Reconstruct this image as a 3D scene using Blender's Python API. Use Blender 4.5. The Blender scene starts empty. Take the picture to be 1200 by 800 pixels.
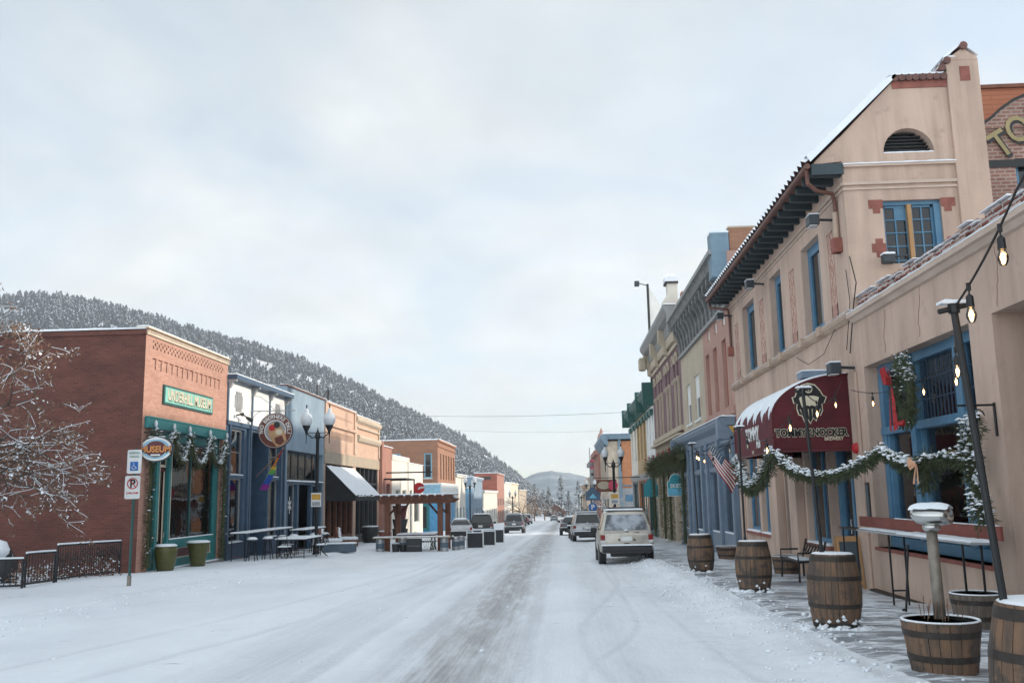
import bpy, bmesh, math, random
import numpy as np
from mathutils import Vector, Matrix, Quaternion
from math import sin, cos, pi, radians as R
random.seed(7); RNG = np.random.default_rng(11)
SC = bpy.context.scene; COL = SC.collection

# ------------------------------------------------------------------ camera
S = -0.0215            # the street falls away from the camera
FPX = 1080.0
def _camera():
    d = Vector(((660-600)/FPX, -(578-400)/FPX, -1)).normalized()
    r = R(1.1); a = Vector((-sin(r), cos(r), 0)); z = Vector((0, 0, 1))
    U = (a + z*(-(a.dot(d))/z.dot(d))).normalized(); X = d.cross(U)
    cam = bpy.data.cameras.new('camera'); o = bpy.data.objects.new('camera', cam); COL.objects.link(o)
    # columns of (cam = M @ world) are X, d, U ; world rotation is its transpose
    M = Matrix((X, d, U)).to_4x4()
    o.matrix_world = Matrix.Translation((0, 0, 1.65)) @ M
    cam.sensor_width = 36; cam.lens = 36*FPX/1200; cam.clip_end = 9000; cam.clip_start = .1
    SC.camera = o
_camera()

# ------------------------------------------------------------------ world, sun, exposure
SUN_EL, SUN_AZ = R(16.5), R(14)       # azimuth measured from +X (right of the street) towards +Y (down the street)
def _world():
    w = bpy.data.worlds.new('World'); SC.world = w; w.use_nodes = True
    nt = w.node_tree; N = nt.nodes; L = nt.links; N.clear()
    out = N.new('ShaderNodeOutputWorld'); bg = N.new('ShaderNodeBackground'); bg.inputs['Strength'].default_value = 0.11
    sky = N.new('ShaderNodeTexSky'); sky.sky_type = 'NISHITA'; sky.sun_disc = False
    sky.sun_elevation = SUN_EL; sky.sun_rotation = R(90)-SUN_AZ; sky.altitude = 2300; sky.dust_density = 1.5; sky.air_density = 1.0
    tc = N.new('ShaderNodeTexCoord')
    sep = N.new('ShaderNodeSeparateXYZ'); L.new(tc.outputs['Generated'], sep.inputs[0])
    # cloud sheet: direction divided by height so that the cloud bands foreshorten towards the horizon
    add = N.new('ShaderNodeMath'); add.operation = 'ADD'; add.inputs[1].default_value = .28; L.new(sep.outputs['Z'], add.inputs[0])
    dx = N.new('ShaderNodeMath'); dx.operation = 'DIVIDE'; L.new(sep.outputs['X'], dx.inputs[0]); L.new(add.outputs[0], dx.inputs[1])
    dy = N.new('ShaderNodeMath'); dy.operation = 'DIVIDE'; L.new(sep.outputs['Y'], dy.inputs[0]); L.new(add.outputs[0], dy.inputs[1])
    cmb = N.new('ShaderNodeCombineXYZ'); L.new(dx.outputs[0], cmb.inputs[0]); L.new(dy.outputs[0], cmb.inputs[1])
    n1 = N.new('ShaderNodeTexNoise'); n1.inputs['Scale'].default_value = 1.5; n1.inputs['Detail'].default_value = 8
    n1.inputs['Roughness'].default_value = .5; n1.inputs['Distortion'].default_value = .5; L.new(cmb.outputs[0], n1.inputs['Vector'])
    rmp = N.new('ShaderNodeValToRGB'); L.new(n1.outputs['Fac'], rmp.inputs[0])
    rmp.color_ramp.elements[0].position = .36; rmp.color_ramp.elements[0].color = (.26, .26, .26, 1)
    rmp.color_ramp.elements[1].position = .62; rmp.color_ramp.elements[1].color = (.97, .97, .97, 1)
    # grey-white cloud brightens towards the horizon
    h = N.new('ShaderNodeMapRange'); h.inputs['From Min'].default_value = 0; h.inputs['From Max'].default_value = .62
    L.new(sep.outputs['Z'], h.inputs['Value'])
    cc = N.new('ShaderNodeMix'); cc.data_type = 'RGBA'; L.new(h.outputs[0], cc.inputs['Factor'])
    cc.inputs['A'].default_value = (8.0, 8.1, 8.05, 1); cc.inputs['B'].default_value = (5.2, 5.6, 5.85, 1)
    n2 = N.new('ShaderNodeTexNoise'); n2.inputs['Scale'].default_value = 4.2; n2.inputs['Detail'].default_value = 9; n2.inputs['Roughness'].default_value=.55
    L.new(cmb.outputs[0], n2.inputs['Vector'])
    mr = N.new('ShaderNodeMapRange'); mr.inputs['From Min'].default_value = .3; mr.inputs['From Max'].default_value = .7
    mr.inputs['To Min'].default_value = .90; mr.inputs['To Max'].default_value = 1.07; L.new(n2.outputs['Fac'], mr.inputs['Value'])
    ml = N.new('ShaderNodeVectorMath'); ml.operation = 'SCALE'; L.new(cc.outputs['Result'], ml.inputs[0]); L.new(mr.outputs[0], ml.inputs['Scale'])
    mx = N.new('ShaderNodeMix'); mx.data_type = 'RGBA'; L.new(rmp.outputs['Color'], mx.inputs['Factor'])
    skb = N.new('ShaderNodeVectorMath'); skb.operation = 'SCALE'; skb.inputs['Scale'].default_value = 1.0; L.new(sky.outputs['Color'], skb.inputs[0])
    sa = N.new('ShaderNodeVectorMath'); sa.operation = 'ADD'; sa.inputs[1].default_value = (2.9, 3.2, 3.1); L.new(skb.outputs[0], sa.inputs[0])
    L.new(sa.outputs[0], mx.inputs['A']); L.new(ml.outputs[0], mx.inputs['B'])
    # added fill: unseen sky behind the camera brightened to lift snow and gables
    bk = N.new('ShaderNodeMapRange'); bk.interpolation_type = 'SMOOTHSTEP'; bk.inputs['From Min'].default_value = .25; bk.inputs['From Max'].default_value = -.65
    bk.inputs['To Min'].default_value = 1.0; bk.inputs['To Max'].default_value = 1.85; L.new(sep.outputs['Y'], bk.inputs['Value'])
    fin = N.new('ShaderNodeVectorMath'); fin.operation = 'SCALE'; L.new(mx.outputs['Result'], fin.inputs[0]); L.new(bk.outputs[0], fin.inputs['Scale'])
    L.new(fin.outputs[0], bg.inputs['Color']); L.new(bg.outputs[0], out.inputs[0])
_world()
def _sun():
    l = bpy.data.lights.new('sun', 'SUN'); l.energy = 4.4; l.angle = R(2.0); l.color = (1, .88, .74)
    o = bpy.data.objects.new('sun', l); COL.objects.link(o)
    d = Vector((cos(SUN_EL)*cos(SUN_AZ), cos(SUN_EL)*sin(SUN_AZ), sin(SUN_EL)))
    o.rotation_euler = d.to_track_quat('Z', 'Y').to_euler(); o.location = (40, 0, 60)
_sun()
SC.view_settings.view_transform = 'Standard'; SC.view_settings.look = 'None'
SC.view_settings.exposure = 0.36; SC.view_settings.gamma = 1; SC.view_settings.use_curve_mapping = False
SC.cycles.max_bounces = 8; SC.cycles.transparent_max_bounces = 16; SC.cycles.volume_bounces = 0
SC.cycles.use_denoising = True

# ------------------------------------------------------------------ materials
MATS = {}
def _nt(name):
    m = bpy.data.materials.new(name); m.use_nodes = True; nt = m.node_tree
    b = nt.nodes['Principled BSDF']; MATS[name] = m
    return m, nt, nt.nodes, nt.links, b
def _pos(N, L, scale=(1, 1, 1)):
    g = N.new('ShaderNodeNewGeometry'); mp = N.new('ShaderNodeMapping'); mp.inputs['Scale'].default_value = scale
    L.new(g.outputs['Position'], mp.inputs['Vector']); return mp.outputs[0]
def _noise(N, L, vec, scale, detail=5, rough=.55):
    n = N.new('ShaderNodeTexNoise'); n.inputs['Scale'].default_value = scale; n.inputs['Detail'].default_value = detail
    n.inputs['Roughness'].default_value = rough; L.new(vec, n.inputs['Vector']); return n.outputs['Fac']
def _range(N, L, v, a, b, c, d):
    r = N.new('ShaderNodeMapRange'); r.inputs['From Min'].default_value = a; r.inputs['From Max'].default_value = b
    r.inputs['To Min'].default_value = c; r.inputs['To Max'].default_value = d; L.new(v, r.inputs['Value']); return r.outputs[0]
def _mix(N, L, f, a, b, mode='MIX'):
    m = N.new('ShaderNodeMix'); m.data_type = 'RGBA'; m.blend_type = mode
    for k, v in (('Factor', f), ('A', a), ('B', b)):
        if hasattr(v, 'is_linked') or hasattr(v, 'links'): L.new(v, m.inputs[k])
        elif k == 'Factor': m.inputs[k].default_value = v
        else: m.inputs[k].default_value = (*v, 1)
    return m.outputs['Result']
def _bump(N, L, b, h, strength, dist=.02):
    bp = N.new('ShaderNodeBump'); bp.inputs['Strength'].default_value = strength; bp.inputs['Distance'].default_value = dist
    L.new(h, bp.inputs['Height']); L.new(bp.outputs[0], b.inputs['Normal']); return bp
def mat(name, col, rough=.7, col2=None, scale=2.5, stretch=(1, 1, 1), bump=0, bscale=25, metal=0, snow=0, wear=None, lo=.35, hi=.68, spec=.4, streak=None):
    m, nt, N, L, b = _nt(name)
    if col2 is None: col2 = tuple(c*.78 for c in col)
    v = _pos(N, L, stretch)
    f = _range(N, L, _noise(N, L, v, scale), lo, hi, 0, 1)
    c = _mix(N, L, f, col, col2)
    if wear:                                    # chips and stains of another colour
        w = _range(N, L, _noise(N, L, _pos(N, L), wear[1], 8, .7), wear[2], wear[2]+.06, 0, wear[3] if len(wear) > 3 else 1); c = _mix(N, L, w, c, wear[0])
    if streak:                                  # long vertical damp streaks
        w = _range(N, L, _noise(N, L, _pos(N, L, (3.2, 3.2, .22)), 1.2, 6, .6), .47, .70, 0, streak[1]); c = _mix(N, L, w, c, streak[0])
        w = _range(N, L, _noise(N, L, _pos(N, L, (1, 1, .8)), .45, 4, .6), .45, .62, 0, streak[1]*.6); c = _mix(N, L, w, c, tuple(min(1, q*1.18) for q in col))
    if snow:                                    # snow that has stuck to faces looking up
        g = N.new('ShaderNodeNewGeometry'); s = N.new('ShaderNodeSeparateXYZ'); L.new(g.outputs['Normal'], s.inputs[0])
        n = _noise(N, L, _pos(N, L), 6 if snow > 0 else .9, 6)
        a = N.new('ShaderNodeMath'); a.operation = 'ADD'; L.new(s.outputs['Z'], a.inputs[0]); L.new(n, a.inputs[1])
        c = _mix(N, L, _range(N, L, a.outputs[0], 1.35-abs(snow), 1.5-abs(snow), 0, 1), c, (.8, .83, .87))
    L.new(c, b.inputs['Base Color']); b.inputs['Roughness'].default_value = rough; b.inputs['Metallic'].default_value = metal
    b.inputs['Specular IOR Level'].default_value = spec
    if bump: _bump(N, L, b, _noise(N, L, _pos(N, L), bscale, 8, .65), bump)
    return m
def brick(name, c1, c2, mortar, bw=.215, bh=.075, ms=.012, bias=0., stain=.25):
    m, nt, N, L, b = _nt(name)
    g = N.new('ShaderNodeNewGeometry'); s = N.new('ShaderNodeSeparateXYZ'); L.new(g.outputs['Position'], s.inputs[0])
    a = N.new('ShaderNodeMath'); a.operation = 'ADD'; L.new(s.outputs['X'], a.inputs[0]); L.new(s.outputs['Y'], a.inputs[1])
    cb = N.new('ShaderNodeCombineXYZ'); L.new(a.outputs[0], cb.inputs[0]); L.new(s.outputs['Z'], cb.inputs[1])
    t = N.new('ShaderNodeTexBrick'); t.inputs['Scale'].default_value = 1; t.inputs['Brick Width'].default_value = bw; t.inputs['Row Height'].default_value = bh
    t.inputs['Mortar Size'].default_value = ms; t.inputs['Mortar Smooth'].default_value = .3; t.inputs['Bias'].default_value = bias
    t.inputs['Color1'].default_value = (*c1, 1); t.inputs['Color2'].default_value = (*c2, 1); t.inputs['Mortar'].default_value = (*mortar, 1)
    L.new(cb.outputs[0], t.inputs['Vector'])
    n = _range(N, L, _noise(N, L, _pos(N, L, (.8, .8, 2.2)), .9, 9, .65), .3, .7, 1-stain, 1+stain*.5)
    vm = N.new('ShaderNodeVectorMath'); vm.operation = 'SCALE'; L.new(t.outputs['Color'], vm.inputs[0]); L.new(n, vm.inputs['Scale'])
    L.new(vm.outputs[0], b.inputs['Base Color']); b.inputs['Roughness'].default_value = .85
    inv = N.new('ShaderNodeMath'); inv.operation = 'SUBTRACT'; inv.inputs[0].default_value = 1; L.new(t.outputs['Fac'], inv.inputs[1])
    _bump(N, L, b, inv.outputs[0], .5, .012); return m
def glass(name, tint=(.8, .84, .86), refl=1.0, smear=0.):
    m, nt, N, L, b = _nt(name); N.remove(b); out = N['Material Output']
    tr = N.new('ShaderNodeBsdfTransparent'); tr.inputs[0].default_value = (*tint, 1)
    gl = N.new('ShaderNodeBsdfGlossy'); gl.inputs['Roughness'].default_value = .03; gl.inputs[0].default_value = (.95, .97, 1, 1)
    fr = N.new('ShaderNodeFresnel'); fr.inputs['IOR'].default_value = 1.65
    bp = N.new('ShaderNodeBump'); bp.inputs['Strength'].default_value = .12; bp.inputs['Distance'].default_value = .04
    L.new(_noise(N, L, _pos(N, L), 1.6, 2), bp.inputs['Height']); L.new(bp.outputs[0], gl.inputs['Normal']); L.new(bp.outputs[0], fr.inputs['Normal'])
    mx = N.new('ShaderNodeMixShader'); L.new(fr.outputs[0], mx.inputs[0]); L.new(tr.outputs[0], mx.inputs[1]); L.new(gl.outputs[0], mx.inputs[2])
    L.new(mx.outputs[0], out.inputs[0]); return m
def emit(name, col, st):
    m, nt, N, L, b = _nt(name); b.inputs['Base Color'].default_value = (*col, 1); b.inputs['Emission Color'].default_value = (*col, 1)
    b.inputs['Emission Strength'].default_value = st; return m

def snowmat(name, c1=(.81, .85, .895), c2=(.74, .785, .835), b1=.35):
    m, nt, N, L, b = _nt(name)
    v = _pos(N, L)
    L.new(_mix(N, L, _range(N, L, _noise(N, L, v, 2.2, 6), .35, .65, 0, 1), c1, c2), b.inputs['Base Color'])
    b.inputs['Roughness'].default_value = .65; b.inputs['Specular IOR Level'].default_value = .25
    a = N.new('ShaderNodeMath'); a.operation = 'ADD'; L.new(_noise(N, L, v, 9, 8, .7), a.inputs[0]); L.new(_noise(N, L, v, 60, 3), a.inputs[1])
    _bump(N, L, b, a.outputs[0], b1, .03); return m
snow = snowmat('snow')

# --- street snow: packed wheel tracks and slush
def road_mat():
    m, nt, N, L, b = _nt('road_snow')
    g = N.new('ShaderNodeNewGeometry'); s = N.new('ShaderNodeSeparateXYZ'); L.new(g.outputs['Position'], s.inputs[0])
    base = _mix(N, L, _range(N, L, _noise(N, L, _pos(N, L, (1, .5, 1)), .55, 7, .6), .35, .68, 0, 1), (.80, .84, .885), (.69, .73, .78))
    # wander of the wheel tracks
    wv = _noise(N, L, _pos(N, L, (0, .05, 0)), 1, 2)
    wx = N.new('ShaderNodeMath'); wx.operation = 'MULTIPLY_ADD'; L.new(wv, wx.inputs[0]); wx.inputs[1].default_value = 1.3; L.new(s.outputs['X'], wx.inputs[2])
    streak = _noise(N, L, _pos(N, L, (22, .22, 1)), 1, 7, .75)
    streak2 = _noise(N, L, _pos(N, L, (3.4, .5, 1)), 1, 6, .7)
    patch = _noise(N, L, _pos(N, L, (1, .3, 1)), .7, 5, .6)
    def band(c, w, st):
        d = N.new('ShaderNodeMath'); d.operation = 'SUBTRACT'; L.new(wx.outputs[0], d.inputs[0]); d.inputs[1].default_value = c
        a = N.new('ShaderNodeMath'); a.operation = 'ABSOLUTE'; L.new(d.outputs[0], a.inputs[0])
        return _range(N, L, a.outputs[0], w*.25, w, st, 0)
    col = base
    def tint(col, fac_sockets, c):
        f = fac_sockets[0]
        for q in fac_sockets[1:]:
            mu = N.new('ShaderNodeMath'); mu.operation = 'MULTIPLY'; mu.use_clamp = True; L.new(f, mu.inputs[0]); L.new(q, mu.inputs[1]); f = mu.outputs[0]
        return _mix(N, L, f, col, c)
    s1 = _range(N, L, streak, .36, .64, .5, 1.1); s2 = _range(N, L, streak2, .36, .60, .35, 1.1); p1 = _range(N, L, patch, .3, .6, .35, 1)
    col = tint(col, [band(-.70, 1.25, .9), s1, s2], (.40, .40, .415))       # main dark track
    col = tint(col, [band(-.62, .6, .9), s1, s2, p1], (.27, .255, .25))
    col = tint(col, [band(-2.9, .8, .7), s1, p1], (.50, .52, .56))
    col = tint(col, [band(1.2, .4, .45), s2, s1], (.52, .54, .57))
    col = tint(col, [band(-6.2, 1.0, .2), s1, p1], (.56, .58, .62))
    # thin dark scuffs across the street where asphalt shows
    sc = _range(N, L, _noise(N, L, _pos(N, L, (.55, 2.6, 1)), 1.0, 8, .72), .645, .69, 0, .8)
    col = _mix(N, L, sc, col, (.30, .315, .34))
    at = N.new('ShaderNodeAttribute'); at.attribute_name = 'tyre'                 # pressed tyre marks
    tn = _range(N, L, _noise(N, L, _pos(N, L, (9, 7, 1)), 2.5, 5, .7), .34, .60, .1, .85); tm = N.new('ShaderNodeMath'); tm.operation = 'MULTIPLY'; tm.use_clamp = True; L.new(at.outputs['Fac'], tm.inputs[0]); L.new(tn, tm.inputs[1])
    tq = N.new('ShaderNodeMath'); tq.operation = 'MULTIPLY'; tq.use_clamp = True; L.new(tm.outputs[0], tq.inputs[0]); L.new(_range(N, L, _noise(N, L, _pos(N, L, (1, .25, 1)), .9, 4, .6), .36, .6, .25, 1), tq.inputs[1]); tm = tq
    col = _mix(N, L, tm.outputs[0], col, (.47, .49, .525))
    L.new(col, b.inputs['Base Color']); b.inputs['Roughness'].default_value = .55; b.inputs['Specular IOR Level'].default_value = .3
    h = N.new('ShaderNodeMath'); h.operation = 'MULTIPLY_ADD'; L.new(streak, h.inputs[0]); h.inputs[1].default_value = .3; L.new(_noise(N, L, _pos(N, L, (1.6, 1.3, 1)), 7, 8, .72), h.inputs[2])
    _bump(N, L, b, h.outputs[0], .5, .035); return m
def walk_mat(name, amt):
    m, nt, N, L, b = _nt(name)
    n1 = _noise(N, L, _pos(N, L, (.9, 1.5, 1)), 1.3, 9, .7); n2 = _noise(N, L, _pos(N, L, (1.5, 5, 1)), 1.6, 8, .75)
    a = N.new('ShaderNodeMath'); a.operation = 'ADD'; L.new(n1, a.inputs[0]); L.new(n2, a.inputs[1])
    f = _range(N, L, a.outputs[0], amt, amt+.13, 0, 1)
    slush = _mix(N, L, _range(N, L, n2, .35, .65, 0, 1), (.13, .148, .17), (.30, .325, .36))
    c = _mix(N, L, f, (.76, .80, .85), slush)
    L.new(c, b.inputs['Base Color']); L.new(_range(N, L, f, 0, 1, .6, .28), b.inputs['Roughness'])
    _bump(N, L, b, a.outputs[0], .45, .03); return m

M = dict(
 snow=snow, road=road_mat(), walk_r=walk_mat('slushy_walk', .93), walk_l=walk_mat('swept_walk', 1.14),
 stucco=mat('stucco', (.52, .385, .31), .92, (.41, .30, .245), 1.5, (1, 1, .3), .6, 9, wear=((.27, .20, .165), 1.7, .60, .4), streak=((.31, .225, .175), .6)),
 stucco_trim=mat('stucco_trim', (.53, .42, .35), .9, (.44, .34, .28), 2, bump=.3),
 stucco_band=mat('stucco_sill', (.47, .36, .28), .9, (.38, .28, .22), 2, bump=.3),
 terracotta=mat('terracotta', (.29, .105, .08), .8, (.2, .07, .055), 5, bump=.2),
 faded=mat('faded_red_stencil', (.42, .25, .205), .9, (.33, .165, .135), 7),
 tile=mat('roof_tile', (.17, .08, .065), .8, (.09, .05, .045), 5, snow=.5),
 blue=mat('blue_paint', (.085, .195, .295), .45, (.055, .15, .255), 3, bump=.06, wear=((.2, .27, .32), 5, .7)),
 blue_dark=mat('dark_blue_paint', (.035, .07, .12), .5),
 slateblue=mat('slate_blue_paint', (.17, .225, .295), .5, (.13, .18, .24), 3, wear=((.26, .30, .34), 6, .62, .5)),
 cobalt=mat('cobalt_paint', (.05, .095, .155), .5, (.04, .07, .115), 3, wear=((.12, .15, .19), 6, .62, .5)),
 bluewall=mat('blue_painted_brick', (.25, .325, .395), .8, (.19, .26, .325), 1.2, (1, 1, .6), .2, 30),
 teal=mat('teal_paint', (.025, .185, .185), .45, (.02, .145, .15), 3),
 green=mat('dark_green_paint', (.02, .085, .08), .45),
 maroon=mat('maroon_paint', (.11, .025, .028), .5), cream=mat('cream_paint', (.66, .56, .43), .6), ivory=mat('ivory_paint', (.68, .65, .58), .65, (.58, .55, .49), 1.5),
 white=mat('white_paint', (.74, .74, .72), .6, (.64, .65, .64), 1.5), grey=mat('grey_paint', (.33, .34, .35), .6), black=mat('black_metal', (.014, .015, .017), .45),
 charcoal=mat('charcoal', (.035, .037, .04), .6), rafters=mat('dark_teal_rafters', (.035, .055, .065), .6), soffit=mat('red_brown_soffit', (.20, .10, .08), .75),
 copper=mat('copper_brown_gutter', (.16, .07, .05), .5, (.1, .045, .035), 6), steel=mat('weathered_steel', (.26, .235, .20), .5, (.17, .145, .12), 9, metal=.5, wear=((.18, .11, .07), 14, .68)),
 chrome=mat('dull_chrome', (.55, .55, .53), .22, metal=1), keg=mat('keg_steel', (.45, .46, .47), .35, metal=.85),
 tan=mat('tan_cement', (.47, .40, .31), .9, (.40, .335, .255), 1.4, bump=.2), beige=mat('beige_panel', (.40, .335, .255), .8, (.34, .28, .21), 2),
 pink=mat('pink_brick_paint', (.43, .265, .215), .88, (.35, .20, .165), 1.2, (1, 1, .7), .2, 30),
 peach=brick('peach_brick', (.54, .35, .255), (.60, .405, .30), (.55, .40, .31), ms=.009, stain=.12),
 ubrick=brick('rose_brick', (.38, .185, .135), (.47, .255, .19), (.42, .27, .205), ms=.01, stain=.15),
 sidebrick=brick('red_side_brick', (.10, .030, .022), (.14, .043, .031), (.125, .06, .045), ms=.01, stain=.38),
 cornerbrick=brick('orange_brown_brick', (.28, .125, .075), (.35, .165, .10), (.34, .2, .13), stain=.2),
 muralbrick=brick('mural_brick', (.24, .11, .085), (.30, .16, .125), (.36, .28, .24), .22, .085, .02, stain=.35),
 orangewall=brick('orange_boarding', (.33, .12, .065), (.37, .14, .075), (.24, .085, .05), 3.5, .11, .008, stain=.12),
 rubble=brick('broken_brick', (.30, .10, .065), (.22, .075, .055), (.48, .44, .42), .24, .085, .02, stain=.4),
 salmon=mat('salmon_stucco', (.38, .195, .15), .9, (.31, .15, .115), .8, bump=.2), orange=mat('orange_stucco', (.52, .225, .11), .85), gold=mat('mustard_paint', (.44, .31, .16), .7),
 purple=mat('mauve_brick_paint', (.20, .125, .135), .85, (.16, .095, .105), 2), mauve=mat('light_mauve_trim', (.42, .34, .345), .8),
 graymetal=mat('pressed_metal_grey', (.17, .175, .175), .55, (.075, .08, .08), 3.5, bump=.4, bscale=5), graylight=mat('cornice_edge_grey', (.27, .275, .275), .55),
 cornblue=mat('faded_blue_metal', (.17, .25, .315), .6), lightblue=mat('light_blue_paint', (.27, .47, .60), .6), skyblue=mat('sky_blue_paint', (.09, .31, .52), .5),
 redwall=brick('brick_red_siding', (.33, .095, .06), (.38, .12, .075), (.25, .09, .06), 2.2, .16, .012), greenc=mat('cornice_green', (.028, .11, .095), .5),
 burg=mat('burgundy_canvas', (.105, .012, .018), .75, (.06, .008, .012), 3, bump=.15, bscale=60), canvas=mat('black_canvas', (.02, .02, .022), .8),
 black_ink=mat('black_lettering', (.012, .012, .012), .6), letter=mat('cream_lettering', (.62, .56, .42), .6), gilt=mat('gilt_lettering', (.33, .27, .13), .5), goldletter=mat('orange_gold_lettering', (.62, .24, .07), .5),
 wood=mat('barrel_oak', (.195, .115, .07), .8, (.085, .062, .048), 1.0, (13, 13, .9), .4, 30, wear=((.05, .045, .042), 1.8, .50, .75)),
 woodgrey=mat('grey_oak', (.155, .125, .10), .8, (.085, .07, .055), 1.2, (16, 16, 1.0), .4, 30), hoop=mat('hoop_iron', (.055, .047, .042), .6, (.035, .027, .022), 8, metal=.4),
 cedar=mat('cedar_brown', (.185, .07, .04), .7, (.12, .048, .03), 4), redwood=mat('red_stained_plank', (.20, .055, .04), .6, (.15, .04, .03), 4),
 timber=mat('pale_timber', (.42, .24, .11), .7), olive=mat('olive_glaze', (.085, .085, .02), .35, (.06, .058, .018), 5), dkpot=mat('dark_pot', (.03, .03, .03), .5),
 needle=mat('pine_needles', (.042, .058, .028), .8, (.07, .078, .038), 12), needle_dry=mat('olive_needles', (.075, .082, .034), .8, (.04, .05, .022), 12),
 bow=mat('red_ribbon', (.35, .012, .016), .6), peachbow=mat('peach_ribbon', (.62, .33, .20), .6),
 bark=mat('bark', (.10, .068, .052), .9, (.06, .042, .035), 8, bump=.4), twig=mat('russet_twigs', (.23, .14, .095), .9),
 leaf=mat('dead_leaves', (.22, .13, .085), .85, (.14, .08, .055), 9),
 pine=mat('hillside_pine', (.014, .026, .042), .95, (.04, .056, .078), .35, snow=.03, lo=.45, hi=.7), conifer=mat('dark_conifer', (.02, .034, .03), .95, (.04, .055, .05), 1.2, snow=.02), hillsnow=mat('hill_snow', (.62, .66, .72), .95, (.33, .34, .36), .035, lo=.42, hi=.75, wear=((.20, .175, .155), .09, .60)),
 champagne=mat('champagne_car_paint', (.52, .485, .42), .28, (.46, .43, .38), 6, metal=.35, wear=((.36, .35, .33), 3.5, .5, .6)), silver=mat('silver_car_paint', (.50, .51, .53), .28, metal=.4, wear=((.36, .36, .36), 3.5, .5, .6)), carwhite=mat('white_car_paint', (.66, .66, .66), .3),
 carblack=mat('black_car_paint', (.02, .02, .022), .25), carred=mat('red_car_paint', (.30, .02, .02), .3), cargrey=mat('grey_car_paint', (.13, .14, .155), .3),
 tyre=mat('tyre_rubber', (.03, .03, .031), .85, (.14, .14, .145), 8), plastic=mat('grey_bumper_plastic', (.035, .035, .037), .6), red_lens=mat('red_lens', (.22, .008, .008), .2), clear_lens=mat('clear_lens', (.6, .6, .6), .15),
 darkglass=mat('dark_window_glass', (.016, .019, .022), .07, spec=.5), fogglass=mat('snowy_rear_glass', (.07, .08, .095), .25, (.35, .38, .43), 2.2, lo=.42, hi=.6),
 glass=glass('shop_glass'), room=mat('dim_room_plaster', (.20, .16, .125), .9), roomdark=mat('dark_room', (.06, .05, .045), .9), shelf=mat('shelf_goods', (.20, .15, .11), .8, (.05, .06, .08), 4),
 curtain=mat('pale_curtain', (.58, .53, .46), .9, (.46, .41, .35), 3), globe=mat('frosted_globe', (.62, .65, .68), .3), bulb=emit('lit_filament', (1, .60, .26), 9.0), bulbglass=glass('bulb_glass', (.97, .93, .85)), dullbulb=mat('unlit_bulb', (.6, .58, .5), .2),
 sign_white=mat('sign_white', (.70, .71, .70), .5), sign_green=mat('sign_green', (.02, .20, .15), .5), sign_blue=mat('sign_blue', (.02, .13, .42), .5), sign_red=mat('sign_red', (.48, .02, .025), .5),
 sign_teal=mat('sign_teal', (.03, .27, .33), .5), sign_sky=mat('sign_sky', (.14, .45, .62), .5), mint=mat('mint_board', (.22, .50, .42), .6), signpink=mat('sign_pink', (.62, .06, .12), .5), amber=mat('amber_paint', (.60, .34, .05), .5),
 violet=mat('violet_cloth', (.28, .03, .28), .8), clothblue=mat('blue_cloth', (.03, .09, .38), .8), clothgreen=mat('green_cloth', (.12, .38, .09), .8), clothyellow=mat('yellow_cloth', (.6, .48, .06), .8), clothorange=mat('orange_cloth', (.62, .2, .03), .8), clothred=mat('red_cloth', (.34, .02, .025), .8),
 brownbadge=mat('badge_brown', (.13, .035, .025), .5), tanfig=mat('badge_tan', (.50, .30, .16), .6), slate=mat('slate_board', (.06, .09, .11), .5), wire=mat('wire_black', (.02, .02, .02), .6), stone=mat('pale_stone', (.55, .46, .36), .85),
 fieldstone=mat('kerb_concrete', (.30, .29, .28), .9), floodlamp=mat('lamp_housing', (.04, .05, .06), .5), bluebarrel=mat('blue_grey_planter', (.10, .14, .18), .6),
)

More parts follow.
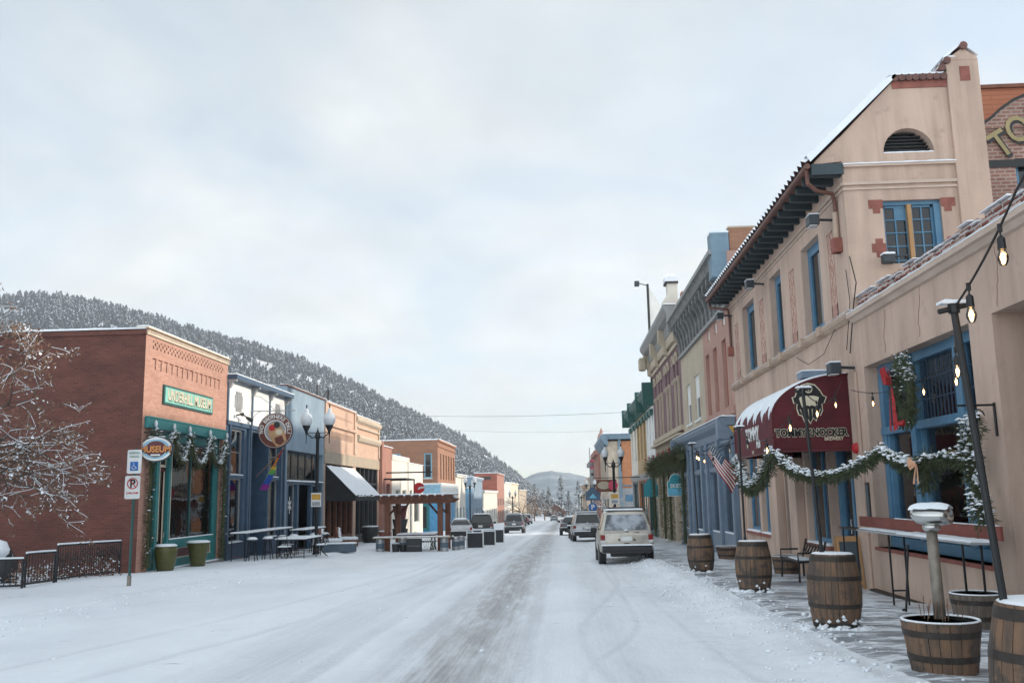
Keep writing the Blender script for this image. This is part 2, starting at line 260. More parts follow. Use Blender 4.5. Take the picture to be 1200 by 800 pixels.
# ------------------------------------------------------------------ mesh helpers
class B:
    def __init__(s): s.v = []; s.f = []
    def add(s, vs, fs):
        n = len(s.v); s.v += [tuple(p) for p in vs]; s.f += [tuple(i+n for i in f) for f in fs]; return s
    def quad(s, *p): return s.add(p, [tuple(range(len(p)))])
    def box(s, x0, x1, y0, y1, z0, z1):
        return s.add([(x0,y0,z0),(x1,y0,z0),(x1,y1,z0),(x0,y1,z0),(x0,y0,z1),(x1,y0,z1),(x1,y1,z1),(x0,y1,z1)],
                     [(0,3,2,1),(4,5,6,7),(0,1,5,4),(1,2,6,5),(2,3,7,6),(3,0,4,7)])
    def lbox(s, T, u0, u1, n0, n1, z0, z1):
        a = T(u0, n0, z0); b = T(u1, n1, z1)
        return s.box(min(a[0],b[0]), max(a[0],b[0]), min(a[1],b[1]), max(a[1],b[1]), min(z0,z1), max(z0,z1))
    def tube(s, pts, r, n=6, cap=True):
        pts = [Vector(p) for p in pts]; rs = r if isinstance(r, (list, tuple)) else [r]*len(pts); base = len(s.v); prev = None
        for i, p in enumerate(pts):
            t = (pts[min(i+1, len(pts)-1)]-pts[max(i-1, 0)])
            if t.length < 1e-9: t = Vector((0, 0, 1))
            t.normalize(); a = prev if prev is not None and abs(prev.dot(t)) < .9 else (Vector((0, 0, 1)) if abs(t.z) < .9 else Vector((1, 0, 0)))
            u = (a - t*a.dot(t)).normalized(); prev = u; w = t.cross(u)
            s.v += [tuple(p + (u*cos(2*pi*k/n)+w*sin(2*pi*k/n))*rs[i]) for k in range(n)]
        for i in range(len(pts)-1):
            for k in range(n):
                a = base+i*n+k; b = base+i*n+(k+1) % n; s.f.append((a, b, b+n, a+n))
        if cap: s.f.append(tuple(base+k for k in range(n))[::-1]); s.f.append(tuple(base+(len(pts)-1)*n+k for k in range(n)))
        return s
    def lathe(s, c, prof, n=24, jit=0):
        base = len(s.v)
        for (r, z) in prof:
            for k in range(n):
                rr = r*(1+random.uniform(-jit, jit)); s.v.append((c[0]+rr*cos(2*pi*k/n), c[1]+rr*sin(2*pi*k/n), c[2]+z))
        for i in range(len(prof)-1):
            for k in range(n):
                a = base+i*n+k; b = base+i*n+(k+1) % n; s.f.append((a, b, b+n, a+n))
        s.f.append(tuple(base+k for k in range(n))[::-1]); s.f.append(tuple(base+(len(prof)-1)*n+k for k in range(n))); return s
    def prism(s, T, prof, u0, u1):          # outline in (n, z), swept along u
        n = len(prof); a = [T(u0, p[0], p[1]) for p in prof]; b = [T(u1, p[0], p[1]) for p in prof]
        return s.add(a+b, [tuple(range(n)), tuple(range(n, 2*n))[::-1]]+[(i, (i+1) % n, n+(i+1) % n, n+i) for i in range(n)])
    def plate(s, T, prof, n0, n1):          # outline in (u, z), thickness along the normal
        n = len(prof); a = [T(p[0], n0, p[1]) for p in prof]; b = [T(p[0], n1, p[1]) for p in prof]
        return s.add(a+b, [tuple(range(n)), tuple(range(n, 2*n))[::-1]]+[(i, (i+1) % n, n+(i+1) % n, n+i) for i in range(n)])
    def wall(s, T, u0, u1, z0, z1, holes=(), d=.2):    # front face with real openings and their reveals
        us = sorted({u0, u1, *[min(max(h[i], u0), u1) for h in holes for i in (0, 1)]}); zs = sorted({z0, z1, *[min(max(h[i], z0), z1) for h in holes for i in (2, 3)]})
        for i in range(len(us)-1):
            j = 0
            while j < len(zs)-1:
                cu = (us[i]+us[i+1])/2
                inh = lambda j: any(h[0] < cu < h[1] and h[2] < (zs[j]+zs[j+1])/2 < h[3] for h in holes)
                if inh(j): j += 1; continue
                k = j
                while k+1 < len(zs)-1 and not inh(k+1): k += 1
                s.quad(T(us[i], 0, zs[j]), T(us[i+1], 0, zs[j]), T(us[i+1], 0, zs[k+1]), T(us[i], 0, zs[k+1])); j = k+1
        for h in holes:
            dd = h[4] if len(h) > 4 else d; a, b, c, e = h[:4]
            s.quad(T(a,0,c), T(a,0,e), T(a,-dd,e), T(a,-dd,c)); s.quad(T(b,0,c), T(b,-dd,c), T(b,-dd,e), T(b,0,e))
            s.quad(T(a,0,e), T(b,0,e), T(b,-dd,e), T(a,-dd,e)); s.quad(T(a,0,c), T(a,-dd,c), T(b,-dd,c), T(b,0,c))
        return s
    def snow(s, x0, x1, y0, y1, z, h=.05, over=.012):
        nx = max(2, min(40, int((x1-x0)/.12)+2)); ny = max(2, min(90, int((y1-y0)/.12)+2)); base = len(s.v)
        def ring(x0, x1, y0, y1, zz, jz):
            for j in range(ny):
                for i in range(nx):
                    s.v.append((x0+(x1-x0)*i/(nx-1)+random.uniform(-.006, .006), y0+(y1-y0)*j/(ny-1)+random.uniform(-.006, .006), zz+random.uniform(-jz, jz)))
        ring(x0-over, x1+over, y0-over, y1+over, z, 0); i2 = min(h*.6, (x1-x0)*.3, (y1-y0)*.3)
        ring(x0-over, x1+over, y0-over, y1+over, z+h*.5, h*.12); ring(x0+i2, x1-i2, y0+i2, y1-i2, z+h, h*.13)
        n = nx*ny
        for j in range(ny-1):
            for i in range(nx-1):
                a = base+2*n+j*nx+i; s.f.append((a, a+1, a+nx+1, a+nx)); a = base+j*nx+i; s.f.append((a, a+nx, a+nx+1, a+1))
        per = [i for i in range(nx)]+[j*nx+nx-1 for j in range(1, ny)]+[(ny-1)*nx+i for i in range(nx-2, -1, -1)]+[j*nx for j in range(ny-2, 0, -1)]
        for q in range(len(per)):
            a, b = per[q], per[(q+1) % len(per)]
            for l in (0, 1): s.f.append((base+l*n+a, base+l*n+b, base+(l+1)*n+b, base+(l+1)*n+a))
        return s
    def build(s, name, m, parent=None, smooth=False, bevel=0, recalc=True):
        me = bpy.data.meshes.new(name); o = bpy.data.objects.new(name, me); off = Vector((0, 0, 0))
        if parent is not None:
            q = parent
            while q is not None: off += q.location; q = q.parent
            o.parent = parent
        vs = [(p[0]-off.x, p[1]-off.y, p[2]-off.z) for p in s.v]; me.from_pydata(vs, [], s.f)
        if recalc:
            bm = bmesh.new(); bm.from_mesh(me); bmesh.ops.recalc_face_normals(bm, faces=bm.faces); bm.to_mesh(me); bm.free()
        if smooth: me.polygons.foreach_set('use_smooth', [True]*len(me.polygons))
        me.materials.append(M[m] if isinstance(m, str) else m); COL.objects.link(o)
        if bevel:
            md = o.modifiers.new('bevel', 'BEVEL'); md.width = bevel; md.segments = 2; md.limit_method = 'ANGLE'; md.angle_limit = R(40)
        return o
def tag(o, label=None, cat=None, group=None, kind=None):
    if label: o['label'] = label
    if cat: o['category'] = cat
    if group: o['group'] = group
    if kind: o['kind'] = kind
    return o
def thing(name, loc, label, cat, group=None):
    o = bpy.data.objects.new(name, None); COL.objects.link(o); o.location = loc; o.empty_display_size = .2
    return tag(o, label, cat, group)
CH = {}
def copy_tree(o, parent=None, loc=None, rz=None, label=None):
    c = o.copy(); COL.objects.link(c); c.parent = parent
    if loc is not None: c.location = loc
    if rz is not None: c.rotation_euler = (0, 0, rz)
    if label: c['label'] = label
    for ch in list(o.children): copy_tree(ch, c)
    return c
def TX(c, n): return lambda u, k, z: (c+n*k, u, z)       # wall lying along Y at x=c, facing n
def TY(c, n=-1): return lambda u, k, z: (u, c+n*k, z)     # wall lying along X at y=c
def text(name, body, loc, face, size, m, parent=None, ext=.006, sx=1, bold=0, align='CENTER', tilt=0, sp=1):
    c = bpy.data.curves.new(name, 'FONT'); c.body = body; c.size = size; c.extrude = ext; c.offset = bold; c.align_x = align; c.align_y = 'CENTER'; c.resolution_u = 3; c.space_character = sp
    o = bpy.data.objects.new(name, c); off = Vector((0, 0, 0)); q = parent
    while q is not None: off += q.location; q = q.parent
    o.location = Vector(loc)-off
    rz = {'+x': R(90), '-x': R(-90), '-y': 0}[face] if isinstance(face, str) else face
    o.rotation_euler = (Matrix.Rotation(rz, 3, 'Z') @ Matrix.Rotation(R(90), 3, 'X') @ Matrix.Rotation(tilt, 3, 'Z')).to_euler()
    c.materials.append(M[m]); me = bpy.data.meshes.new_from_object(o); q = bpy.data.objects.new(name, me); q.parent = parent; q.location = o.location; q.rotation_euler = o.rotation_euler; q.scale = (sx, 1, 1); COL.objects.link(q); bpy.data.objects.remove(o); return q
def window(parent, T, u0, u1, z0, z1, frame='blue', cols=1, rows=1, inset=.12, fw=.06, g='darkglass', sill=None, name='window', bars=.03, transom=None, curtain=None, snowy=False):
    b = B(); a0, a1 = -inset-.05, -inset+.02
    b.lbox(T, u0, u0+fw, a0, a1, z0, z1); b.lbox(T, u1-fw, u1, a0, a1, z0, z1); b.lbox(T, u0+fw, u1-fw, a0, a1, z0, z0+fw); b.lbox(T, u0+fw, u1-fw, a0, a1, z1-fw, z1)
    for i in range(1, cols): u = u0+(u1-u0)*i/cols; b.lbox(T, u-bars/2, u+bars/2, a0, a1-.008, z0+fw, z1-fw)
    for j in range(1, rows): z = z0+(z1-z0)*j/rows; b.lbox(T, u0+fw, u1-fw, a0+.004, a1-.012, z-bars/2, z+bars/2)
    if transom: b.lbox(T, u0+fw, u1-fw, a0, a1+.01, transom-.04, transom+.04)
    f = b.build(name, frame, parent)
    B().lbox(T, u0+fw*.5, u1-fw*.5, -inset-.035, -inset-.022, z0+fw*.5, z1-fw*.5).build('pane', g, f)
    if curtain: B().lbox(T, u0+fw, u1-fw, -inset-.14, -inset-.12, z0+(z1-z0)*curtain, z1-fw).build('curtain', 'curtain', f)
    if sill: B().lbox(T, u0-.06, u1+.06, -inset, .07, z0-.09, z0).build('sill', sill, f)
    if snowy:
        p = T(u0, -inset+.02, 0); q = T(u1, .06 if sill else 0.0, 0)
        B().snow(min(p[0], q[0]), max(p[0], q[0]), min(p[1], q[1]), max(p[1], q[1]), z0+.001, .04, 0).build('snow', 'snow', f)
    return f
def body(b, T, u0, u1, z0, z1, depth, d=.0):             # back, sides, roof and floor behind a front wall
    b.quad(T(u0,0,z0), T(u0,0,z1), T(u0,-depth,z1), T(u0,-depth,z0)); b.quad(T(u1,0,z0), T(u1,-depth,z0), T(u1,-depth,z1), T(u1,0,z1))
    b.quad(T(u0,-depth,z0), T(u0,-depth,z1), T(u1,-depth,z1), T(u1,-depth,z0)); b.quad(T(u0,0,z1-.02), T(u1,0,z1-.02), T(u1,-depth,z1-.02), T(u0,-depth,z1-.02))
    return b
def roomset(parent, T, u0, u1, z0, z1, depth=2.6, m='room', goods=True):
    b = B(); b.quad(T(u0,-depth,z0), T(u1,-depth,z0), T(u1,-depth,z1), T(u0,-depth,z1)); b.quad(T(u0,-.3,z0), T(u1,-.3,z0), T(u1,-depth,z0), T(u0,-depth,z0)); b.quad(T(u0,-.3,z1), T(u1,-.3,z1), T(u1,-depth,z1), T(u0,-depth,z1))
    b.build('interior', m, parent)
    if goods:
        g = B(); n = int((u1-u0)/.8)
        for i in range(n):
            u = u0+.3+(u1-u0-.6)*(i+.5)/n; h = random.uniform(.5, 1.5); w = random.uniform(.15, .4); dd = random.uniform(.7, 2.0); g.lbox(T, u-w, u+w, -dd-.3, -dd, z0, z0+h)
            if random.random() < .6: g.lbox(T, u-w*.5, u+w*.5, -dd-.2, -dd-.1, z0+h, z0+h+random.uniform(.1, .5))
        g.build('display', 'shelf', parent)
def vnoise(x, y, seed=0):
    x = np.asarray(x, float); y = np.asarray(y, float); xi = np.floor(x).astype(np.int64); yi = np.floor(y).astype(np.int64); xf = x-xi; yf = y-yi
    def h(a, b):
        n = (a*374761393+b*668265263+seed*1442695041) & 0xffffffff; n = ((n ^ (n >> 13))*1274126177) & 0xffffffff; return ((n ^ (n >> 16)) & 0xffff)/65535.0
    u = xf*xf*(3-2*xf); v = yf*yf*(3-2*yf)
    return (h(xi, yi)*(1-u)+h(xi+1, yi)*u)*(1-v)+(h(xi, yi+1)*(1-u)+h(xi+1, yi+1)*u)*v
def fbm(x, y, o=4, seed=0):
    t = 0; a = .5
    for i in range(o): t = t+a*vnoise(x*2**i, y*2**i, seed+i*17); a *= .5
    return t
def npmesh(name, V, F, m, parent=None, smooth=False):
    me = bpy.data.meshes.new(name); k = F.shape[1]; me.vertices.add(len(V)); me.vertices.foreach_set('co', V.astype(np.float32).ravel())
    me.loops.add(F.size); me.loops.foreach_set('vertex_index', F.astype(np.int32).ravel()); me.polygons.add(len(F))
    me.polygons.foreach_set('loop_start', np.arange(0, F.size, k, dtype=np.int32)); me.polygons.foreach_set('loop_total', np.full(len(F), k, dtype=np.int32))
    if smooth: me.polygons.foreach_set('use_smooth', np.ones(len(F), bool))
    me.update(calc_edges=True); me.validate(); me.materials.append(M[m] if isinstance(m, str) else m)
    o = bpy.data.objects.new(name, me); COL.objects.link(o); o.parent = parent; return o
def gridmesh(name, X, Y, Z, m, **k):
    ny, nx = X.shape; V = np.stack([X.ravel(), Y.ravel(), Z.ravel()], 1); i = np.arange(nx-1)[None, :]+np.arange(ny-1)[:, None]*nx
    return npmesh(name, V, np.stack([i, i+1, i+nx+1, i+nx], -1).reshape(-1, 4), m, smooth=True, **k)

# ------------------------------------------------------------------ ground
XR, XL = 5.85, -13.0
def sstep(a, b, x): t = np.clip((np.asarray(x, float)-a)/(b-a), 0, 1); return t*t*(3-2*t)
def gheight(x, y):
    x = np.asarray(x, float); y = np.asarray(y, float)
    z = S*y + .13*sstep(2.9, 3.5, x) + .13*sstep(-9.7, -10.5, x)
    near = np.exp(-((y-2)/75.)**2)
    # ploughed bank along the right kerb and a soft one on the left
    c = 2.82+.25*(fbm(y*.35, 0*y, 3, 5)-.45); bank = np.exp(-((x-c)/.42)**2)*(.07+.13*fbm(x*1.3, y*.8, 4, 3))*(1-sstep(70, 90, y))
    c2 = -9.4+.7*(fbm(y*.2, 0*y, 3, 9)-.45); bank2 = np.exp(-((x-c2)/.8)**2)*(.03+.10*fbm(x, y*.7, 4, 13))
    lump = (fbm(x*3.3, y*2.6, 4, 21)-.47)*.05*(np.exp(-((x-2.6)/1.1)**2)+.35*np.exp(-((x+8.5)/2.5)**2)) + (fbm(x*.7, y*.45, 4, 31)-.47)*.05
    fine = (fbm(x*9, y*7, 3, 41)-.44)*.020*(.35+np.exp(-((x-2.7)/1.)**2))
    trk = -.030*(np.exp(-((x+.95+1.0*(fbm(y*.05, 0*y, 1, 2)-.25))/.34)**2)+.5*np.exp(-((x+3.7)/.4)**2)+.45*np.exp(-((x-1.2)/.4)**2))
    tr = tyre(x, y)*(x > -8.5)*(x < 2.6)
    return z+bank+bank2+lump*1.0+fine*near*(1-.6*tr)+trk-.016*tr
TYRES = [(lambda y: -.62+.10*np.sin(y*.09), .15, .9), (lambda y: -2.12+.10*np.sin(y*.09), .16, 1), (lambda y: -1.05-.004*y, .13, .7), (lambda y: -2.75-.004*y, .14, .8), (lambda y: -4.2-.004*y, .13, .6),
    (lambda y: 1.35-1.15*np.exp(-((y-13)/6.5)**2), .085, .9), (lambda y: 1.15-1.0*np.exp(-((y-9.5)/3.2)**2), .06, .9), (lambda y: 2.0-.02*y+.004*(y-14)**2*(y < 14), .06, .6), (lambda y: -3.2-.010*(34-np.minimum(y, 34))**2*.35, .11, .6), (lambda y: -4.7-.010*(34-np.minimum(y, 34))**2*.35, .11, .5)]
def tyre(x, y):
    x = np.asarray(x, float)+.10*(fbm(np.asarray(y, float)*.12, 0*np.asarray(y, float), 2, 6)-.4); t = 0*x
    for f, w, a in TYRES: d = np.abs(x-f(y)); t = np.maximum(t, a*(.55 if w < .1 else 1)*(1-sstep(w*.4, w*1.2, d)))
    return t*(1-sstep(60, 110, y))
def gz(x, y): return float(gheight(np.array([x]), np.array([y]))[0])
def sw(y): return S*y+.13
def ground():
    ys = [-6.]
    while ys[-1] < 330: ys.append(ys[-1]+max(.035, .0042*abs(ys[-1]) if ys[-1] > 0 else .3))
    ys = np.array(ys)
    def part(name, x0, x1, dx, m):
        xs = np.linspace(x0, x1, int(round((x1-x0)/dx))+1); X, Y = np.meshgrid(xs, ys); 
        o = gridmesh(name, X, Y, gheight(X, Y), m); a = o.data.attributes.new('tyre', 'FLOAT', 'POINT'); a.data.foreach_set('value', tyre(X, Y).ravel().astype(np.float32)); return o
    tag(part('road', -9.9, 3.15, .05, 'road'), kind='structure')
    tag(part('sidewalk', 3.15, 6.6, .05, 'walk_r'), kind='structure'); tag(part('sidewalk', -13.6, -9.9, .06, 'walk_l'), kind='structure')
    # wide snow-covered ground reaching the horizon, just under the street
    g = np.concatenate([-np.geomspace(3500, 13.3, 60), np.linspace(-13, 6.3, 6), np.geomspace(6.6, 3500, 60)]); h = np.concatenate([np.linspace(-60, 380, 80), np.geomspace(400, 7000, 60)])
    X, Y = np.meshgrid(g, h); far = np.where(Y > 330, S*330-.004*(Y-330), S*Y); Z = far-.06+(X < -13.4)*.0
    Z = Z+np.where((X > -13.2) & (X < 6.4) & (Y < 330), -.25, .12)*np.where(Y < 330, 1, 0)
    tag(gridmesh('ground', X, Y, Z, 'hillsnow'), kind='structure')
    # loose snow clods on the ploughed banks
    V = []; F = []; ico = bmesh.new(); bmesh.ops.create_icosphere(ico, subdivisions=1, radius=1); iv = np.array([v.co[:] for v in ico.verts]); fi = np.array([[v.index for v in f.verts] for f in ico.faces]); ico.free(); n = 0
    for k in range(2600):
        y = RNG.uniform(5, 42)**1.0; x = RNG.normal(2.75, .45) if k % 4 else RNG.uniform(-9.8, -8.4); 
        if k % 13 == 0: x = RNG.uniform(-8, 3)
        r = abs(RNG.normal(.006, .011))+.004; z = gz(x, y)+r*.35; V.append(iv*(r*RNG.uniform(.8, 1.5), r*RNG.uniform(.8, 1.5), r*RNG.uniform(.5, .8))*RNG.uniform(.8, 1.2, (len(iv), 1))+(x, y, z)); F.append(fi+n); n += len(iv)
    tag(npmesh('snow_clods', np.concatenate(V), np.concatenate(F), 'snow', smooth=True), 'loose snow clods scattered along the ploughed kerb banks', 'snow', kind='stuff')
ground()

# ------------------------------------------------------------------ hills and forest
CAMM = SC.camera.matrix_world.to_3x3()
RIDGE = [(-700,325,650),(-350,335,680),(-150,345,700),(0,354,700),(60,350,700),(120,361,710),(180,377,720),(250,398,745),(300,410,765),(360,428,800),(420,457,840),(470,481,890),(520,504,950),(560,526,1000),(600,555,1080),(630,580,1180),(665,600,1300),(700,607,1400)]
def from_angles():
    out = []
    for px, py, Y in RIDGE:
        r = CAMM @ Vector(((px-600)/FPX, -(py-400)/FPX, -1)); t = Y/r.y; out.append((r.x*t, Y, 1.65+r.z*t))
    return np.array(out)
def hillside():
    Rg = from_angles(); s = np.linspace(0, 1, 260); k = np.linspace(0, 1, len(Rg)); rid = np.stack([np.interp(s, k, Rg[:, i]) for i in range(3)], 1)
    ker = np.ones(9)/9; 
    for i in range(3): rid[:, i] = np.convolve(np.pad(rid[:, i], 4, mode='edge'), ker, 'valid')
    t = np.concatenate([np.linspace(0, 1, 90), np.linspace(1.02, 1.5, 20)])
    Sx, Tt = np.meshgrid(np.arange(260), t)
    foot = np.stack([rid[:, 0]*.36-10, rid[:, 1]*.36, np.full(260, -9.)], 1)
    def surf(si, tt):
        si = np.asarray(si, float); tt = np.asarray(tt, float); i0 = np.clip(si.astype(int), 0, 258); f = si-i0; r = rid[i0]*(1-f)[..., None]+rid[i0+1]*f[..., None]; fo = foot[i0]*(1-f)[..., None]+foot[i0+1]*f[..., None]
        P = fo+(r-fo)*tt[..., None]; e = np.where(tt <= 1, np.clip(tt, 0, 1)**1.25, 1-.9*(tt-1)**1.5)
        z = fo[..., 2]+(r[..., 2]-fo[..., 2])*e; H = (r[..., 2]-fo[..., 2])
        z = z+H*.07*(fbm(si*.12+tt*1.6, tt*4.1, 5, 77)-.55)*np.clip(tt, 0, 1)*np.clip((1-tt)*3, 0, 1)*2
        P = P.copy(); P[..., 2] = z; return P
    P = surf(Sx, Tt); tag(gridmesh('hill', P[..., 0], P[..., 1], P[..., 2], 'hillsnow'), kind='structure')
    # conifer shapes: irregular tiered crowns
    def shape(seed):
        rg = np.random.default_rng(seed); V = []; F = []; n = 7; tiers = rg.integers(5, 8); asym = rg.normal(0, .05, 2)
        for q in range(tiers):
            z0 = .10+.80*q/tiers; z1 = min(1, z0+.36*(1-.3*q/tiers)); r = .27*(1-(q/tiers)**1.3)*rg.uniform(.7, 1.25)+.025; b = len(V); cx, cy = asym*z0+rg.normal(0, .025, 2)
            a0 = rg.uniform(0, 6)
            for k2 in range(n): a = a0+2*pi*k2/n; rr = r*rg.uniform(.55, 1.3); V.append((cx+rr*cos(a), cy+rr*sin(a), z0+rg.uniform(-.05, .04)))
            V.append((cx+rg.normal(0, .02), cy+rg.normal(0, .02), z1)); V.append((cx, cy, z0+.03))
            for k2 in range(n): F.append((b+k2, b+(k2+1) % n, b+n)); F.append((b+(k2+1) % n, b+k2, b+n+1))
        b = len(V)
        for zz in (0, .3):
            for k2 in range(3): V.append((.015*cos(2.1*k2), .015*sin(2.1*k2), zz))
        for k2 in range(3): F.append((b+k2, b+(k2+1) % 3, b+3+(k2+1) % 3)); F.append((b+k2, b+3+(k2+1) % 3, b+3+k2))
        return np.array(V), np.array(F)
    shp = [shape(i) for i in range(9)]
    def scatter(n, smin, smax, tmin, tmax, dens=1, hmul=1.):
        si = RNG.uniform(smin, smax, n); tt = RNG.uniform(tmin, tmax, n)**.75; P = surf(si, tt)
        keep = fbm(P[:, 0]*.012, P[:, 2]*.03+P[:, 1]*.01, 4, 5)+RNG.uniform(-.18, .18, n) > (.40+.12*(si/259)**2)*dens
        P = P[keep]; h = RNG.uniform(4.5, 10, len(P))*hmul; return P, h
    sidx = lambda px: np.interp(px, [r[0] for r in RIDGE], np.linspace(0, 259, len(RIDGE)))
    P, h = scatter(15500, sidx(-300), 250, .12, 1.04, .88); V = []; F = []; n = 0
    for p, hh in zip(P, h):
        v, f = shp[RNG.integers(9)]; a = RNG.uniform(0, 6.3); c, s_ = cos(a), sin(a); w = hh*RNG.uniform(.7, 1.25)
        V.append(np.stack([(v[:, 0]*c-v[:, 1]*s_)*w+p[0], (v[:, 0]*s_+v[:, 1]*c)*w+p[1], v[:, 2]*hh+p[2]-.3], 1)); F.append(f+n); n += len(v)
    tag(npmesh('forest', np.concatenate(V), np.concatenate(F), 'pine'), 'snow dusted pine forest covering the hillside behind the left buildings', 'forest', kind='stuff')
    # trees of the skyline that one can tell apart
    ms = [npm for npm in shp]; protos = []
    for i, (v, f) in enumerate(shp[:6]):
        me = bpy.data.meshes.new('crown'); me.from_pydata(v.tolist(), [], f.tolist()); me.materials.append(M['pine']); protos.append(me)
    for q, px in enumerate(np.linspace(-5, 640, 250)):
        px += RNG.uniform(-1.5, 1.5); p = surf(np.array([sidx(px)]), np.array([RNG.uniform(.985, 1.01)]))[0]; o = bpy.data.objects.new('pine_tree', protos[q % 6]); COL.objects.link(o); hh = RNG.uniform(5.0, 10)*(.55 if q % 3 == 0 else 1)
        o.location = (p[0], p[1], p[2]-.5); o.scale = (hh*RNG.uniform(.9, 1.4),)*2+(hh,); o.rotation_euler = (0, 0, RNG.uniform(0, 6)); tag(o, 'small dark pine standing on the skyline of the snowy hill', 'pine tree', 'pines along the hill skyline')
    return surf, shp
HSURF, SHP = hillside()
def far_mountain():
    for name, x0, x1, Y, pk, sd in (('mountain', -900, 700, 3600, [(-900,-60),(-420,-20),(-270,20),(-170,58),(-95,84),(-45,93),(30,82),(100,60),(200,44),(330,60),(560,20),(700,0)], 3), ('mountain', -300, 1500, 5200, [(-300,10),(0,35),(90,52),(170,62),(240,58),(330,70),(600,120),(800,110),(1100,90),(1500,40)], 8)):
        kk = .40 if sd == 3 else .32; Y *= kk; xs = np.linspace(x0, x1, 220); z = np.interp(xs, [a for a, b in pk], [b for a, b in pk])*(1 if sd == 3 else 1.44)*kk; z = z+(fbm(xs*.02, xs*0, 4, sd)-.5)*14*kk; xs = xs*kk; T = np.linspace(0, 1, 24); X, Tm = np.meshgrid(xs, T)
        tag(gridmesh(name, X, Y-450*(1-Tm), -30+(z[None, :]+30)*np.sin(Tm*pi/2)*(1+.12*(fbm(X*.02, Tm*7, 4, sd+3)-.5)*(1-Tm)*3), M['farhill']), kind='structure')
M['farhill'] = mat('far_hill', (.10, .145, .19), .95, (.30, .35, .40), .03, lo=.42, hi=.68)
far_mountain()

TL = TX(XL, 1); TR = TX(XR, -1)
# ================================================================== LEFT SIDE
def underhill():
    y0, y1, zt = 28.0, 35.2, 7.05; zb = -1.1
    t = thing('brick_museum', (XL, y0, sw(y0)), 'red brick museum building with teal storefront and checkered brick parapet', 'building')
    b = B(); holes = [(y0+.75, y1-.45, sw(31.5)-.05, 4.0, .22)]
    # checkered row of open header bricks, then the hanging T shaped corbels
    n = 44
    for i in range(n):
        u = y0+.5+i*(y1-y0-.95)/n
        holes.append((u, u+.085, 6.58, 6.67, .1) if i % 2 else (u, u+.085, 6.47, 6.56, .1))
        if i % 2 == 0: holes.append((u, u+.085, 6.69, 6.74, .1))
    for i in range(14):
        u = y0+.7+i*(y1-y0-1.2)/14; holes += [(u, u+.08, 5.82, 6.12, .1), (u-.18, u+.14, 6.14, 6.18, .07)]
    b.wall(TL, y0, y1, zb, zt, holes, .25); b.quad((XL,y0,zt),(XL,y1,zt),(XL-.3,y1,zt),(XL-.3,y0,zt))
    b.build('facade', 'ubrick', t)
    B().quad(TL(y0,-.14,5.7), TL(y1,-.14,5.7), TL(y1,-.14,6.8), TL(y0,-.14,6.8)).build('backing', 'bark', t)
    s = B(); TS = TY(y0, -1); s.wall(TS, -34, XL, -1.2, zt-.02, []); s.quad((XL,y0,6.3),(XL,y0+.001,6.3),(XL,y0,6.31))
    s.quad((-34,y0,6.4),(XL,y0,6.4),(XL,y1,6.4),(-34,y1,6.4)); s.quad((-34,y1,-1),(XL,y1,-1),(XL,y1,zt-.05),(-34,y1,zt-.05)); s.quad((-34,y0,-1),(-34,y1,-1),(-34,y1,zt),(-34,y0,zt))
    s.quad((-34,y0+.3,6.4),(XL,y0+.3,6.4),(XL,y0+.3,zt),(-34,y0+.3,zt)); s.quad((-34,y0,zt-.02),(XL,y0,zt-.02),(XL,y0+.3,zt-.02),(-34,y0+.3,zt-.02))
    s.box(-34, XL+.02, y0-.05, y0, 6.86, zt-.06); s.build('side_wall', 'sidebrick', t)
    c = B(); c.box(XL-.3, XL+.10, y0-.05, y1, zt, zt+.06); c.box(XL, XL+.06, y0-.02, y1, 6.86, 6.96); c.box(XL, XL+.09, y0-.02, y1, 6.96, 7.0); c.build('stone_band', 'stone', t, bevel=.01)
    sn = B(); sn.snow(XL-.3, XL+.06, y0, y1, zt+.06, .05); sn.snow(-34, XL-.02, y0-.05, y0+.3, zt-.02, .06); sn.build('parapet_snow', 'snow', t)
    # name board
    bd = B().lbox(TL, 29.35, 33.6, 0, .06, 4.78, 5.42).build('name_board', 'green', t)
    B().lbox(TL, 29.43, 33.52, .06, .075, 4.85, 5.35).build('board_face', 'mint', bd)
    text('board_lettering', 'UNDERHILL MUSEUM', (XL+.08, 31.48, 5.10), '+x', .50, 'letter', bd, .008, .79, .012)
    text('board_shadow', 'UNDERHILL MUSEUM', (XL+.0775, 31.50, 5.085), '+x', .50, 'green', bd, .002, .79, .03)
    # teal beam with five glass ornaments
    be = B().lbox(TL, y0+.15, y1-.3, 0, .14, 3.93, 4.29); be.lbox(TL, y0+.12, y1-.27, .14, .17, 4.24, 4.29); bm = be.build('beam', 'teal', t, bevel=.008)
    for u in (28.5, 29.9, 31.2, 33.05, 34.75):
        o = B().lathe((XL+.22, u, 3.95), [(.0, 0), (.03, .02), (.06, .09), (.045, .17), (.02, .22), (.0, .24)], 10).build('ornament', 'globe', t, smooth=True)
    # storefront, slightly recessed
    TS = TX(XL-.16, 1); zs = sw(31.5)
    f = B(); g0 = zs+.02
    for u, w in ((28.78, .10), (29.38, .22), (30.32, .2), (34.42, .33)): f.lbox(TS, u, u+w, -.05, .08, g0, 3.98)
    f.lbox(TS, 30.5, 34.45, -.02, .07, .0+g0, g0+.20); f.lbox(TS, 30.5, 34.45, -.05, .09, g0+.62, g0+.92); f.lbox(TS, 28.85, 34.6, -.05, .06, 3.6, 4.0); f.lbox(TS, 30.5, 34.45, -.02, .10, g0+.20, g0+.28)
    f.lbox(TS, 30.5, 30.62, -.02, .06, g0, g0+.92); f.lbox(TS, 34.3, 34.45, -.02, .06, g0, g0+.92); f.lbox(TS, 28.85, 29.4, -.05, .05, g0, g0+.75); f.build('shopfront', 'teal', t, bevel=.008)
    k = B().lbox(TS, 30.6, 34.35, -.06, 0.0, g0+.2, g0+.64); k.build('kick_panel', 'maroon', t)
    tr = B(); 
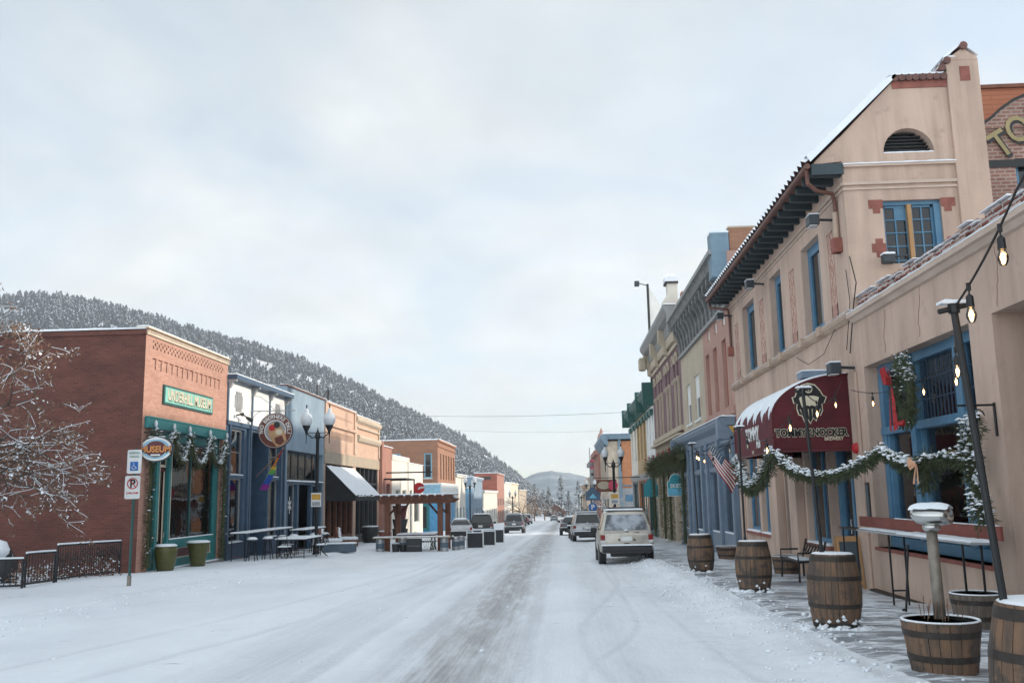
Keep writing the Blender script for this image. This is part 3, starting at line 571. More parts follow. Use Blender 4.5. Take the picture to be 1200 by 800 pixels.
    for z in (g0+.275, g0+.585): tr.lbox(TS, 30.62, 34.32, .0, .03, z, z+.035)
    for u in (30.62, 34.28): tr.lbox(TS, u, u+.035, .0, .032, g0+.28, g0+.6)
    for u in (28.74, 29.60, 30.50): tr.lbox(TS, u, u+.035, -.05, .085, g0+.9, 3.6)
    tr.build('cream_trim', 'cream', t)
    w = B(); w.lbox(TS, 32.25, 32.31, -.05, .03, g0+.9, 3.6); wf = w.build('window', 'green', t)
    B().lbox(TS, 30.5, 34.45, -.03, -.015, g0+.9, 3.62).build('pane', 'glass', wf); B().lbox(TS, 28.85, 29.4, -.03, -.015, g0+.7, 3.62).build('pane', 'glass', wf)
    d = B(); dz = g0+.04; d.lbox(TS, 29.62, 30.34, -.12, -.06, dz, dz+.62); d.lbox(TS, 29.62, 29.72, -.12, -.06, dz+.62, 2.75); d.lbox(TS, 30.24, 30.34, -.12, -.06, dz+.62, 2.75); d.lbox(TS, 29.72, 30.24, -.12, -.06, 2.62, 2.75)
    dr = d.build('door', 'maroon', t); e = B()
    for a in ((29.72, 29.76, dz+.62, 2.62), (30.20, 30.24, dz+.62, 2.62), (29.72, 30.24, dz+.62, dz+.66), (29.62, 29.66, 2.8, 3.6), (30.3, 30.34, 2.8, 3.6), (29.62, 30.34, 2.76, 2.84), (29.62, 30.34, 3.5, 3.6)): e.lbox(TS, a[0], a[1], -.06, -.03, a[2], a[3])
    e.build('door_trim', 'cream', dr); B().lbox(TS, 29.72, 30.24, -.10, -.09, dz+.62, 3.55).build('door_pane', 'glass', dr); B().tube([TS(30.28, -.02, dz+.95), TS(30.28, -.0, dz+1.15)], .015).build('handle', 'chrome', dr)
    B().lbox(TL, 29.3, 35.1, -.2, .10, zs-.25, zs+.02).build('step', 'fieldstone', t); B().snow(XL-.1, XL+.1, 30.5, 34.9, zs+.02, .02).build('sill_snow', 'snow', t)
    B().snow(XL-.16, XL-.065, 30.5, 34.4, g0+.92, .03, 0).build('sill_snow', 'snow', t)
    roomset(t, TX(XL-.3, 1), 28.3, 34.9, zs, 4.0, 4)
underhill()
# oval museum sign on a bracket, facing the camera
t = thing('oval_sign', (XL+.42, 28.15, 3.25), 'oval hanging museum sign with gold lettering beside the teal beam', 'sign')
oval = lambda a, b, n=36: [(XL+.42+a*cos(2*pi*i/n), 3.25+b*sin(2*pi*i/n)) for i in range(n)]
B().plate(TY(28.15, -1), oval(.55, .40), -.04, .04).build('board', 'charcoal', t); B().plate(TY(28.15, -1), oval(.51, .36), .04, .048).build('rim', 'sign_white', t)
B().plate(TY(28.15, -1), oval(.44, .30), .048, .054).build('face', 'lightblue', t); B().plate(TY(28.15, -1), oval(.33, .25), .054, .058).build('medallion', 'maroon', t)
text('lettering_shadow', 'MUSEUM', (XL+.43, 28.085, 3.225), '-y', .27, 'black_ink', t, .002, .92, .02); text('lettering', 'MUSEUM', (XL+.42, 28.078, 3.235), '-y', .27, 'goldletter', t, .003, .92, .01)
B().lbox(TY(28.1, -1), XL+.27, XL+.57, .0, .016, 3.04, 3.09).build('date_strip', 'sign_white', t)
B().tube([(XL, 28.15, 3.78), (XL+.95, 28.15, 3.78)], .018).tube([(XL+.2, 28.15, 3.78), (XL+.2, 28.15, 3.55)], .008).tube([(XL+.65, 28.15, 3.78), (XL+.65, 28.15, 3.55)], .008).build('bracket', 'black', t)
B().snow(XL+.16, XL+.68, 28.11, 28.19, 3.62, .025, 0).build('snow', 'snow', t)

def garland(name, pts, r, label, cat='garland', group=None, dens=520, m='needle', snowy=.3, bows=(), nl=.085, bowm='bow'):
    pts = [Vector(p) for p in pts]; seg = [(pts[i+1]-pts[i]).length for i in range(len(pts)-1)]; tot = sum(seg); t = thing(name, pts[0], label, cat, group)
    g = B(); sn = B()
    for k in range(int(tot*dens)):
        d = random.uniform(0, tot); i = 0
        while i < len(seg)-1 and d > seg[i]: d -= seg[i]; i += 1
        p = pts[i].lerp(pts[i+1], d/seg[i]); ax = (pts[i+1]-pts[i]).normalized(); v = Vector((random.gauss(0, 1), random.gauss(0, 1), random.gauss(0, 1))); v = (v-ax*v.dot(ax)*.5).normalized()
        rr = r*random.uniform(.1, 1)**.6*(1+.35*sin(d*9+i*2)); q = p+v*rr; w = v.cross(Vector((random.random(), random.random(), random.random()))).normalized()*random.uniform(.006, .013); L = (v+ax*random.uniform(-.8, .8)+Vector((0, 0, -.35))).normalized()*nl*random.uniform(.6, 1.3)
        g.quad(q-w, q+w, q+L+w*.3, q+L-w*.3)
        if v.z > .25 and random.random() < snowy and rr > r*.45:
            s_ = random.uniform(.014, .042); u = Vector((random.gauss(0, 1), random.gauss(0, 1), .1)).normalized(); c = q+L*.4+Vector((0, 0, .012)); e = u.cross(Vector((0, 0, 1))).normalized()
            sn.add([c-u*s_*1.6, c+e*s_*.8, c+u*s_*1.6, c-e*s_*.8, c+Vector((0, 0, s_*.8))], [(0, 1, 4), (1, 2, 4), (2, 3, 4), (3, 0, 4), (0, 3, 2, 1)])
    co = B(); co.tube(pts, r*.4, 7); co.build('core', m, t); g.build('foliage', m, t, recalc=False)
    if snowy > .35:
        for i in range(len(pts)-1):
            k0 = 0.0
            while k0 < .95:
                k1 = min(1, k0+random.uniform(.25, .7)); P_ = [pts[i].lerp(pts[i+1], k0+(k1-k0)*j/5)+Vector((random.gauss(0, .02), random.gauss(0, .02), r*.82+random.gauss(0, .015))) for j in range(6)]
                sn.tube(P_, [.006]+[random.uniform(.02, .045) for _ in range(4)]+[.006], 6); k0 = k1+random.uniform(.02, .25)
    if snowy and sn.v: sn.build('snow', 'snow', t)
    for q in bows:
        q = Vector(q); bb = B()
        for s_ in (-1, 1):
            bb.add([q+Vector(a) for a in ((0,0,0),(-.04,s_*.16,.11),(-.07,s_*.19,0),(-.04,s_*.15,-.09),(0,s_*.02,-.03))], [(0,1,2),(0,2,3),(0,3,4)]); bb.add([q+Vector(a) for a in ((0,0,0),(-.03,s_*.05,-.3),(-.03,s_*.12,-.28),(0,s_*.03,0))], [(0,1,2,3)])
        bb.build('bow', bowm, t)
    return t
gx = XL+.16
garland('garland_column', [(gx, 28.42, sw(28)+.1), (gx, 28.42, 1.5), (gx, 28.42, 3.85)], .11, 'full green garland wrapping the corner post beside the oval sign', 'garland', None, 520, 'needle_dry', .06)
garland('garland_column', [(gx, 34.75, sw(34)+.1), (gx, 34.75, 1.5), (gx, 34.75, 3.85)], .15, 'full green garland on the post between teal storefront and blue storefront', 'garland', None, 520, 'needle_dry', .06)
for i, (a, bb, s_, l) in enumerate(((28.5, 29.9, .5, 'short snowy garland swag behind the oval sign'), (29.9, 31.25, .95, 'snowy garland swag right of the oval sign'), (31.25, 33.05, 1.0, 'snowy garland swag over the middle of the museum window'), (33.05, 34.7, .95, 'snowy garland swag nearest the blue storefront'))):
    pts = [(gx+.08, a+(bb-a)*k/8, 3.85-s_*(1-abs(2*k/8-1)**2.2)) for k in range(9)]; garland('garland_swag', pts, .13, l, 'garland', 'swags under the teal beam', 480, 'needle_dry', .45)

def pot(name, x, y, prof, m, label, cat, grp=None, cap=.2, h=None, n=22):
    t = thing(name, (x, y, gz(x, y)-.03), label, cat, grp); B().lathe((x, y, gz(x, y)-.03), prof, n).build('bowl', m, t, smooth=True)
    z = prof[-1][1]; r = prof[-1][0]; B().lathe((x, y, gz(x, y)-.03+z-.02), [(r*1.02, 0), (r*1.03, .03), (r*.8, .07), (.01, .08)], 18, .02).build('snow', 'snow', t, smooth=True); return t
OP = [(.24, 0), (.27, .1), (.33, .4), (.36, .62), (.35, .7), (.31, .75), (.33, .80)]
pot('planter', -12.60, 29.2, OP, 'olive', 'rounded olive glazed planter beside the museum door', 'planter', 'olive planters')
pot('planter', -12.55, 31.7, [(.24, 0), (.26, .2), (.32, .55), (.37, .78), (.38, .84)], 'olive', 'straight sided olive planter before the museum kick panel', 'planter', 'olive planters')

def white_blue():
    y0, y1 = 35.2, 42.9; t = thing('deli_building', (XL, y0, sw(y0)), 'white boarded two storey deli building with blue frames and shallow cornice', 'building')
    zs = sw(39)-.05; H = [(35.6, 37.3, zs+.75, 2.5, .3), (35.6, 37.3, 2.62, 4.45, .3), (38.0, 40.2, zs, 4.45, 1.2), (40.6, 42.1, zs+.75, 2.5, .3), (40.6, 42.1, 2.62, 4.45, .3)]
    b = B(); b.wall(TL, y0, y1, -1.2, 4.62, H); b.build('shopfront', 'cobalt', t)
    b = B(); b.wall(TL, y0, y1, 4.62, 6.35, []); body(b, TL, y0, y1, 4.62, 6.4, 14); b.quad((XL-14,y0,-1),(XL,y0,-1),(XL,y0,4.62),(XL-14,y0,4.62)); b.quad((XL-14,y1,-1),(XL,y1,-1),(XL,y1,4.62),(XL-14,y1,4.62)); b.quad((XL-14,y0,-1),(XL-14,y1,-1),(XL-14,y1,4.7),(XL-14,y0,4.7)); b.build('upper_wall', 'white', t)
    p = B()
    for u in (35.2, 38.05, 40.4, 42.75): p.lbox(TL, u, u+.15, 0, .05, 4.62, 6.2)
    p.lbox(TL, y0, y1, 0, .09, 4.55, 4.72); p.lbox(TL, y0, y1+.05, 0, .38, 6.32, 6.5)
    for u in (35.5, 37.7, 37.95, 40.3, 42.2, 42.75): p.lbox(TL, u-.02, u+.14, 0, .07, -1, 4.55)
    p.build('pilasters', 'cobalt', t, bevel=.01)
    k = B()
    for u in (35.22, 38.04, 40.39, 42.72): k.prism(TL, [(0, 5.95), (.12, 6.02), (.2, 6.2), (.34, 6.24), (.34, 6.32), (0, 6.32)], u, u+.17)
    k.build('brackets', 'grey', t)
    B().snow(XL-.1, XL+.38, y0, y1+.05, 6.5, .05).build('cornice_snow', 'snow', t)
    for u, w in ((36.5, .9), (41.6, .75)):
        o = B(); o.lbox(TL, u-w*.35, u+w*.35, 0, .03, 5.15, 5.95); o.lbox(TL, u-w*.5, u+w*.5, 0, .025, 5.3, 5.8); o.build('upper_vent', 'grey', t); B().lbox(TL, u-w*.3, u+w*.3, .03, .04, 5.2, 5.9).build('vent_panel', 'graylight', t)
    for (a, c) in ((35.6, 37.3), (40.6, 42.1)):
        window(t, TL, a, c, 2.62, 4.45, 'graylight', 1, 2, .14, .07, 'darkglass' if 0 else 'glass', None, curtain=.0, snowy=True)
        window(t, TL, a, c, zs+.75, 2.5, 'graylight', 1, 1, .14, .07, 'glass', None, snowy=True)
        B().lbox(TL, a, c, -.32, -.06, 2.5, 2.62).build('mid_rail', 'cobalt', t)
    dr = B(); dr.lbox(TL, 38.1, 40.1, -1.15, -1.1, zs, 4.4); dr.build('doorway', 'blue_dark', t); B().lbox(TL, 38.5, 39.4, -1.1, -1.06, zs+.3, 2.5).build('door_pane', 'darkglass', t)
    roomset(t, TX(XL-.33, 1), 35.5, 37.9, zs, 4.5, 2.4); roomset(t, TX(XL-.33, 1), 40.3, 42.5, zs, 4.5, 2.4)
    po = B().lbox(TL, 36.0, 36.35, -.22, -.2, 1.75, 2.15).build('window_sign', 'sign_red', t); B().lbox(TL, 41.0, 41.6, -.22, -.2, 1.5, 2.3).build('window_poster', 'amber', t); B().lbox(TL, 35.9, 36.5, -.24, -.22, .5, 1.3).build('window_notice', 'curtain', t)
    B().snow(XL, XL+.1, 35.7, 37.2, zs+.75, .03, 0).build('ledge_snow', 'snow', t)
white_blue()
t = thing('wall_spotlight', (XL, 36.6, 4.95), 'black double spotlight on the white boarded wall', 'light'); B().tube([(XL, 36.3, 5.0), (XL+.25, 36.3, 5.02), (XL+.3, 36.9, 4.9)], .03).build('bracket', 'black', t)
B().tube([(XL+.3, 36.6, 4.92), (XL+.5, 36.75, 4.8)], [.05, .09], 10).build('lamp_head', 'black', t); B().tube([(XL+.2, 36.2, 5.02), (XL+.32, 36.1, 5.0)], [.05, .08], 10).build('lamp_head', 'black', t)
# round deli sign
t = thing('round_sign', (-11.95, 38, 4.45), 'large round brown deli sign with tan picture hanging over the sidewalk', 'sign'); T8 = TY(38, -1); cc = (-11.93, 4.46)
circ = lambda r, c=cc, n=40, sy=1: [(c[0]+r*cos(2*pi*i/n), c[1]+sy*r*sin(2*pi*i/n)) for i in range(n)]
B().plate(T8, circ(.74), -.04, .03).build('rim', 'charcoal', t); B().plate(T8, circ(.72), .03, .04).build('ring', 'brownbadge', t); B().plate(T8, circ(.70), .04, .0405).build('ring_edge', 'sign_white', t); B().plate(T8, circ(.685), .0405, .046).build('band', 'brownbadge', t); B().plate(T8, circ(.46), .046, .052).build('inner_rim', 'sign_white', t); B().plate(T8, circ(.42), .052, .056).build('disc', 'grey', t)
B().plate(T8, [(cc[0]+a, cc[1]+b) for a, b in ((-.25,-.2),(-.3,.1),(-.12,.33),(.1,.3),(.28,.1),(.42,-.1),(.5,-.4),(.33,-.62),(.08,-.66),(-.1,-.45))], .056, .085).build('picture', 'tanfig', t)
B().plate(T8, circ(.13, (cc[0]-.12, cc[1]+.12)), .085, .1).build('red_spot', 'sign_red', t); B().plate(T8, circ(.13, (cc[0]+.08, cc[1]+.24)), .085, .1).build('dark_spot', 'charcoal', t); B().plate(T8, circ(.15, (cc[0]+.18, cc[1]-.06), 20, .8), .085, .1).build('cream_spot', 'letter', t); B().plate(T8, [(cc[0]+a, cc[1]+b) for a, b in ((.0,-.3),(.3,-.2),(.42,-.45),(.25,-.6),(.05,-.52))], .085, .1).build('brown_patch', 'brownbadge', t)
for i, ch in enumerate('TWO BROTHERS DELI'):
    a = R(188-i*12.4); text('ring_letter', ch, (cc[0]+.575*cos(a), 38-.052, cc[1]+.575*sin(a)), '-y', .20, 'sign_white', t, .003, 1, .006, tilt=a-pi/2) if ch != ' ' else None
B().tube([(XL, 38, 5.3), (-11.1, 38, 5.3)], .02).tube([(XL, 38, 5.95), (-12.6, 38, 5.9), (-12.2, 38, 5.6), (-12.0, 38, 5.3)], .014).tube([(XL, 38, 4.9), (-12.7, 38, 5.25), (-12.5, 38, 5.3)], .014).tube([(-12.3, 38, 5.3), (-12.3, 38, 5.08)], .008).tube([(-11.6, 38, 5.3), (-11.6, 38, 5.08)], .008).build('bracket', 'grey', t)
# rainbow flag hanging from a slanted pole
t = thing('rainbow_flag', (XL, 39.0, 2.6), 'limp rainbow flag on a slanted pole under the round sign', 'flag'); a = Vector((-11.8, 38.2, 3.95)); p0 = Vector((XL, 38.9, 2.6))
B().tube([p0, Vector((-11.55, 38.1, 3.75))], .018).build('pole', 'timber', t)
top = Vector((-11.62, 38.12, 3.66)); bot = Vector((-12.72, 38.62, 2.02))
for i, m in enumerate(('clothred', 'clothorange', 'clothyellow', 'clothgreen', 'clothblue', 'violet')):
    f0, f1 = [(0, .42), (.2, .55), (.42, .68), (.5, .78), (.62, .92), (.86, 1.0)][i]; b = B(); off = i*.012
    for k in range(5):
        q0 = top.lerp(bot, f0+(f1-f0)*k/5); q1 = top.lerp(bot, f0+(f1-f0)*(k+1)/5); w0 = .05+.30*(f0+(f1-f0)*k/5)**.8*(1 if i > 1 else .35); w1 = .05+.30*(f0+(f1-f0)*(k+1)/5)**.8*(1 if i > 1 else .35); s0 = -.03 if i < 2 else .06*(i-2)*.3
        b.quad(q0+Vector((s0-w0*.2, -off, .03)), q0+Vector((w0*.8+s0, -off-.03, 0)), q1+Vector((w1*.8+s0, -off-.03, 0)), q1+Vector((s0-w1*.2, -off, .03)))
    b.build('cloth', m, t)

def blue_bldg():
    y0, y1 = 42.9, 50.1; t = thing('blue_brick_shop', (XL, y0, sw(y0)), 'pale blue painted brick shop with brown coping and row of transom windows', 'building'); zs = sw(46)-.05
    H = [(43.3, 49.8, zs, 3.95, .3)]; b = B(); b.wall(TL, y0, y1, -1.3, 6.95, H); body(b, TL, y0, y1, -1.3, 6.6, 14); b.quad((XL-14,y0,6.5),(XL,y0,6.5),(XL,y0,6.95),(XL-14,y0,6.95)); b.build('wall', 'bluewall', t)
    B().lbox(TL, y0-.02, y1, -.3, .08, 6.95, 7.02).build('coping', 'copper', t); B().snow(XL-.3, XL+.08, y0, y1, 7.02, .03).build('coping_snow', 'snow', t)
    TS = TX(XL-.1, 1)
    window(t, TS, 43.4, 49.7, 2.55, 3.95, 'charcoal', 5, 1, .1, .06, 'glass', None, curtain=0.0, snowy=False); B().snow(XL-.12, XL+.1, 43.4, 49.7, 2.47, .06, 0).build('transom_snow', 'snow', t)
    f = B(); f.lbox(TS, 43.3, 49.8, -.1, .12, 2.33, 2.47)
    for u in (43.3, 45.1, 47.6, 49.4): f.lbox(TS, u, u+.3, -.1, .1, zs, 2.35)
    f.lbox(TS, 43.5, 45.2, -.1, .06, zs, zs+.75); f.build('shopfront', 'cobalt', t, bevel=.01)
    window(t, TS, 43.6, 45.1, zs+.75, 2.33, 'grey', 1, 1, .1, .05, 'glass', None, snowy=True); window(t, TS, 47.9, 49.4, zs+.75, 2.33, 'grey', 1, 1, .1, .05, 'glass')
    B().lbox(TS, 47.9, 49.4, -.1, .05, zs, zs+.75).build('kick_panel', 'grey', t); B().lbox(TS, 45.4, 47.6, -.9, -.85, zs, 2.4).build('doorway', 'blue_dark', t)
    roomset(t, TX(XL-.5, 1), 43.3, 49.8, zs, 4.0, 3)
    s = B(); c = TS(44.35, -.06, 1.35)
    for a in range(3): an = a*pi/3+.5; s.add([(c[0], c[1]+.33*cos(an)-.05*sin(an), c[2]+.4*sin(an)+.05*cos(an)), (c[0], c[1]+.33*cos(an)+.05*sin(an), c[2]+.4*sin(an)-.05*cos(an)), (c[0]+.01, c[1]-.33*cos(an)+.05*sin(an), c[2]-.4*sin(an)-.05*cos(an)), (c[0]+.01, c[1]-.33*cos(an)-.05*sin(an), c[2]-.4*sin(an)+.05*cos(an))], [(0,1,2,3)])
    s.build('snowflake_decal', 'sign_white', t)
    r = thing('brick_chimney', (XL-2.6, 43.1, 6.5), 'low red brick chimney at the near corner of the blue shop roof', 'chimney'); B().box(XL-4.4, XL-.7, 43.0, 43.5, 6.4, 7.0).build('stack', 'orangewall', r); B().snow(XL-4.4, XL-.7, 43.0, 43.5, 7.0, .05).build('snow', 'snow', r)
blue_bldg()

def peach():
    for y0, y1, zt, lab, q in ((50.1, 57.6, 6.85, 'peach brick shop with sawtooth brick frieze and black awning', 0), (57.6, 65.3, 6.72, 'peach brick shop with rounded plaster cornice beside the sawtooth one', 1)):
        t = thing('peach_brick_shop', (XL, y0, sw(y0)), lab, 'building'); zs = sw((y0+y1)/2)-.06
        H = [(y0+.4, y1-.35, zs, 3.55, .3)]; 
        if not q:
            for i in range(20): u = y0+1.2+i*.29; H.append((u, u+.13, 5.0, 5.4, .09))
            for i in range(24): u = y0+.8+i*.25; H.append((u, u+.09, 6.18, 6.26, .08)); H.append((u+.12, u+.2, 6.28, 6.35, .08))
        b = B(); b.wall(TL, y0, y1, -1.6, zt, H); body(b, TL, y0, y1, -1.6, zt-.3, 14); b.build('wall', 'peach', t)
        if not q: B().quad(TL(y0,-.12,4.9), TL(y1,-.12,4.9), TL(y1,-.12,6.5), TL(y0,-.12,6.5)).build('backing', 'ubrick', t)
        c = B(); c.lbox(TL, y0, y1, -.3, .1, zt, zt+.08)
        if q: c.prism(TL, [(0, 5.1), (.18, 5.2), (.28, 5.4), (.24, 5.55), (0, 5.62)], y0+.4, y1-.3); c.lbox(TL, y0+.4, y1-.3, 0, .14, 6.0, 6.12); c.prism(TL, [(0, 6.3), (.2, 6.45), (.24, 6.6), (.14, 6.72), (0, 6.72)], y0, y1)
        else: c.lbox(TL, y0+.6, y1-.2, 0, .16, 5.62, 5.8)
        c.lbox(TL, y0, y0+.35, 0, .08, 4.3, zt); c.lbox(TL, y1-.3, y1, 0, .08, 4.3, zt); c.build('cornice', 'stone' if q else 'peach', t, bevel=.02)
        B().lbox(TL, y0, y1, 0, .06, 3.55, 4.2).build('fascia', 'beige', t)
        B().snow(XL-.3, XL+.12, y0, y1, zt+.08, .07).build('coping_snow', 'snow', t)
        TS = TX(XL-.12, 1); f = B(); n = 5
        for i in range(n+1): u = y0+.4+(y1-y0-.95)*i/n; f.lbox(TS, u, u+.16, -.1, .08, zs, 3.55)
        f.lbox(TS, y0+.4, y1-.35, -.1, .08, 2.45, 2.6); f.lbox(TS, y0+.4, y0+2.8, -.1, .07, zs, zs+.6); f.lbox(TS, y1-3, y1-.35, -.1, .07, zs, zs+.6); sf = f.build('shopfront', 'charcoal' if q else 'cedar', t)
        B().lbox(TS, y0+.4, y1-.35, -.08, -.07, zs+.5, 3.55).build('pane', 'glass', sf); roomset(t, TX(XL-.4, 1), y0+.4, y1-.35, zs, 3.6, 3)
    # black shed awning with snow on the first shop
    t = thing('awning', (XL, 51, 3.2), 'black shed awning thick with snow on the sawtooth peach shop', 'awning'); ya, yb = 50.4, 57.2; P0 = (XL+.02, 3.42); P1 = (XL+1.7, 1.75)
    b = B(); b.quad((P0[0],ya,P0[1]), (P0[0],yb,P0[1]), (P1[0],yb,P1[1]), (P1[0],ya,P1[1])); b.quad((P0[0],ya,P0[1]-.03), (P0[0],yb,P0[1]-.03), (P1[0],yb,P1[1]-.03), (P1[0],ya,P1[1]-.03))
    for y in (ya, yb): b.quad((P0[0],y,P0[1]), (P1[0],y,P1[1]), (P1[0],y,P1[1]-.28), (P0[0],y,P1[1]-.28))
    b.quad((P1[0],ya,P1[1]), (P1[0],yb,P1[1]), (P1[0],yb,P1[1]-.28), (P1[0],ya,P1[1]-.28)); b.build('canvas', 'canvas', t)
    s = B(); n = 26
    for j in range(n+1):
        y = ya+(yb-ya)*j/n
        for i in range(7):
            k = i/6; e = .07*(1-abs(2*k-1)**6)*(1-abs(2*j/n-1)**10)+random.uniform(0, .015); s.v.append((P0[0]+(P1[0]-P0[0])*k+e*.7+.01, y+random.uniform(-.03, .03), P0[1]+(P1[1]-P0[1])*k+e+.01-(random.uniform(0, .08) if i == 6 else 0)))
    for j in range(n):
        for i in range(6): a = j*7+i; s.f.append((a, a+1, a+8, a+7))
    s.build('snow', 'snow', t, smooth=True)
peach()
def further_left():
    t = thing('salmon_building', (XL, 65.3, sw(65)), 'narrow salmon stucco building between peach brick and cream building', 'building'); zs = -1.4
    b = B(); b.wall(TL, 65.3, 70.3, -2, 5.3, [(66.2, 67.4, 0.6, 2.9), (68.2, 69.6, zs, 2.6)]); body(b, TL, 65.3, 70.3, -2, 5.3, 12); b.lbox(TL, 65.3, 65.8, 0, .25, -2, 5.6); b.build('wall', 'salmon', t); window(t, TL, 66.2, 67.4, .6, 2.9, 'redwall'); B().lbox(TL, 68.2, 69.6, -.2, -.15, zs, 2.6).build('door', 'maroon', t); B().snow(XL-.3, XL+.1, 65.3, 70.3, 5.3, .07).build('snow', 'snow', t)
    t = thing('cream_building', (XL, 70.3, sw(70)), 'low cream plaster building with stepped parapet and dark awning frame', 'building')
    b = B(); H = [(72, 74, -.6, 2.2), (75, 77, -.6, 2.2), (78.5, 80, -1.7, 2.2), (81, 84, -.6, 2.2)]; b.wall(TL, 70.3, 86, -2.2, 4.45, H); body(b, TL, 70.3, 86, -2.2, 4.4, 14); b.lbox(TL, 70.3, 78, -.3, .05, 4.45, 4.8); b.lbox(TL, 77.6, 78.1, 0, .08, -2, 4.8); b.build('wall', 'ivory', t)
    for h in H: window(t, TL, *h[:4], 'white')
    B().snow(XL-.3, XL+.08, 70.3, 78, 4.8, .06).snow(XL-.3, XL+.08, 78, 86, 4.45, .06).build('snow', 'snow', t)
    t = thing('bare_awning', (XL, 66.5, 3), 'bare dark steel awning frame on the salmon building wall', 'awning'); b = B(); b.tube([(XL, 66, 2.9), (XL+1.8, 66, 2.9), (XL+1.8, 69.8, 2.9), (XL, 69.8, 2.9)], .06); b.tube([(XL+1.8, 69.8, 2.9), (XL+1.8, 69.8, 1.5)], .05); b.tube([(XL, 66, 4.0), (XL, 66, 2.6)], .05); b.build('rails', 'black', t)
    t = thing('roof_unit', (-16, 90, 5.2), 'small dark vent unit on the roof before the brown brick corner building', 'vent'); B().lathe((-18, 88, 4.4), [(.5, 0), (.5, .8), (.8, 1.0), (.8, 1.5), (.3, 1.7)], 12).build('cowl', 'charcoal', t); B().box(-18.6, -17.4, 87.4, 88.6, 4.3, 4.6).build('curb', 'grey', t)
    # red round sign on a bracket and its board
    t = thing('round_red_sign', (-10.6, 68, 2.2), 'red disc sign above a white board on a long bracket over the sidewalk', 'sign'); T = TY(68, -1); n = 30
    B().tube([(XL, 68, 3.4), (-9.6, 68, 3.4)], .05).build('bracket', 'black', t); c = (-10.55, 2.25)
    B().plate(T, [(c[0]+.40*cos(2*pi*i/n), c[1]+.40*sin(2*pi*i/n)) for i in range(n)], -.06, .06).build('disc', 'sign_red', t); B().plate(T, [(c[0]+.1+a, c[1]+b_) for a, b_ in ((-.2,-.1),(-.08,.08),(.3,.1),(.26,-.02),(0,-.04),(-.02,-.1))], .06, .075).build('emblem', 'sign_white', t)
    B().lbox(T, -11.15, -9.9, -.05, .05, 1.32, 1.72).build('board', 'beige', t); text('board_lettering', 'ROCKIES', (-10.4, 67.93, 1.4), '-y', .38, 'maroon', t) if 0 else B().lbox(T, -11.0, -10.1, .05, .06, 1.46, 1.55).build('board_stripe', 'maroon', t)
    # brown brick corner building
    t = thing('corner_brick_building', (XL, 96.5, sw(96)), 'two storey brown brick corner building over a light blue ground floor', 'building'); TSd = TY(96.5, -1)
    up = [(98.3+i*2.35, 99.4+i*2.35, 3.4, 6.1) for i in range(6)]
    b = B(); b.wall(TL, 96.5, 112, 3.0, 7.5, up, .25); b.wall(TSd, -40, XL, 3.0, 7.45, [(-14.45, -13.6, 3.5, 6.1), (-17.9, -16.9, 4.9, 6.1)], .25); b.quad((-40,96.5,7),(XL,96.5,7),(XL,112,7),(-40,112,7)); b.quad((-40,112,-3),(XL,112,-3),(XL,112,7.5),(-40,112,7.5))
    b.lbox(TL, 96.4, 112, 0, .12, 6.75, 6.95); b.lbox(TL, 96.4, 112, 0, .2, 7.3, 7.5); b.build('wall', 'cornerbrick', t)
    for h in up: window(t, TL, *h, 'cream', 1, 2, .15, .1)
    window(t, TSd, -14.45, -13.6, 3.5, 6.1, 'lightblue', 1, 2, .1, .14, sill='white'); window(t, TSd, -17.9, -16.9, 4.9, 6.1, 'lightblue', 1, 2, .1, .14, sill='white')
    b = B(); b.lbox(TL, 96.4, 112, 0, .35, 1.55, 3.0); b.lbox(TSd, -26, XL+.35, 0, .12, 1.55, 3.0); b.build('sign_band', 'white', t); b = B(); b.lbox(TSd, -26, XL+.3, .12, .14, 1.9, 2.8); b.build('blue_band', 'lightblue', t)
    b = B(); H = [(98, 100.5, -1.2, 1.2), (102, 103.2, -2, 1.2), (104.5, 109, -1.2, 1.2)]; b.wall(TL, 96.5, 112, -3, 1.55, H); b.wall(TSd, -40, XL, -3, 1.55, [(-15.2, -13.9, -1.9, .9), (-18.5, -16.8, -1.0, .9)]); b.build('ground_floor', 'skyblue', t)
    for h in H: window(t, TL, *h, 'white')
    window(t, TSd, -15.2, -13.9, -1.9, .9, 'teal', 1, 1, .1, .3); window(t, TSd, -18.5, -16.8, -1.0, .9, 'white')
    B().snow(-40, XL, 96.5, 97, 7.45, .12).snow(XL-.4, XL+.2, 96.5, 112, 7.5, .1).build('snow', 'snow', t)
    # buildings further down, one by one
    def far(name, y0, y1, zt, m, lab, depth=12, side=None, ncol=3, rows=(0,), roof='snow', cat='building', zb=None, x=XL, trim='white', awn=None):
        T = TX(x, 1); zb = S*y1-1 if zb is None else zb; t = thing(name, (x, y0, S*y0), lab, cat); g = S*(y0+y1)/2+.1; H = []
        for r_ in rows:
            for i in range(ncol):
                w = (y1-y0)/ncol; H.append((y0+w*(i+.25), y0+w*(i+.75), g+(.6 if r_ == 0 else 3.5*r_), g+(2.6 if r_ == 0 else 3.5*r_+1.5)))
        b = B(); b.wall(T, y0, y1, zb, zt, H, .2); body(b, T, y0, y1, zb, zt, depth); b.lbox(T, y0, y1, 0, .2, zt-.3, zt); b.build('wall', m, t)
        if side: B().lbox(TY(y0, -1), x-depth, x-.01, 0, .02, zb, zt-.01).build('side_wall', side, t)
        for h in H: window(t, T, *h, trim)
        B().snow(x-depth, x+.25, y0-.05, y1, zt, .12, .05).build('roof_snow', 'snow', t)
        if awn: B().prism(T, [(0, g+3.1), (0, g+3.0), (1.5, g+2.3), (1.5, g+2.4)], y0+.5, y1-.5).build('awning', awn, t)
        return t
    far('cream_gabled_shop', 112.5, 124, 4.2, 'ivory', 'cream shop with snowy roof just past the brown brick corner building', 14, ncol=3, trim='lightblue')
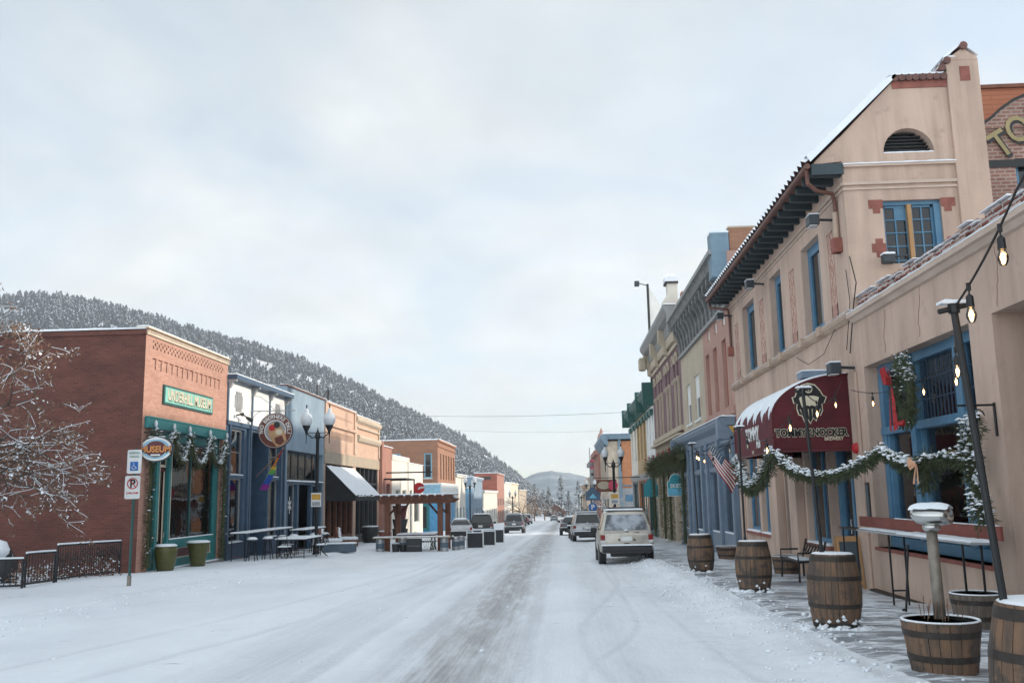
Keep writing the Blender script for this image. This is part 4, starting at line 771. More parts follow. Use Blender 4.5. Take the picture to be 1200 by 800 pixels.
    far('blue_shop', 124, 132, 2.6, 'skyblue', 'small bright blue shop front with snowy roof', 14, ncol=2)
    far('snowy_roof_shop', 132, 150, 4.2, 'bluewall', 'blue grey shop with broad snow covered roof beside the red building', 16, ncol=4, trim='white')
    far('cream_arcade', 152, 183.5, 2.3, 'ivory', 'low cream arcade with snowy roof in front of the red building', 9, None, 6); far('red_building', 184, 205, 5.9, 'salmon', 'tall brick red sided building with dark lettering board high on its near wall', 4.4, 'redwall', 4, (0, 1))
    t = thing('wall_awning', (-14.6, 152, 1.5), 'white arched canopy in front of the red building', 'canopy'); b = B()
    for i in range(8): a0 = pi*i/8; a1 = pi*(i+1)/8; b.quad((-14.9-2.3*cos(a0), 150, -2+2.6*sin(a0)), (-14.9-2.3*cos(a1), 150, -2+2.6*sin(a1)), (-14.9-2.3*cos(a1), 152.9, -2+2.6*sin(a1)), (-14.9-2.3*cos(a0), 152.9, -2+2.6*sin(a0)))
    for s_ in (-2.25, 2.2): b.box(-14.9+s_, -14.8+s_, 150, 150.1, -3.3, -1.9)
    b.build('arched_roof', 'white', t)
    t = thing('wall_lettering', (-15, 183.9, 4.2), 'dark lettering board high on the red side wall', 'sign'); B().lbox(TY(183.9, -1), -16.7, -14.2, 0, .1, 4.7, 5.2).build('board', 'charcoal', t)
    far('cream_commercial_building', 206, 232, 4.4, 'ivory', 'long cream two storey building beyond the red building', 12, None, 6, (0, 1))
    far('ivory_hall', 232, 270, 4.6, 'cream', 'pale yellow two storey hall behind the cream building', 12, 'ivory', 5, (0, 1))
    far('tan_hall', 275, 330, 3.0, 'beige', 'tan flat roofed building at the far end of the left row', 14, 'tan', 5)
    for i, (x, y, w, d, h, m, lab) in enumerate(((-3.5, 385, 9, 8, 3, 'cedar', 'small brown house with snowy roof at the far end of the street'), (2.5, 405, 7, 7, 3.4, 'grey', 'grey cottage with snowy roof beyond the end of the street'), (-14, 400, 9, 8, 3.2, 'beige', 'beige house with snowy gable left of the far cottages'), (12, 330, 10, 9, 5, 'ivory', 'white steep roofed house beyond the right buildings'), (9, 270, 6, 8, 6, 'cream', 'narrow cream house with steep snowy gable at right street end'), (-30, 430, 12, 10, 4, 'cream', 'wide pale house at foot of the hill'))):
        z = -8.3 if y > 300 else S*y; t = thing('house', (x, y, z), lab, 'house'); b = B(); b.box(x-w/2, x+w/2, y-d/2, y+d/2, z-1, z+h); b.add([(x-w/2,y-d/2,z+h),(x+w/2,y-d/2,z+h),(x,y-d/2,z+h+w*.32),(x-w/2,y+d/2,z+h),(x+w/2,y+d/2,z+h),(x,y+d/2,z+h+w*.32)], [(0,1,2),(3,5,4)]); b.build('wall', m, t)
        r_ = B(); k = w*.32
        for s_ in (-1, 1): r_.quad((x+s_*(w/2+.4),y-d/2-.4,z+h-.2), (x,y-d/2-.4,z+h+k+.15), (x,y+d/2+.4,z+h+k+.15), (x+s_*(w/2+.4),y+d/2+.4,z+h-.2))
        r_.build('roof', 'snow', t)
        for q in (-.25, .25): B().box(x+w*q-.5, x+w*q+.5, y-d/2-.06, y-d/2-.02, z+h*.35, z+h*.75).build('window', 'darkglass', t)
further_left()

# ================================================================== RIGHT SIDE
def low_front():
    y0, y1 = -3.0, 18.3; t = thing('stucco_restaurant_front', (XR, y1, sw(y1)), 'low tan stucco front with wide blue window and broken brick parapet', 'building')
    zt = 5.0; H = [(13.3, 17.95, .56, 3.94, .42), (9.2, 12.58, -.4, 3.94, 2.2), (3.5, 7.5, .56, 3.94, .42)]
    b = B(); b.wall(TR, y0, y1, -.6, zt, H); body(b, TR, y0, y1, -.6, 4.7, 2.7); b.build('wall', 'stucco', t)
    c = B(); c.prism(TR, [(0, 4.84), (.05, 4.86), (.10, 4.93), (.15, 4.95), (.15, 5.03), (0, 5.05)], y0, y1); c.build('cornice', 'stucco_trim', t)
    k = B(); y = y0
    while y < y1-.05:
        l = random.uniform(.16, .3)
        for r_ in range(4):
            if r_ == 3 and random.random() < .35: continue
            j = random.uniform(-.03, .03); k.box(XR+.05+j+.02*r_, XR+.30+j, y+.005+(r_ % 2)*.06, min(y+l-.005+(r_ % 2)*.06, y1-.01), 5.05+r_*.085, 5.05+r_*.085+.078)
        y += l
    k.build('brick_parapet', 'rubble', t, bevel=.006)
    s = B(); s.snow(XR-.13, XR+.03, y0, y1, 5.04, .035); y = y0
    while y < y1-.2:
        l = random.uniform(.15, .6); s.snow(XR+.06, XR+.3, y, min(y+l, y1-.02), random.choice((5.385, 5.39, 5.31)), random.uniform(.015, .035)); y += l+random.uniform(0, .12)
    s.build('parapet_snow', 'snow', t)
    # big blue window, three bays with a barred transom
    Tw = TX(XR+.30, -1); f = B()
    f.lbox(Tw, 13.3, 17.95, -.1, .05, 3.78, 3.94); f.lbox(Tw, 13.3, 17.95, -.1, .07, .56, .74); f.lbox(Tw, 13.3, 17.95, -.1, .08, 2.62, 2.76); f.lbox(Tw, 17.75, 17.95, -.1, .06, .74, 3.78); f.lbox(Tw, 13.3, 13.4, -.1, .06, .74, 3.78)
    for u in (14.20, 16.18): f.lbox(Tw, u, u+.22, -.1, .10, .74, 3.94); f.lbox(Tw, u-.05, u, -.1, .02, .74, 2.62)
    f.lbox(Tw, 17.68, 17.75, -.1, .03, .74, 2.62)
    for z in (1.0,): f.lbox(Tw, 13.3, 17.9, -.09, .03, z, z+.06)
    wf = f.build('window', 'blue', t, bevel=.008)
    g = B(); u = 13.45
    while u < 17.75:
        g.lbox(Tw, u, u+.018, -.05, -.03, 2.76, 3.78); u += .145
    for z in (3.1, 3.44): g.lbox(Tw, 13.4, 17.75, -.05, -.035, z, z+.018)
    g.build('transom_bars', 'blue_dark', wf); B().lbox(Tw, 13.35, 17.9, -.075, -.065, .7, 3.8).build('pane', 'glass', wf)
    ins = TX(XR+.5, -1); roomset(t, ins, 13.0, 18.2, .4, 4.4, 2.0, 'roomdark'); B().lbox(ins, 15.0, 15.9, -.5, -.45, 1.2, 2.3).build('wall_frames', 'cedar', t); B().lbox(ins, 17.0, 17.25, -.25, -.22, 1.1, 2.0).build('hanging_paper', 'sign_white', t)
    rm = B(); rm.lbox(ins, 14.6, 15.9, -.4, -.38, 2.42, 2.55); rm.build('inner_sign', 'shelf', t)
    B().lbox(TR, 13.25, 18.0, -.4, .05, .50, .56).build('sill', 'terracotta', t)
    # entry recess: dark door at its back
    TD = TX(XR+2.15, -1); d = B().lbox(TD, 10, 11.4, 0, .06, -.3, 2.3).build('door', 'blue', t); B().lbox(TD, 10.2, 11.2, .06, .08, .6, 2.1).build('pane', 'darkglass', d)
    window(t, TR, 3.5, 7.5, .56, 3.94, 'blue', 3, 2, .3, .1)
    # hairline cracks in the stucco
    for (u, z) in ((12.3, 4.6), (14.9, 4.7), (16.6, 4.6)):
        cr = B()
        pts = [(XR-.002, u, z+.2)]; 
        for q in range(9): pts.append((XR-.003, pts[-1][1]+random.uniform(-.05, .06), pts[-1][2]-random.uniform(.05, .13)))
        cr.tube(pts, .004, 4)
        cr.build('crack', 'soffit', t)
low_front()

def tall_front():
    y0, y1 = 18.3, 31.2; x1 = 8.75; t = thing('stucco_gabled_building', (XR, y0, sw(y0)), 'tall tan stucco building with tiled gable, deep eaves and blue windows', 'building'); gb = sw(25)
    H = [(20.3, 21.85, 5.14, 7.28, .55), (23.95, 25.25, 5.14, 7.38, .5), (27.4, 29.15, 5.14, 7.34, .5), (26.2, 28.0, .40, 2.75, .3), (28.35, 30.2, .40, 2.75, .3), (23.95, 24.95, gb-.1, 2.3, .45), (21.0, 22.85, .38, 2.72, .3), (19.1, 20.95, gb-.05, 2.72, .35)]
    b = B(); H = [(h[0], h[1], h[2], h[3], .38) if i < 3 else h for i, h in enumerate(H)]; b.wall(TR, y0, y1, -1, 8.12, H); b.quad((XR,y1,-1),(8.74,y1,-1),(8.74,y1,9.9),(XR,y1,8)); b.quad((8.74,y0+.6,-1),(8.74,y1,-1),(8.74,y1,9.9),(8.74,y0+.6,9.9)); 
    # gable wall facing the camera, with arch and window opening
    G = TY(y0, -1); arch = [(6.71, 7.73, 8.36)]
    b.wall(G, XR, 8.1, 4.4, 8.36, [(6.6, 7.75, 6.05, 7.36, .22)])
    cx, r_ = 7.22, .51; n = 14; pts = [(cx-r_*cos(pi*i/n), 8.36+r_*1.02*sin(pi*i/n)) for i in range(n+1)]
    top = lambda x: min(9.93, 8.73+(x-5.85)*1.0)
    for i in range(n):
        (xa, za), (xb, zb) = pts[i], pts[i+1]; b.quad(G(xa,0,za), G(xb,0,zb), G(xb,0,top(xb)), G(xa,0,top(xa))); b.quad(G(xa,0,za), G(xb,0,zb), G(xb,-.28,zb), G(xa,-.28,za))
    b.quad(G(XR,0,8.36), G(cx-r_,0,8.36), G(cx-r_,0,top(cx-r_)), G(XR,0,top(XR))); b.plate(G, [(5.3, 8.16), (XR-.001, 8.16), (XR-.001, 8.74), (5.3, 8.22)], -.25, 0); b.quad(G(cx+r_,0,8.36), G(8.1,0,8.36), G(8.1,0,9.93), G(cx+r_,0,top(cx+r_)))
    b.build('wall', 'stucco', t)
    B().quad(G(6.6,-.27,8.3), G(7.85,-.27,8.3), G(7.85,-.27,8.95), G(6.6,-.27,8.95)).build('arched_vent', 'black', t)
    lv = B()
    for i in range(7): lv.lbox(G, 6.72, 7.72, -.24, -.18, 8.4+i*.07, 8.42+i*.07)
    lv.build('vent_slats', 'charcoal', t)
    p = B(); p.box(8.1, x1, y0-.06, y0+.6, 4.4, 10.28); p.plate(TY(y0+.6, -1), [(8.1, 10.28), (x1, 10.28), (x1, 10.32), (8.47, 10.55), (8.1, 10.3)], 0, .66); p.build('chimney_pier', 'stucco', t, bevel=.015)
    B().lbox(TY(y0-.06, -1), 8.36, 8.56, 0, .012, 9.83, 10.14).lbox(G, 7.0, 8.1, 0, .02, 9.74, 9.93).build('red_panel', 'terracotta', t)
    st = B(); st.lbox(G, XR+.02, 8.1, 0, .06, 8.08, 8.13); st.lbox(G, XR-.02, 8.1, 0, .045, 7.70, 7.76); st.lbox(G, XR-.02, 8.1, 0, .03, 7.60, 7.64); st.lbox(TR, y0, y1, 0, .03, 7.60, 7.64); st.lbox(TR, y0, y1, 0, .045, 7.70, 7.76); st.build('string_course', 'stucco_trim', t)
    s = B(); s.snow(XR+.02, 8.1, y0-.07, y0, 8.13, .035); s.snow(6.72, 7.72, y0+.0, y0+.2, 8.36, .03, 0); s.build('ledge_snow', 'snow', t)
    # red stepped blocks at the window corners
    for x, z, sg in ((6.6, 7.36, -1), (7.75, 7.36, 1), (6.6, 6.45, -1), (7.75, 6.45, 1)):
        k = B(); a = sorted((x+sg*.0, x+sg*.28)); k.lbox(G, a[0], a[1], 0, .012, z-.16, z+.02); a = sorted((x+sg*.06, x+sg*.2)); k.lbox(G, a[0], a[1], 0, .0125, z-.26, z-.16)
        if z < 7: k.lbox(G, a[0], a[1], 0, .0125, z+.02, z+.12)
        k.build('corner_block', 'terracotta', t)
    for y in (24.1,):
        for z in (5.3, 6.25, 7.2): pass
    # gable window: two blue casements and a timber post
    w = B(); w.lbox(G, 6.6, 7.75, -.2, -.08, 7.28, 7.36); w.lbox(G, 7.62, 7.75, -.2, -.05, 6.05, 7.28)
    for a, c in ((6.62, 7.12), (7.17, 7.62)):
        w.lbox(G, a, a+.045, -.17, -.12, 6.05, 7.28); w.lbox(G, c-.045, c, -.17, -.12, 6.05, 7.28); w.lbox(G, a, c, -.17, -.12, 7.23, 7.28); w.lbox(G, (a+c)/2-.015, (a+c)/2+.015, -.165, -.125, 6.05, 7.28)
        for z in (6.12, 6.42, 6.70, 6.97): w.lbox(G, a, c, -.165, -.128, z, z+.025)
    w.lbox(G, 6.87, 7.08, -.16, -.13, 6.985, 7.24); wf = w.build('window', 'blue', t); B().lbox(G, 6.6, 7.7, -.155, -.15, 6.05, 7.28).build('pane', 'darkglass', wf); B().lbox(G, 7.09, 7.17, -.16, -.03, 6.05, 7.28).build('timber_post', 'timber', wf)
    # upper street windows
    for i, h in enumerate(H[:3]):
        window(t, TR, h[0], h[1], h[2], h[3], 'blue', 1, 1, .18, .22, 'darkglass')
    m = B(); m.prism(TR, [(0, 4.93), (.04, 4.94), (.12, 5.0), (.15, 5.06), (.12, 5.11), (0, 5.13)], y0, y1)
    for a in (20.3, 21.85, 23.95, 25.25, 27.4, 29.15): m.lbox(TR, a-.12, a+.12, 0, .18, 4.94, 5.14)
    m.build('sill_course', 'stucco_band', t, bevel=.01); B().snow(XR-.1, XR-.01, y0, y1, 5.13, .018, 0).build('sill_snow', 'snow', t)
    # faded painted panels between the windows
    for u, w_ in ((19.25, .42), (22.6, .5), (26.15, .55), (29.95, .55)):
        q = B(); a, c, e, f_ = u, u+w_, 5.2, 7.05
        for s_ in ((a, a+.04, e, f_), (c-.04, c, e, f_), (a, c, e, e+.28), (a, c, f_-.05, f_)): q.lbox(TR, s_[0], s_[1], 0, .006, s_[2], s_[3])
        n = 3
        for i in range(n):
            za = e+.3+(f_-e-.36)*i/n; zb = e+.3+(f_-e-.36)*(i+1)/n; zm = (za+zb)/2; um = (a+c)/2
            for (ua, z1, ub, z2) in ((a+.05, zm, um, za), (um, za, c-.05, zm), (c-.05, zm, um, zb), (um, zb, a+.05, zm)): q.tube([TR(ua, .0, z1), TR(ub, .0, z2)], .016, 4)
            q.tube([TR(um+.05*cos(v*pi/3), 0, zm+.08*sin(v*pi/3)) for v in range(7)], .012, 4)
        q.build('stencil_panel', 'faded', t)
    # eaves: soffit, rafters, gutter, tiled roof with snow
    xe = 5.18; ya, yb = y0-.05, y1+.35
    so = B(); so.quad((xe,ya,8.12), (xe,yb,8.12), (XR,yb,8.14), (XR,ya,8.14)); so.quad((xe,ya,8.15), (xe,yb,8.15), (XR,yb,8.2), (XR,ya,8.2)); so.build('soffit', 'soffit', t)
    rf = B(); y = y0+.05
    while y < y1+.3:
        rf.add([(xe+.05,y,7.95),(XR,y,7.93),(XR,y,8.13),(xe+.05,y,8.11),(xe+.05,y+.14,7.95),(XR,y+.14,7.93),(XR,y+.14,8.13),(xe+.05,y+.14,8.11)], [(0,1,2,3),(7,6,5,4),(0,4,5,1),(1,5,6,2),(2,6,7,3),(3,7,4,0)]); y += .56
    rf.lbox(TY(ya, -1), xe+.05, XR+.02, -.03, .0, 7.94, 8.17); rf.build('rafters', 'rafters', t)
    gu = B(); gu.tube([(xe-.03, ya, 8.13), (xe-.03, yb, 8.13)], .06, 10); gu.tube([(xe-.02, ya+.12, 8.08), (xe+.0, ya+.18, 7.82), (xe+.2, ya+.3, 7.70), (XR-.12, ya+.42, 7.66), (XR-.06, ya+.5, 7.5), (XR-.06, ya+.5, 6.75)], .045, 8)
    gu.tube([(xe, yb-.1, 8.08), (xe+.03, yb-.15, 7.85), (XR-.1, yb-.5, 7.7), (XR-.07, yb-.55, 7.4), (XR-.07, yb-.55, 6.4)], .045, 8); gu.build('gutter', 'copper', t)
    B().tube([(XR-.07, ya+.5, 7.28), (XR-.07, ya+.5, 6.42)], .055, 8).build('downpipe', 'stucco_band', t)
    B().box(XR-.18, XR, ya+.38, ya+.62, 6.42, 6.72).build('rain_head', 'terracotta', t, bevel=.01); B().box(XR-.18, XR, yb-.66, yb-.44, 6.1, 6.4).build('rain_head', 'terracotta', t, bevel=.01)
    ro = B(); ny = 46; xt, zt = 7.05, 9.97
    for j in range(ny):                                   # barrel tiles running down the slope
        ya_, yb_ = ya+(yb-ya)*j/ny, ya+(yb-ya)*(j+1)/ny; ym = (ya_+yb_)/2
        for i in range(5):
            k0 = i/5; k1 = (i+1)/5+.01; P = lambda k, y, h: (xe-.06+(xt-xe+.06)*k-h*.7, y, 8.20+(zt-8.20)*k+h)
            ro.quad(P(k0, ya_, .01), P(k0, ym, .09), P(k1, ym, .06), P(k1, ya_, -.02)); ro.quad(P(k0, ym, .09), P(k0, yb_, .01), P(k1, yb_, -.02), P(k1, ym, .06))
    ro.quad((xe,ya,8.12),(xt,ya,zt-.03),(xt,yb,zt-.03),(xe,yb,8.17)); ro.quad((xt,y0,zt-.03),(8.74,y0,zt-.03),(8.74,y1,zt-.03),(xt,y1,zt-.03))
    for i in range(8):
        xa = 6.98+i*.14*1.0; ro.tube([(xa+.07, y0-.08, 9.95), (xa+.07, y0+.4, 9.95)], .075, 8)
    ro.tube([(8.0, y0-.12, 10.12), (8.0, y0+.7, 10.12)], .07, 8).tube([(8.12, y0-.1, 10.28), (8.12, y0+.7, 10.28)], .08, 8).tube([(8.47, y0-.12, 10.58), (8.47, y0+.7, 10.58)], .085, 8); ro.build('roof', 'tile', t)
    s = B(); nn = 40
    for j in range(nn+1):
        for i in range(9):
            k = i/8; y = ya-.03+(yb-ya+.06)*j/nn; e = .06+.03*sin(j*2.4)+random.uniform(-.012, .012); e = 0.0 if i == 8 else e
            s.v.append((xe-.04+(xt-xe)*k-e*.7+.04, y, 8.27+(zt-8.20)*k+e))
    for j in range(nn):
        for i in range(8): a = j*9+i; s.f.append((a, a+1, a+10, a+9))
    base = len(s.v)
    for i in range(9): k = i/8; s.v.append((xe-.02+(xt-xe)*k+.05, ya-.03, 8.23+(zt-8.20)*k-.02))
    for i in range(8): s.f.append((i, i+1, base+i+1, base+i))
    for j in range(3): s.snow(6.95+j*.37, 7.29+j*.37, y0-.06, y0+.38, 10.012, .045)
    s.snow(8.08, 8.3, y0-.05, y0+.6, 10.36, .05); s.add([(8.05,y0-.08,10.36),(8.42,y0-.08,10.66),(8.42,y0+.65,10.66),(8.05,y0+.65,10.36),(8.05,y0-.08,10.31),(8.42,y0-.08,10.6)], [(0,1,2,3),(0,1,5,4)]); s.quad((8.5,y0-.07,10.6),(8.76,y0-.07,10.38),(8.76,y0+.6,10.38),(8.5,y0+.6,10.6)); s.build('roof_snow', 'snow', t)
    # ground floor frames under the awning
    for a, c in ((26.2, 28.0), (28.35, 30.2), (21.0, 22.85)): window(t, TR, a, c, .40, 2.74, 'blue', 2, 1, .16, .13, 'glass', 'terracotta', transom=1.95, snowy=True)
    for a, c in ((23.95, 24.95), (19.1, 20.95)):
        f = B(); Td = TX(XR+.3, -1); f.lbox(Td, a, a+.12, -.05, .1, gb-.1, 2.7 if a < 20 else 2.3); f.lbox(Td, c-.12, c, -.05, .1, gb-.1, 2.7 if a < 20 else 2.3); f.lbox(Td, a, c, -.05, .1, 1.95, 2.1); f.lbox(Td, a, c, -.04, .05, gb-.1, gb+.3)
        f.lbox(Td, (a+c)/2-.07, (a+c)/2+.07, -.04, .07, gb-.1, 1.95)
        df = f.build('door', 'blue', t, bevel=.008); B().lbox(TX(XR+.3, -1), a+.05, c-.05, -.01, .0, gb, 2.7 if a < 20 else 2.3).build('pane', 'glass', df)
    B().lbox(TX(XR+.3, -1), 19.35, 19.85, .0, .012, 1.15, 1.6).build('door_notice', 'sign_sky', df); B().tube([(XR+.2, 20.15, .7), (XR+.2, 20.15, 1.0)], .02).build('handle', 'chrome', df)
    roomset(t, TX(XR+.55, -1), 18.7, 30.6, gb-.1, 2.9, 2.0, 'room')
    # piers standing proud of the shopfront
    for a, c, n_, e, z_ in ((23.05, 23.75, .22, -.3, 2.6), (25.1, 26.0, .22, -.3, 2.6), (18.38, 18.85, .05, -.2, 3.9), (30.45, 31.15, .05, -.6, 3.9)): B().lbox(TR, a, c, 0, n_, gb+e, z_).build('pier', 'stucco', t, bevel=.015)
tall_front()

def _unused(): pass
def floodlight(y, z, lab, big=1, T=TR, nrm=None):
    t = thing('wall_floodlight', T(y, 0, z), lab, 'light', None); a = T(y, 0, z); c = T(y, .3*big, z+.02); B().tube([a, c], .03, 8).build('arm', 'floodlamp', t)
    n = T(y, 1, z)[0]-a[0]; B().box(min(c[0], c[0]+n*.22), max(c[0], c[0]+n*.22), y-.16*big, y+.14*big, z-.12, z+.1).build('housing', 'floodlamp', t, bevel=.02); B().box(min(c[0]+n*.05, c[0]+n*.2), max(c[0]+n*.05, c[0]+n*.2), y-.13*big, y+.11*big, z-.14, z-.12).build('lens', 'clear_lens', t)
    B().snow(min(c[0], c[0]+n*.22), max(c[0], c[0]+n*.22), y-.16*big, y+.14*big, z+.1, .03, 0).build('snow', 'snow', t); return t
floodlight(19.2, 7.25, 'floodlight high under the eave by the gable corner')
floodlight(25.9, 7.40, 'small floodlight under the eave between two upper windows')
floodlight(30.9, 7.45, 'floodlight under the far end of the tiled eave')
floodlight(18.5, 4.0, 'grey floodlight on the wall beside the awning top')
t = thing('wall_floodlight', (6.55, 18.3, 6.1), 'snow capped floodlight in front of the gable window above the brick parapet', 'light'); B().tube([(6.95, 18.3, 6.16), (6.95, 18.1, 6.16), (6.6, 18.08, 6.14)], .02, 8).build('arm', 'floodlamp', t); B().box(6.42, 6.66, 18.0, 18.18, 6.0, 6.18).build('housing', 'floodlamp', t, bevel=.03); B().snow(6.42, 6.66, 18.0, 18.18, 6.18, .045, 0).build('snow', 'snow', t)

def mural():
    t = thing('brick_warehouse', (8.8, 20, 8), 'old brick building with orange boarding and painted arched lettering behind the gable', 'building'); T = TY(20, -1)
    b = B(); b.wall(T, 8.75, 22, 0, 9.55, [(10.15, 11.2, 6.9, 8.75, .2)]); b.quad((8.76,20,0),(8.76,30,0),(8.76,30,10.3),(8.76,20,10.3)); b.build('wall', 'muralbrick', t)
    b = B(); b.lbox(T, 8.75, 22, -.1, .03, 9.5, 10.4); b.quad((8.75,20.1,10.35),(22,20.1,10.35),(22,30,10.35),(8.75,30,10.35)); b.build('boarding', 'orangewall', t); B().lbox(T, 8.7, 22, -.2, .10, 10.38, 10.46).build('coping', 'cedar', t)
    window(t, T, 10.15, 11.2, 6.9, 8.75, 'blue', 1, 2, .12, .1)
    # black arch outline and lettering painted on the brick
    a = B(); c = (12.4, 6.9)
    arc = [(9.1, 9.47), (9.45, 9.52), (9.7, 9.68), (9.95, 9.9), (10.25, 10.1), (10.6, 10.24), (11.1, 10.33), (12, 10.36)]
    for i in range(len(arc)-1): (xa, za), (xb, zb) = arc[i], arc[i+1]; a.plate(T, [(xa, za-.035), (xb, zb-.035), (xb, zb+.035), (xa, za+.035)], .036, .044)
    B().plate(T, arc[1:]+[(12, 9.45), (9.45, 9.45)], .031, .036).build('mural_field', 'muralbrick', t)
    a.lbox(T, 8.78, 10.6, .005, .02, 8.55, 8.72); a.lbox(T, 8.78, 9.15, .005, .02, 9.46, 9.54); a.build('painted_border', 'black', t)
    for ch, x, z, an in (('T', 9.88, 9.06, R(120)), ('O', 10.28, 9.38, R(113)), ('M', 10.75, 9.62, R(107))):
        text('painted_letter', ch, (x+.03, 20-.055, z-.03), '-y', .85, 'black', t, .002, .8, .04, tilt=an-pi/2); text('painted_letter', ch, (x, 20-.065, z), '-y', .85, 'gilt', t, .002, .8, .012, tilt=an-pi/2)
mural()

def awning():
    ya, yb = 18.95, 23.05; t = thing('burgundy_awning', (XR, ya, 2.4), 'burgundy quarter round awning with bearded miner emblem and snow on top', 'awning')
    n = 14; zb0, zs_, zt = 2.40, 3.06, 3.93; w = 1.58
    prof = [(0, zt)]+[(w*(1-(1-k/n)**1.0)**.0*sin(pi/2*k/n)*1.0, zs_+(zt-zs_)*cos(pi/2*k/n)) for k in range(1, n+1)]+[(w, zb0)]
    prof = [(max(0, p[0]), p[1]) for p in prof]
    b = B()
    for i in range(len(prof)-1): (a, z), (c, e) = prof[i], prof[i+1]; b.quad(TR(ya,a,z), TR(yb,a,z), TR(yb,c,e), TR(ya,c,e))
    full = prof+[(0, zb0)]
    for y in (ya, yb): b.add([TR(y, p[0], p[1]) for p in full], [tuple(range(len(full)))])
    b.build('canvas', 'burg', t)
    f = B()
    for y in (ya, yb): f.tube([TR(y-.0, p[0]+.01, p[1]+.01) for p in prof], .018, 6)
    f.tube([TR(ya, w, zb0), TR(yb, w, zb0)], .02, 6).tube([TR(ya, 0, zb0), TR(ya, w, zb0)], .02, 6); f.build('frame', 'maroon', t)
    s = B(); ny = 60; m_ = 12
    for j in range(ny+1):
        y = ya+.02+(yb-ya-.04)*j/ny; lim = .83+.10*sin(j*.55)+.07*sin(j*1.9)+random.uniform(-.04, .04)
        for i in range(m_+1):
            k = lim*i/m_*pi/2; e = .07*(1-(i/m_)**5)*(.4+.6*min(1, min(j, ny-j)/3)); s.v.append(TR(y, (w+e)*sin(k), zs_+(zt-zs_+e)*cos(k)+.004))
    for j in range(ny):
        for i in range(m_): a = j*(m_+1)+i; s.f.append((a, a+1, a+m_+2, a+m_+1))
    s.snow(4.9, 5.8, 19.2, 19.25, 3.9, .02) if 0 else None
    s.build('snow', 'snow', t, smooth=True)
    u = B().box(XR-.85, XR-.1, ya+.25, ya+.7, 3.92, 4.05).build('duct_box', 'slateblue', t); B().snow(XR-.85, XR-.1, ya+.25, ya+.7, 4.05, .03).build('duct_snow', 'snow', u)
    # end face: generic miner emblem (hat over a dark ragged beard) and lettering
    E = TY(ya, -1); cx, cz = 5.03, 3.38
    outer = [(-.40,.12),(-.33,.14),(-.27,.30),(-.16,.42),(0,.46),(.16,.42),(.28,.28),(.34,.16),(.42,.12),(.36,-.02),(.30,-.06),(.31,-.2),(.25,-.32),(.19,-.3),(.14,-.46),(.07,-.38),(.0,-.52),(-.07,-.40),(-.14,-.48),(-.19,-.33),(-.27,-.3),(-.31,-.14),(-.29,-.04),(-.37,-.02)]
    outer = [(a*.86, b_*.86) for a, b_ in outer]
    em = B().plate(E, [(cx+a, cz+b_) for a, b_ in outer], .004, .010).build('emblem', 'letter', t)
    B().plate(E, [(cx+a*.93, cz+b_*.93) for a, b_ in outer], .010, .014).build('emblem_dark', 'black_ink', em)
    B().plate(E, [(cx+a, cz+b_) for a, b_ in ((-.20,.10),(-.1,.13),(.1,.13),(.2,.10),(.17,.0),(.15,-.1),(.05,-.06),(0,-.08),(-.05,-.06),(-.15,-.1),(-.18,.0))], .014, .017).build('emblem_panel', 'letter', em)
    B().plate(E, [(cx+.085*cos(i*.5), cz+.27+.085*sin(i*.5)) for i in range(12)], .014, .018).build('hat_lamp', 'letter', em); B().plate(E, [(cx+.06*cos(i*.5), cz+.27+.06*sin(i*.5)) for i in range(12)], .018, .02).build('hat_lamp_dark', 'black_ink', em); B().lbox(E, cx-.012, cx+.012, .02, .022, cz+.23, cz+.31).build('hat_mark', 'letter', em)
    st = B()
    for a in (-.2, -.12, -.04, .04, .12, .2): st.plate(E, [(cx+a, cz-.14), (cx+a+.018, cz-.14), (cx+a*.8+.009, cz-.34+abs(a)*.4)], .014, .016)
    st.build('beard_strokes', 'letter', em)
    text('lettering_edge', 'TOMMYKNOCKER', (5.03, ya-.006, 2.76), '-y', .205, 'letter', t, .002, .83, .019, sp=1.02); text('lettering', 'TOMMYKNOCKER', (5.03, ya-.012, 2.76), '-y', .205, 'black_ink', t, .002, .83, .008, sp=1.02)
    text('lettering_small', 'BREWERY', (5.47, ya-.006, 2.635), '-y', .095, 'letter', t, .002, .9, .002)
    # front face: snow dusted lettering
    text('front_lettering', 'TOMMY', (XR-w-.006, 21.0, 2.86), '-x', .40, 'sign_white', t, .002, 1.0, .015); text('front_lettering', 'PUB', (XR-w-.006, 20.4, 2.62), '-x', .22, 'sign_white', t, .002, 1.0, .01); text('front_lettering', '1401', (XR-w-.006, 21.0, 2.47), '-x', .11, 'letter', t, .002)
awning()

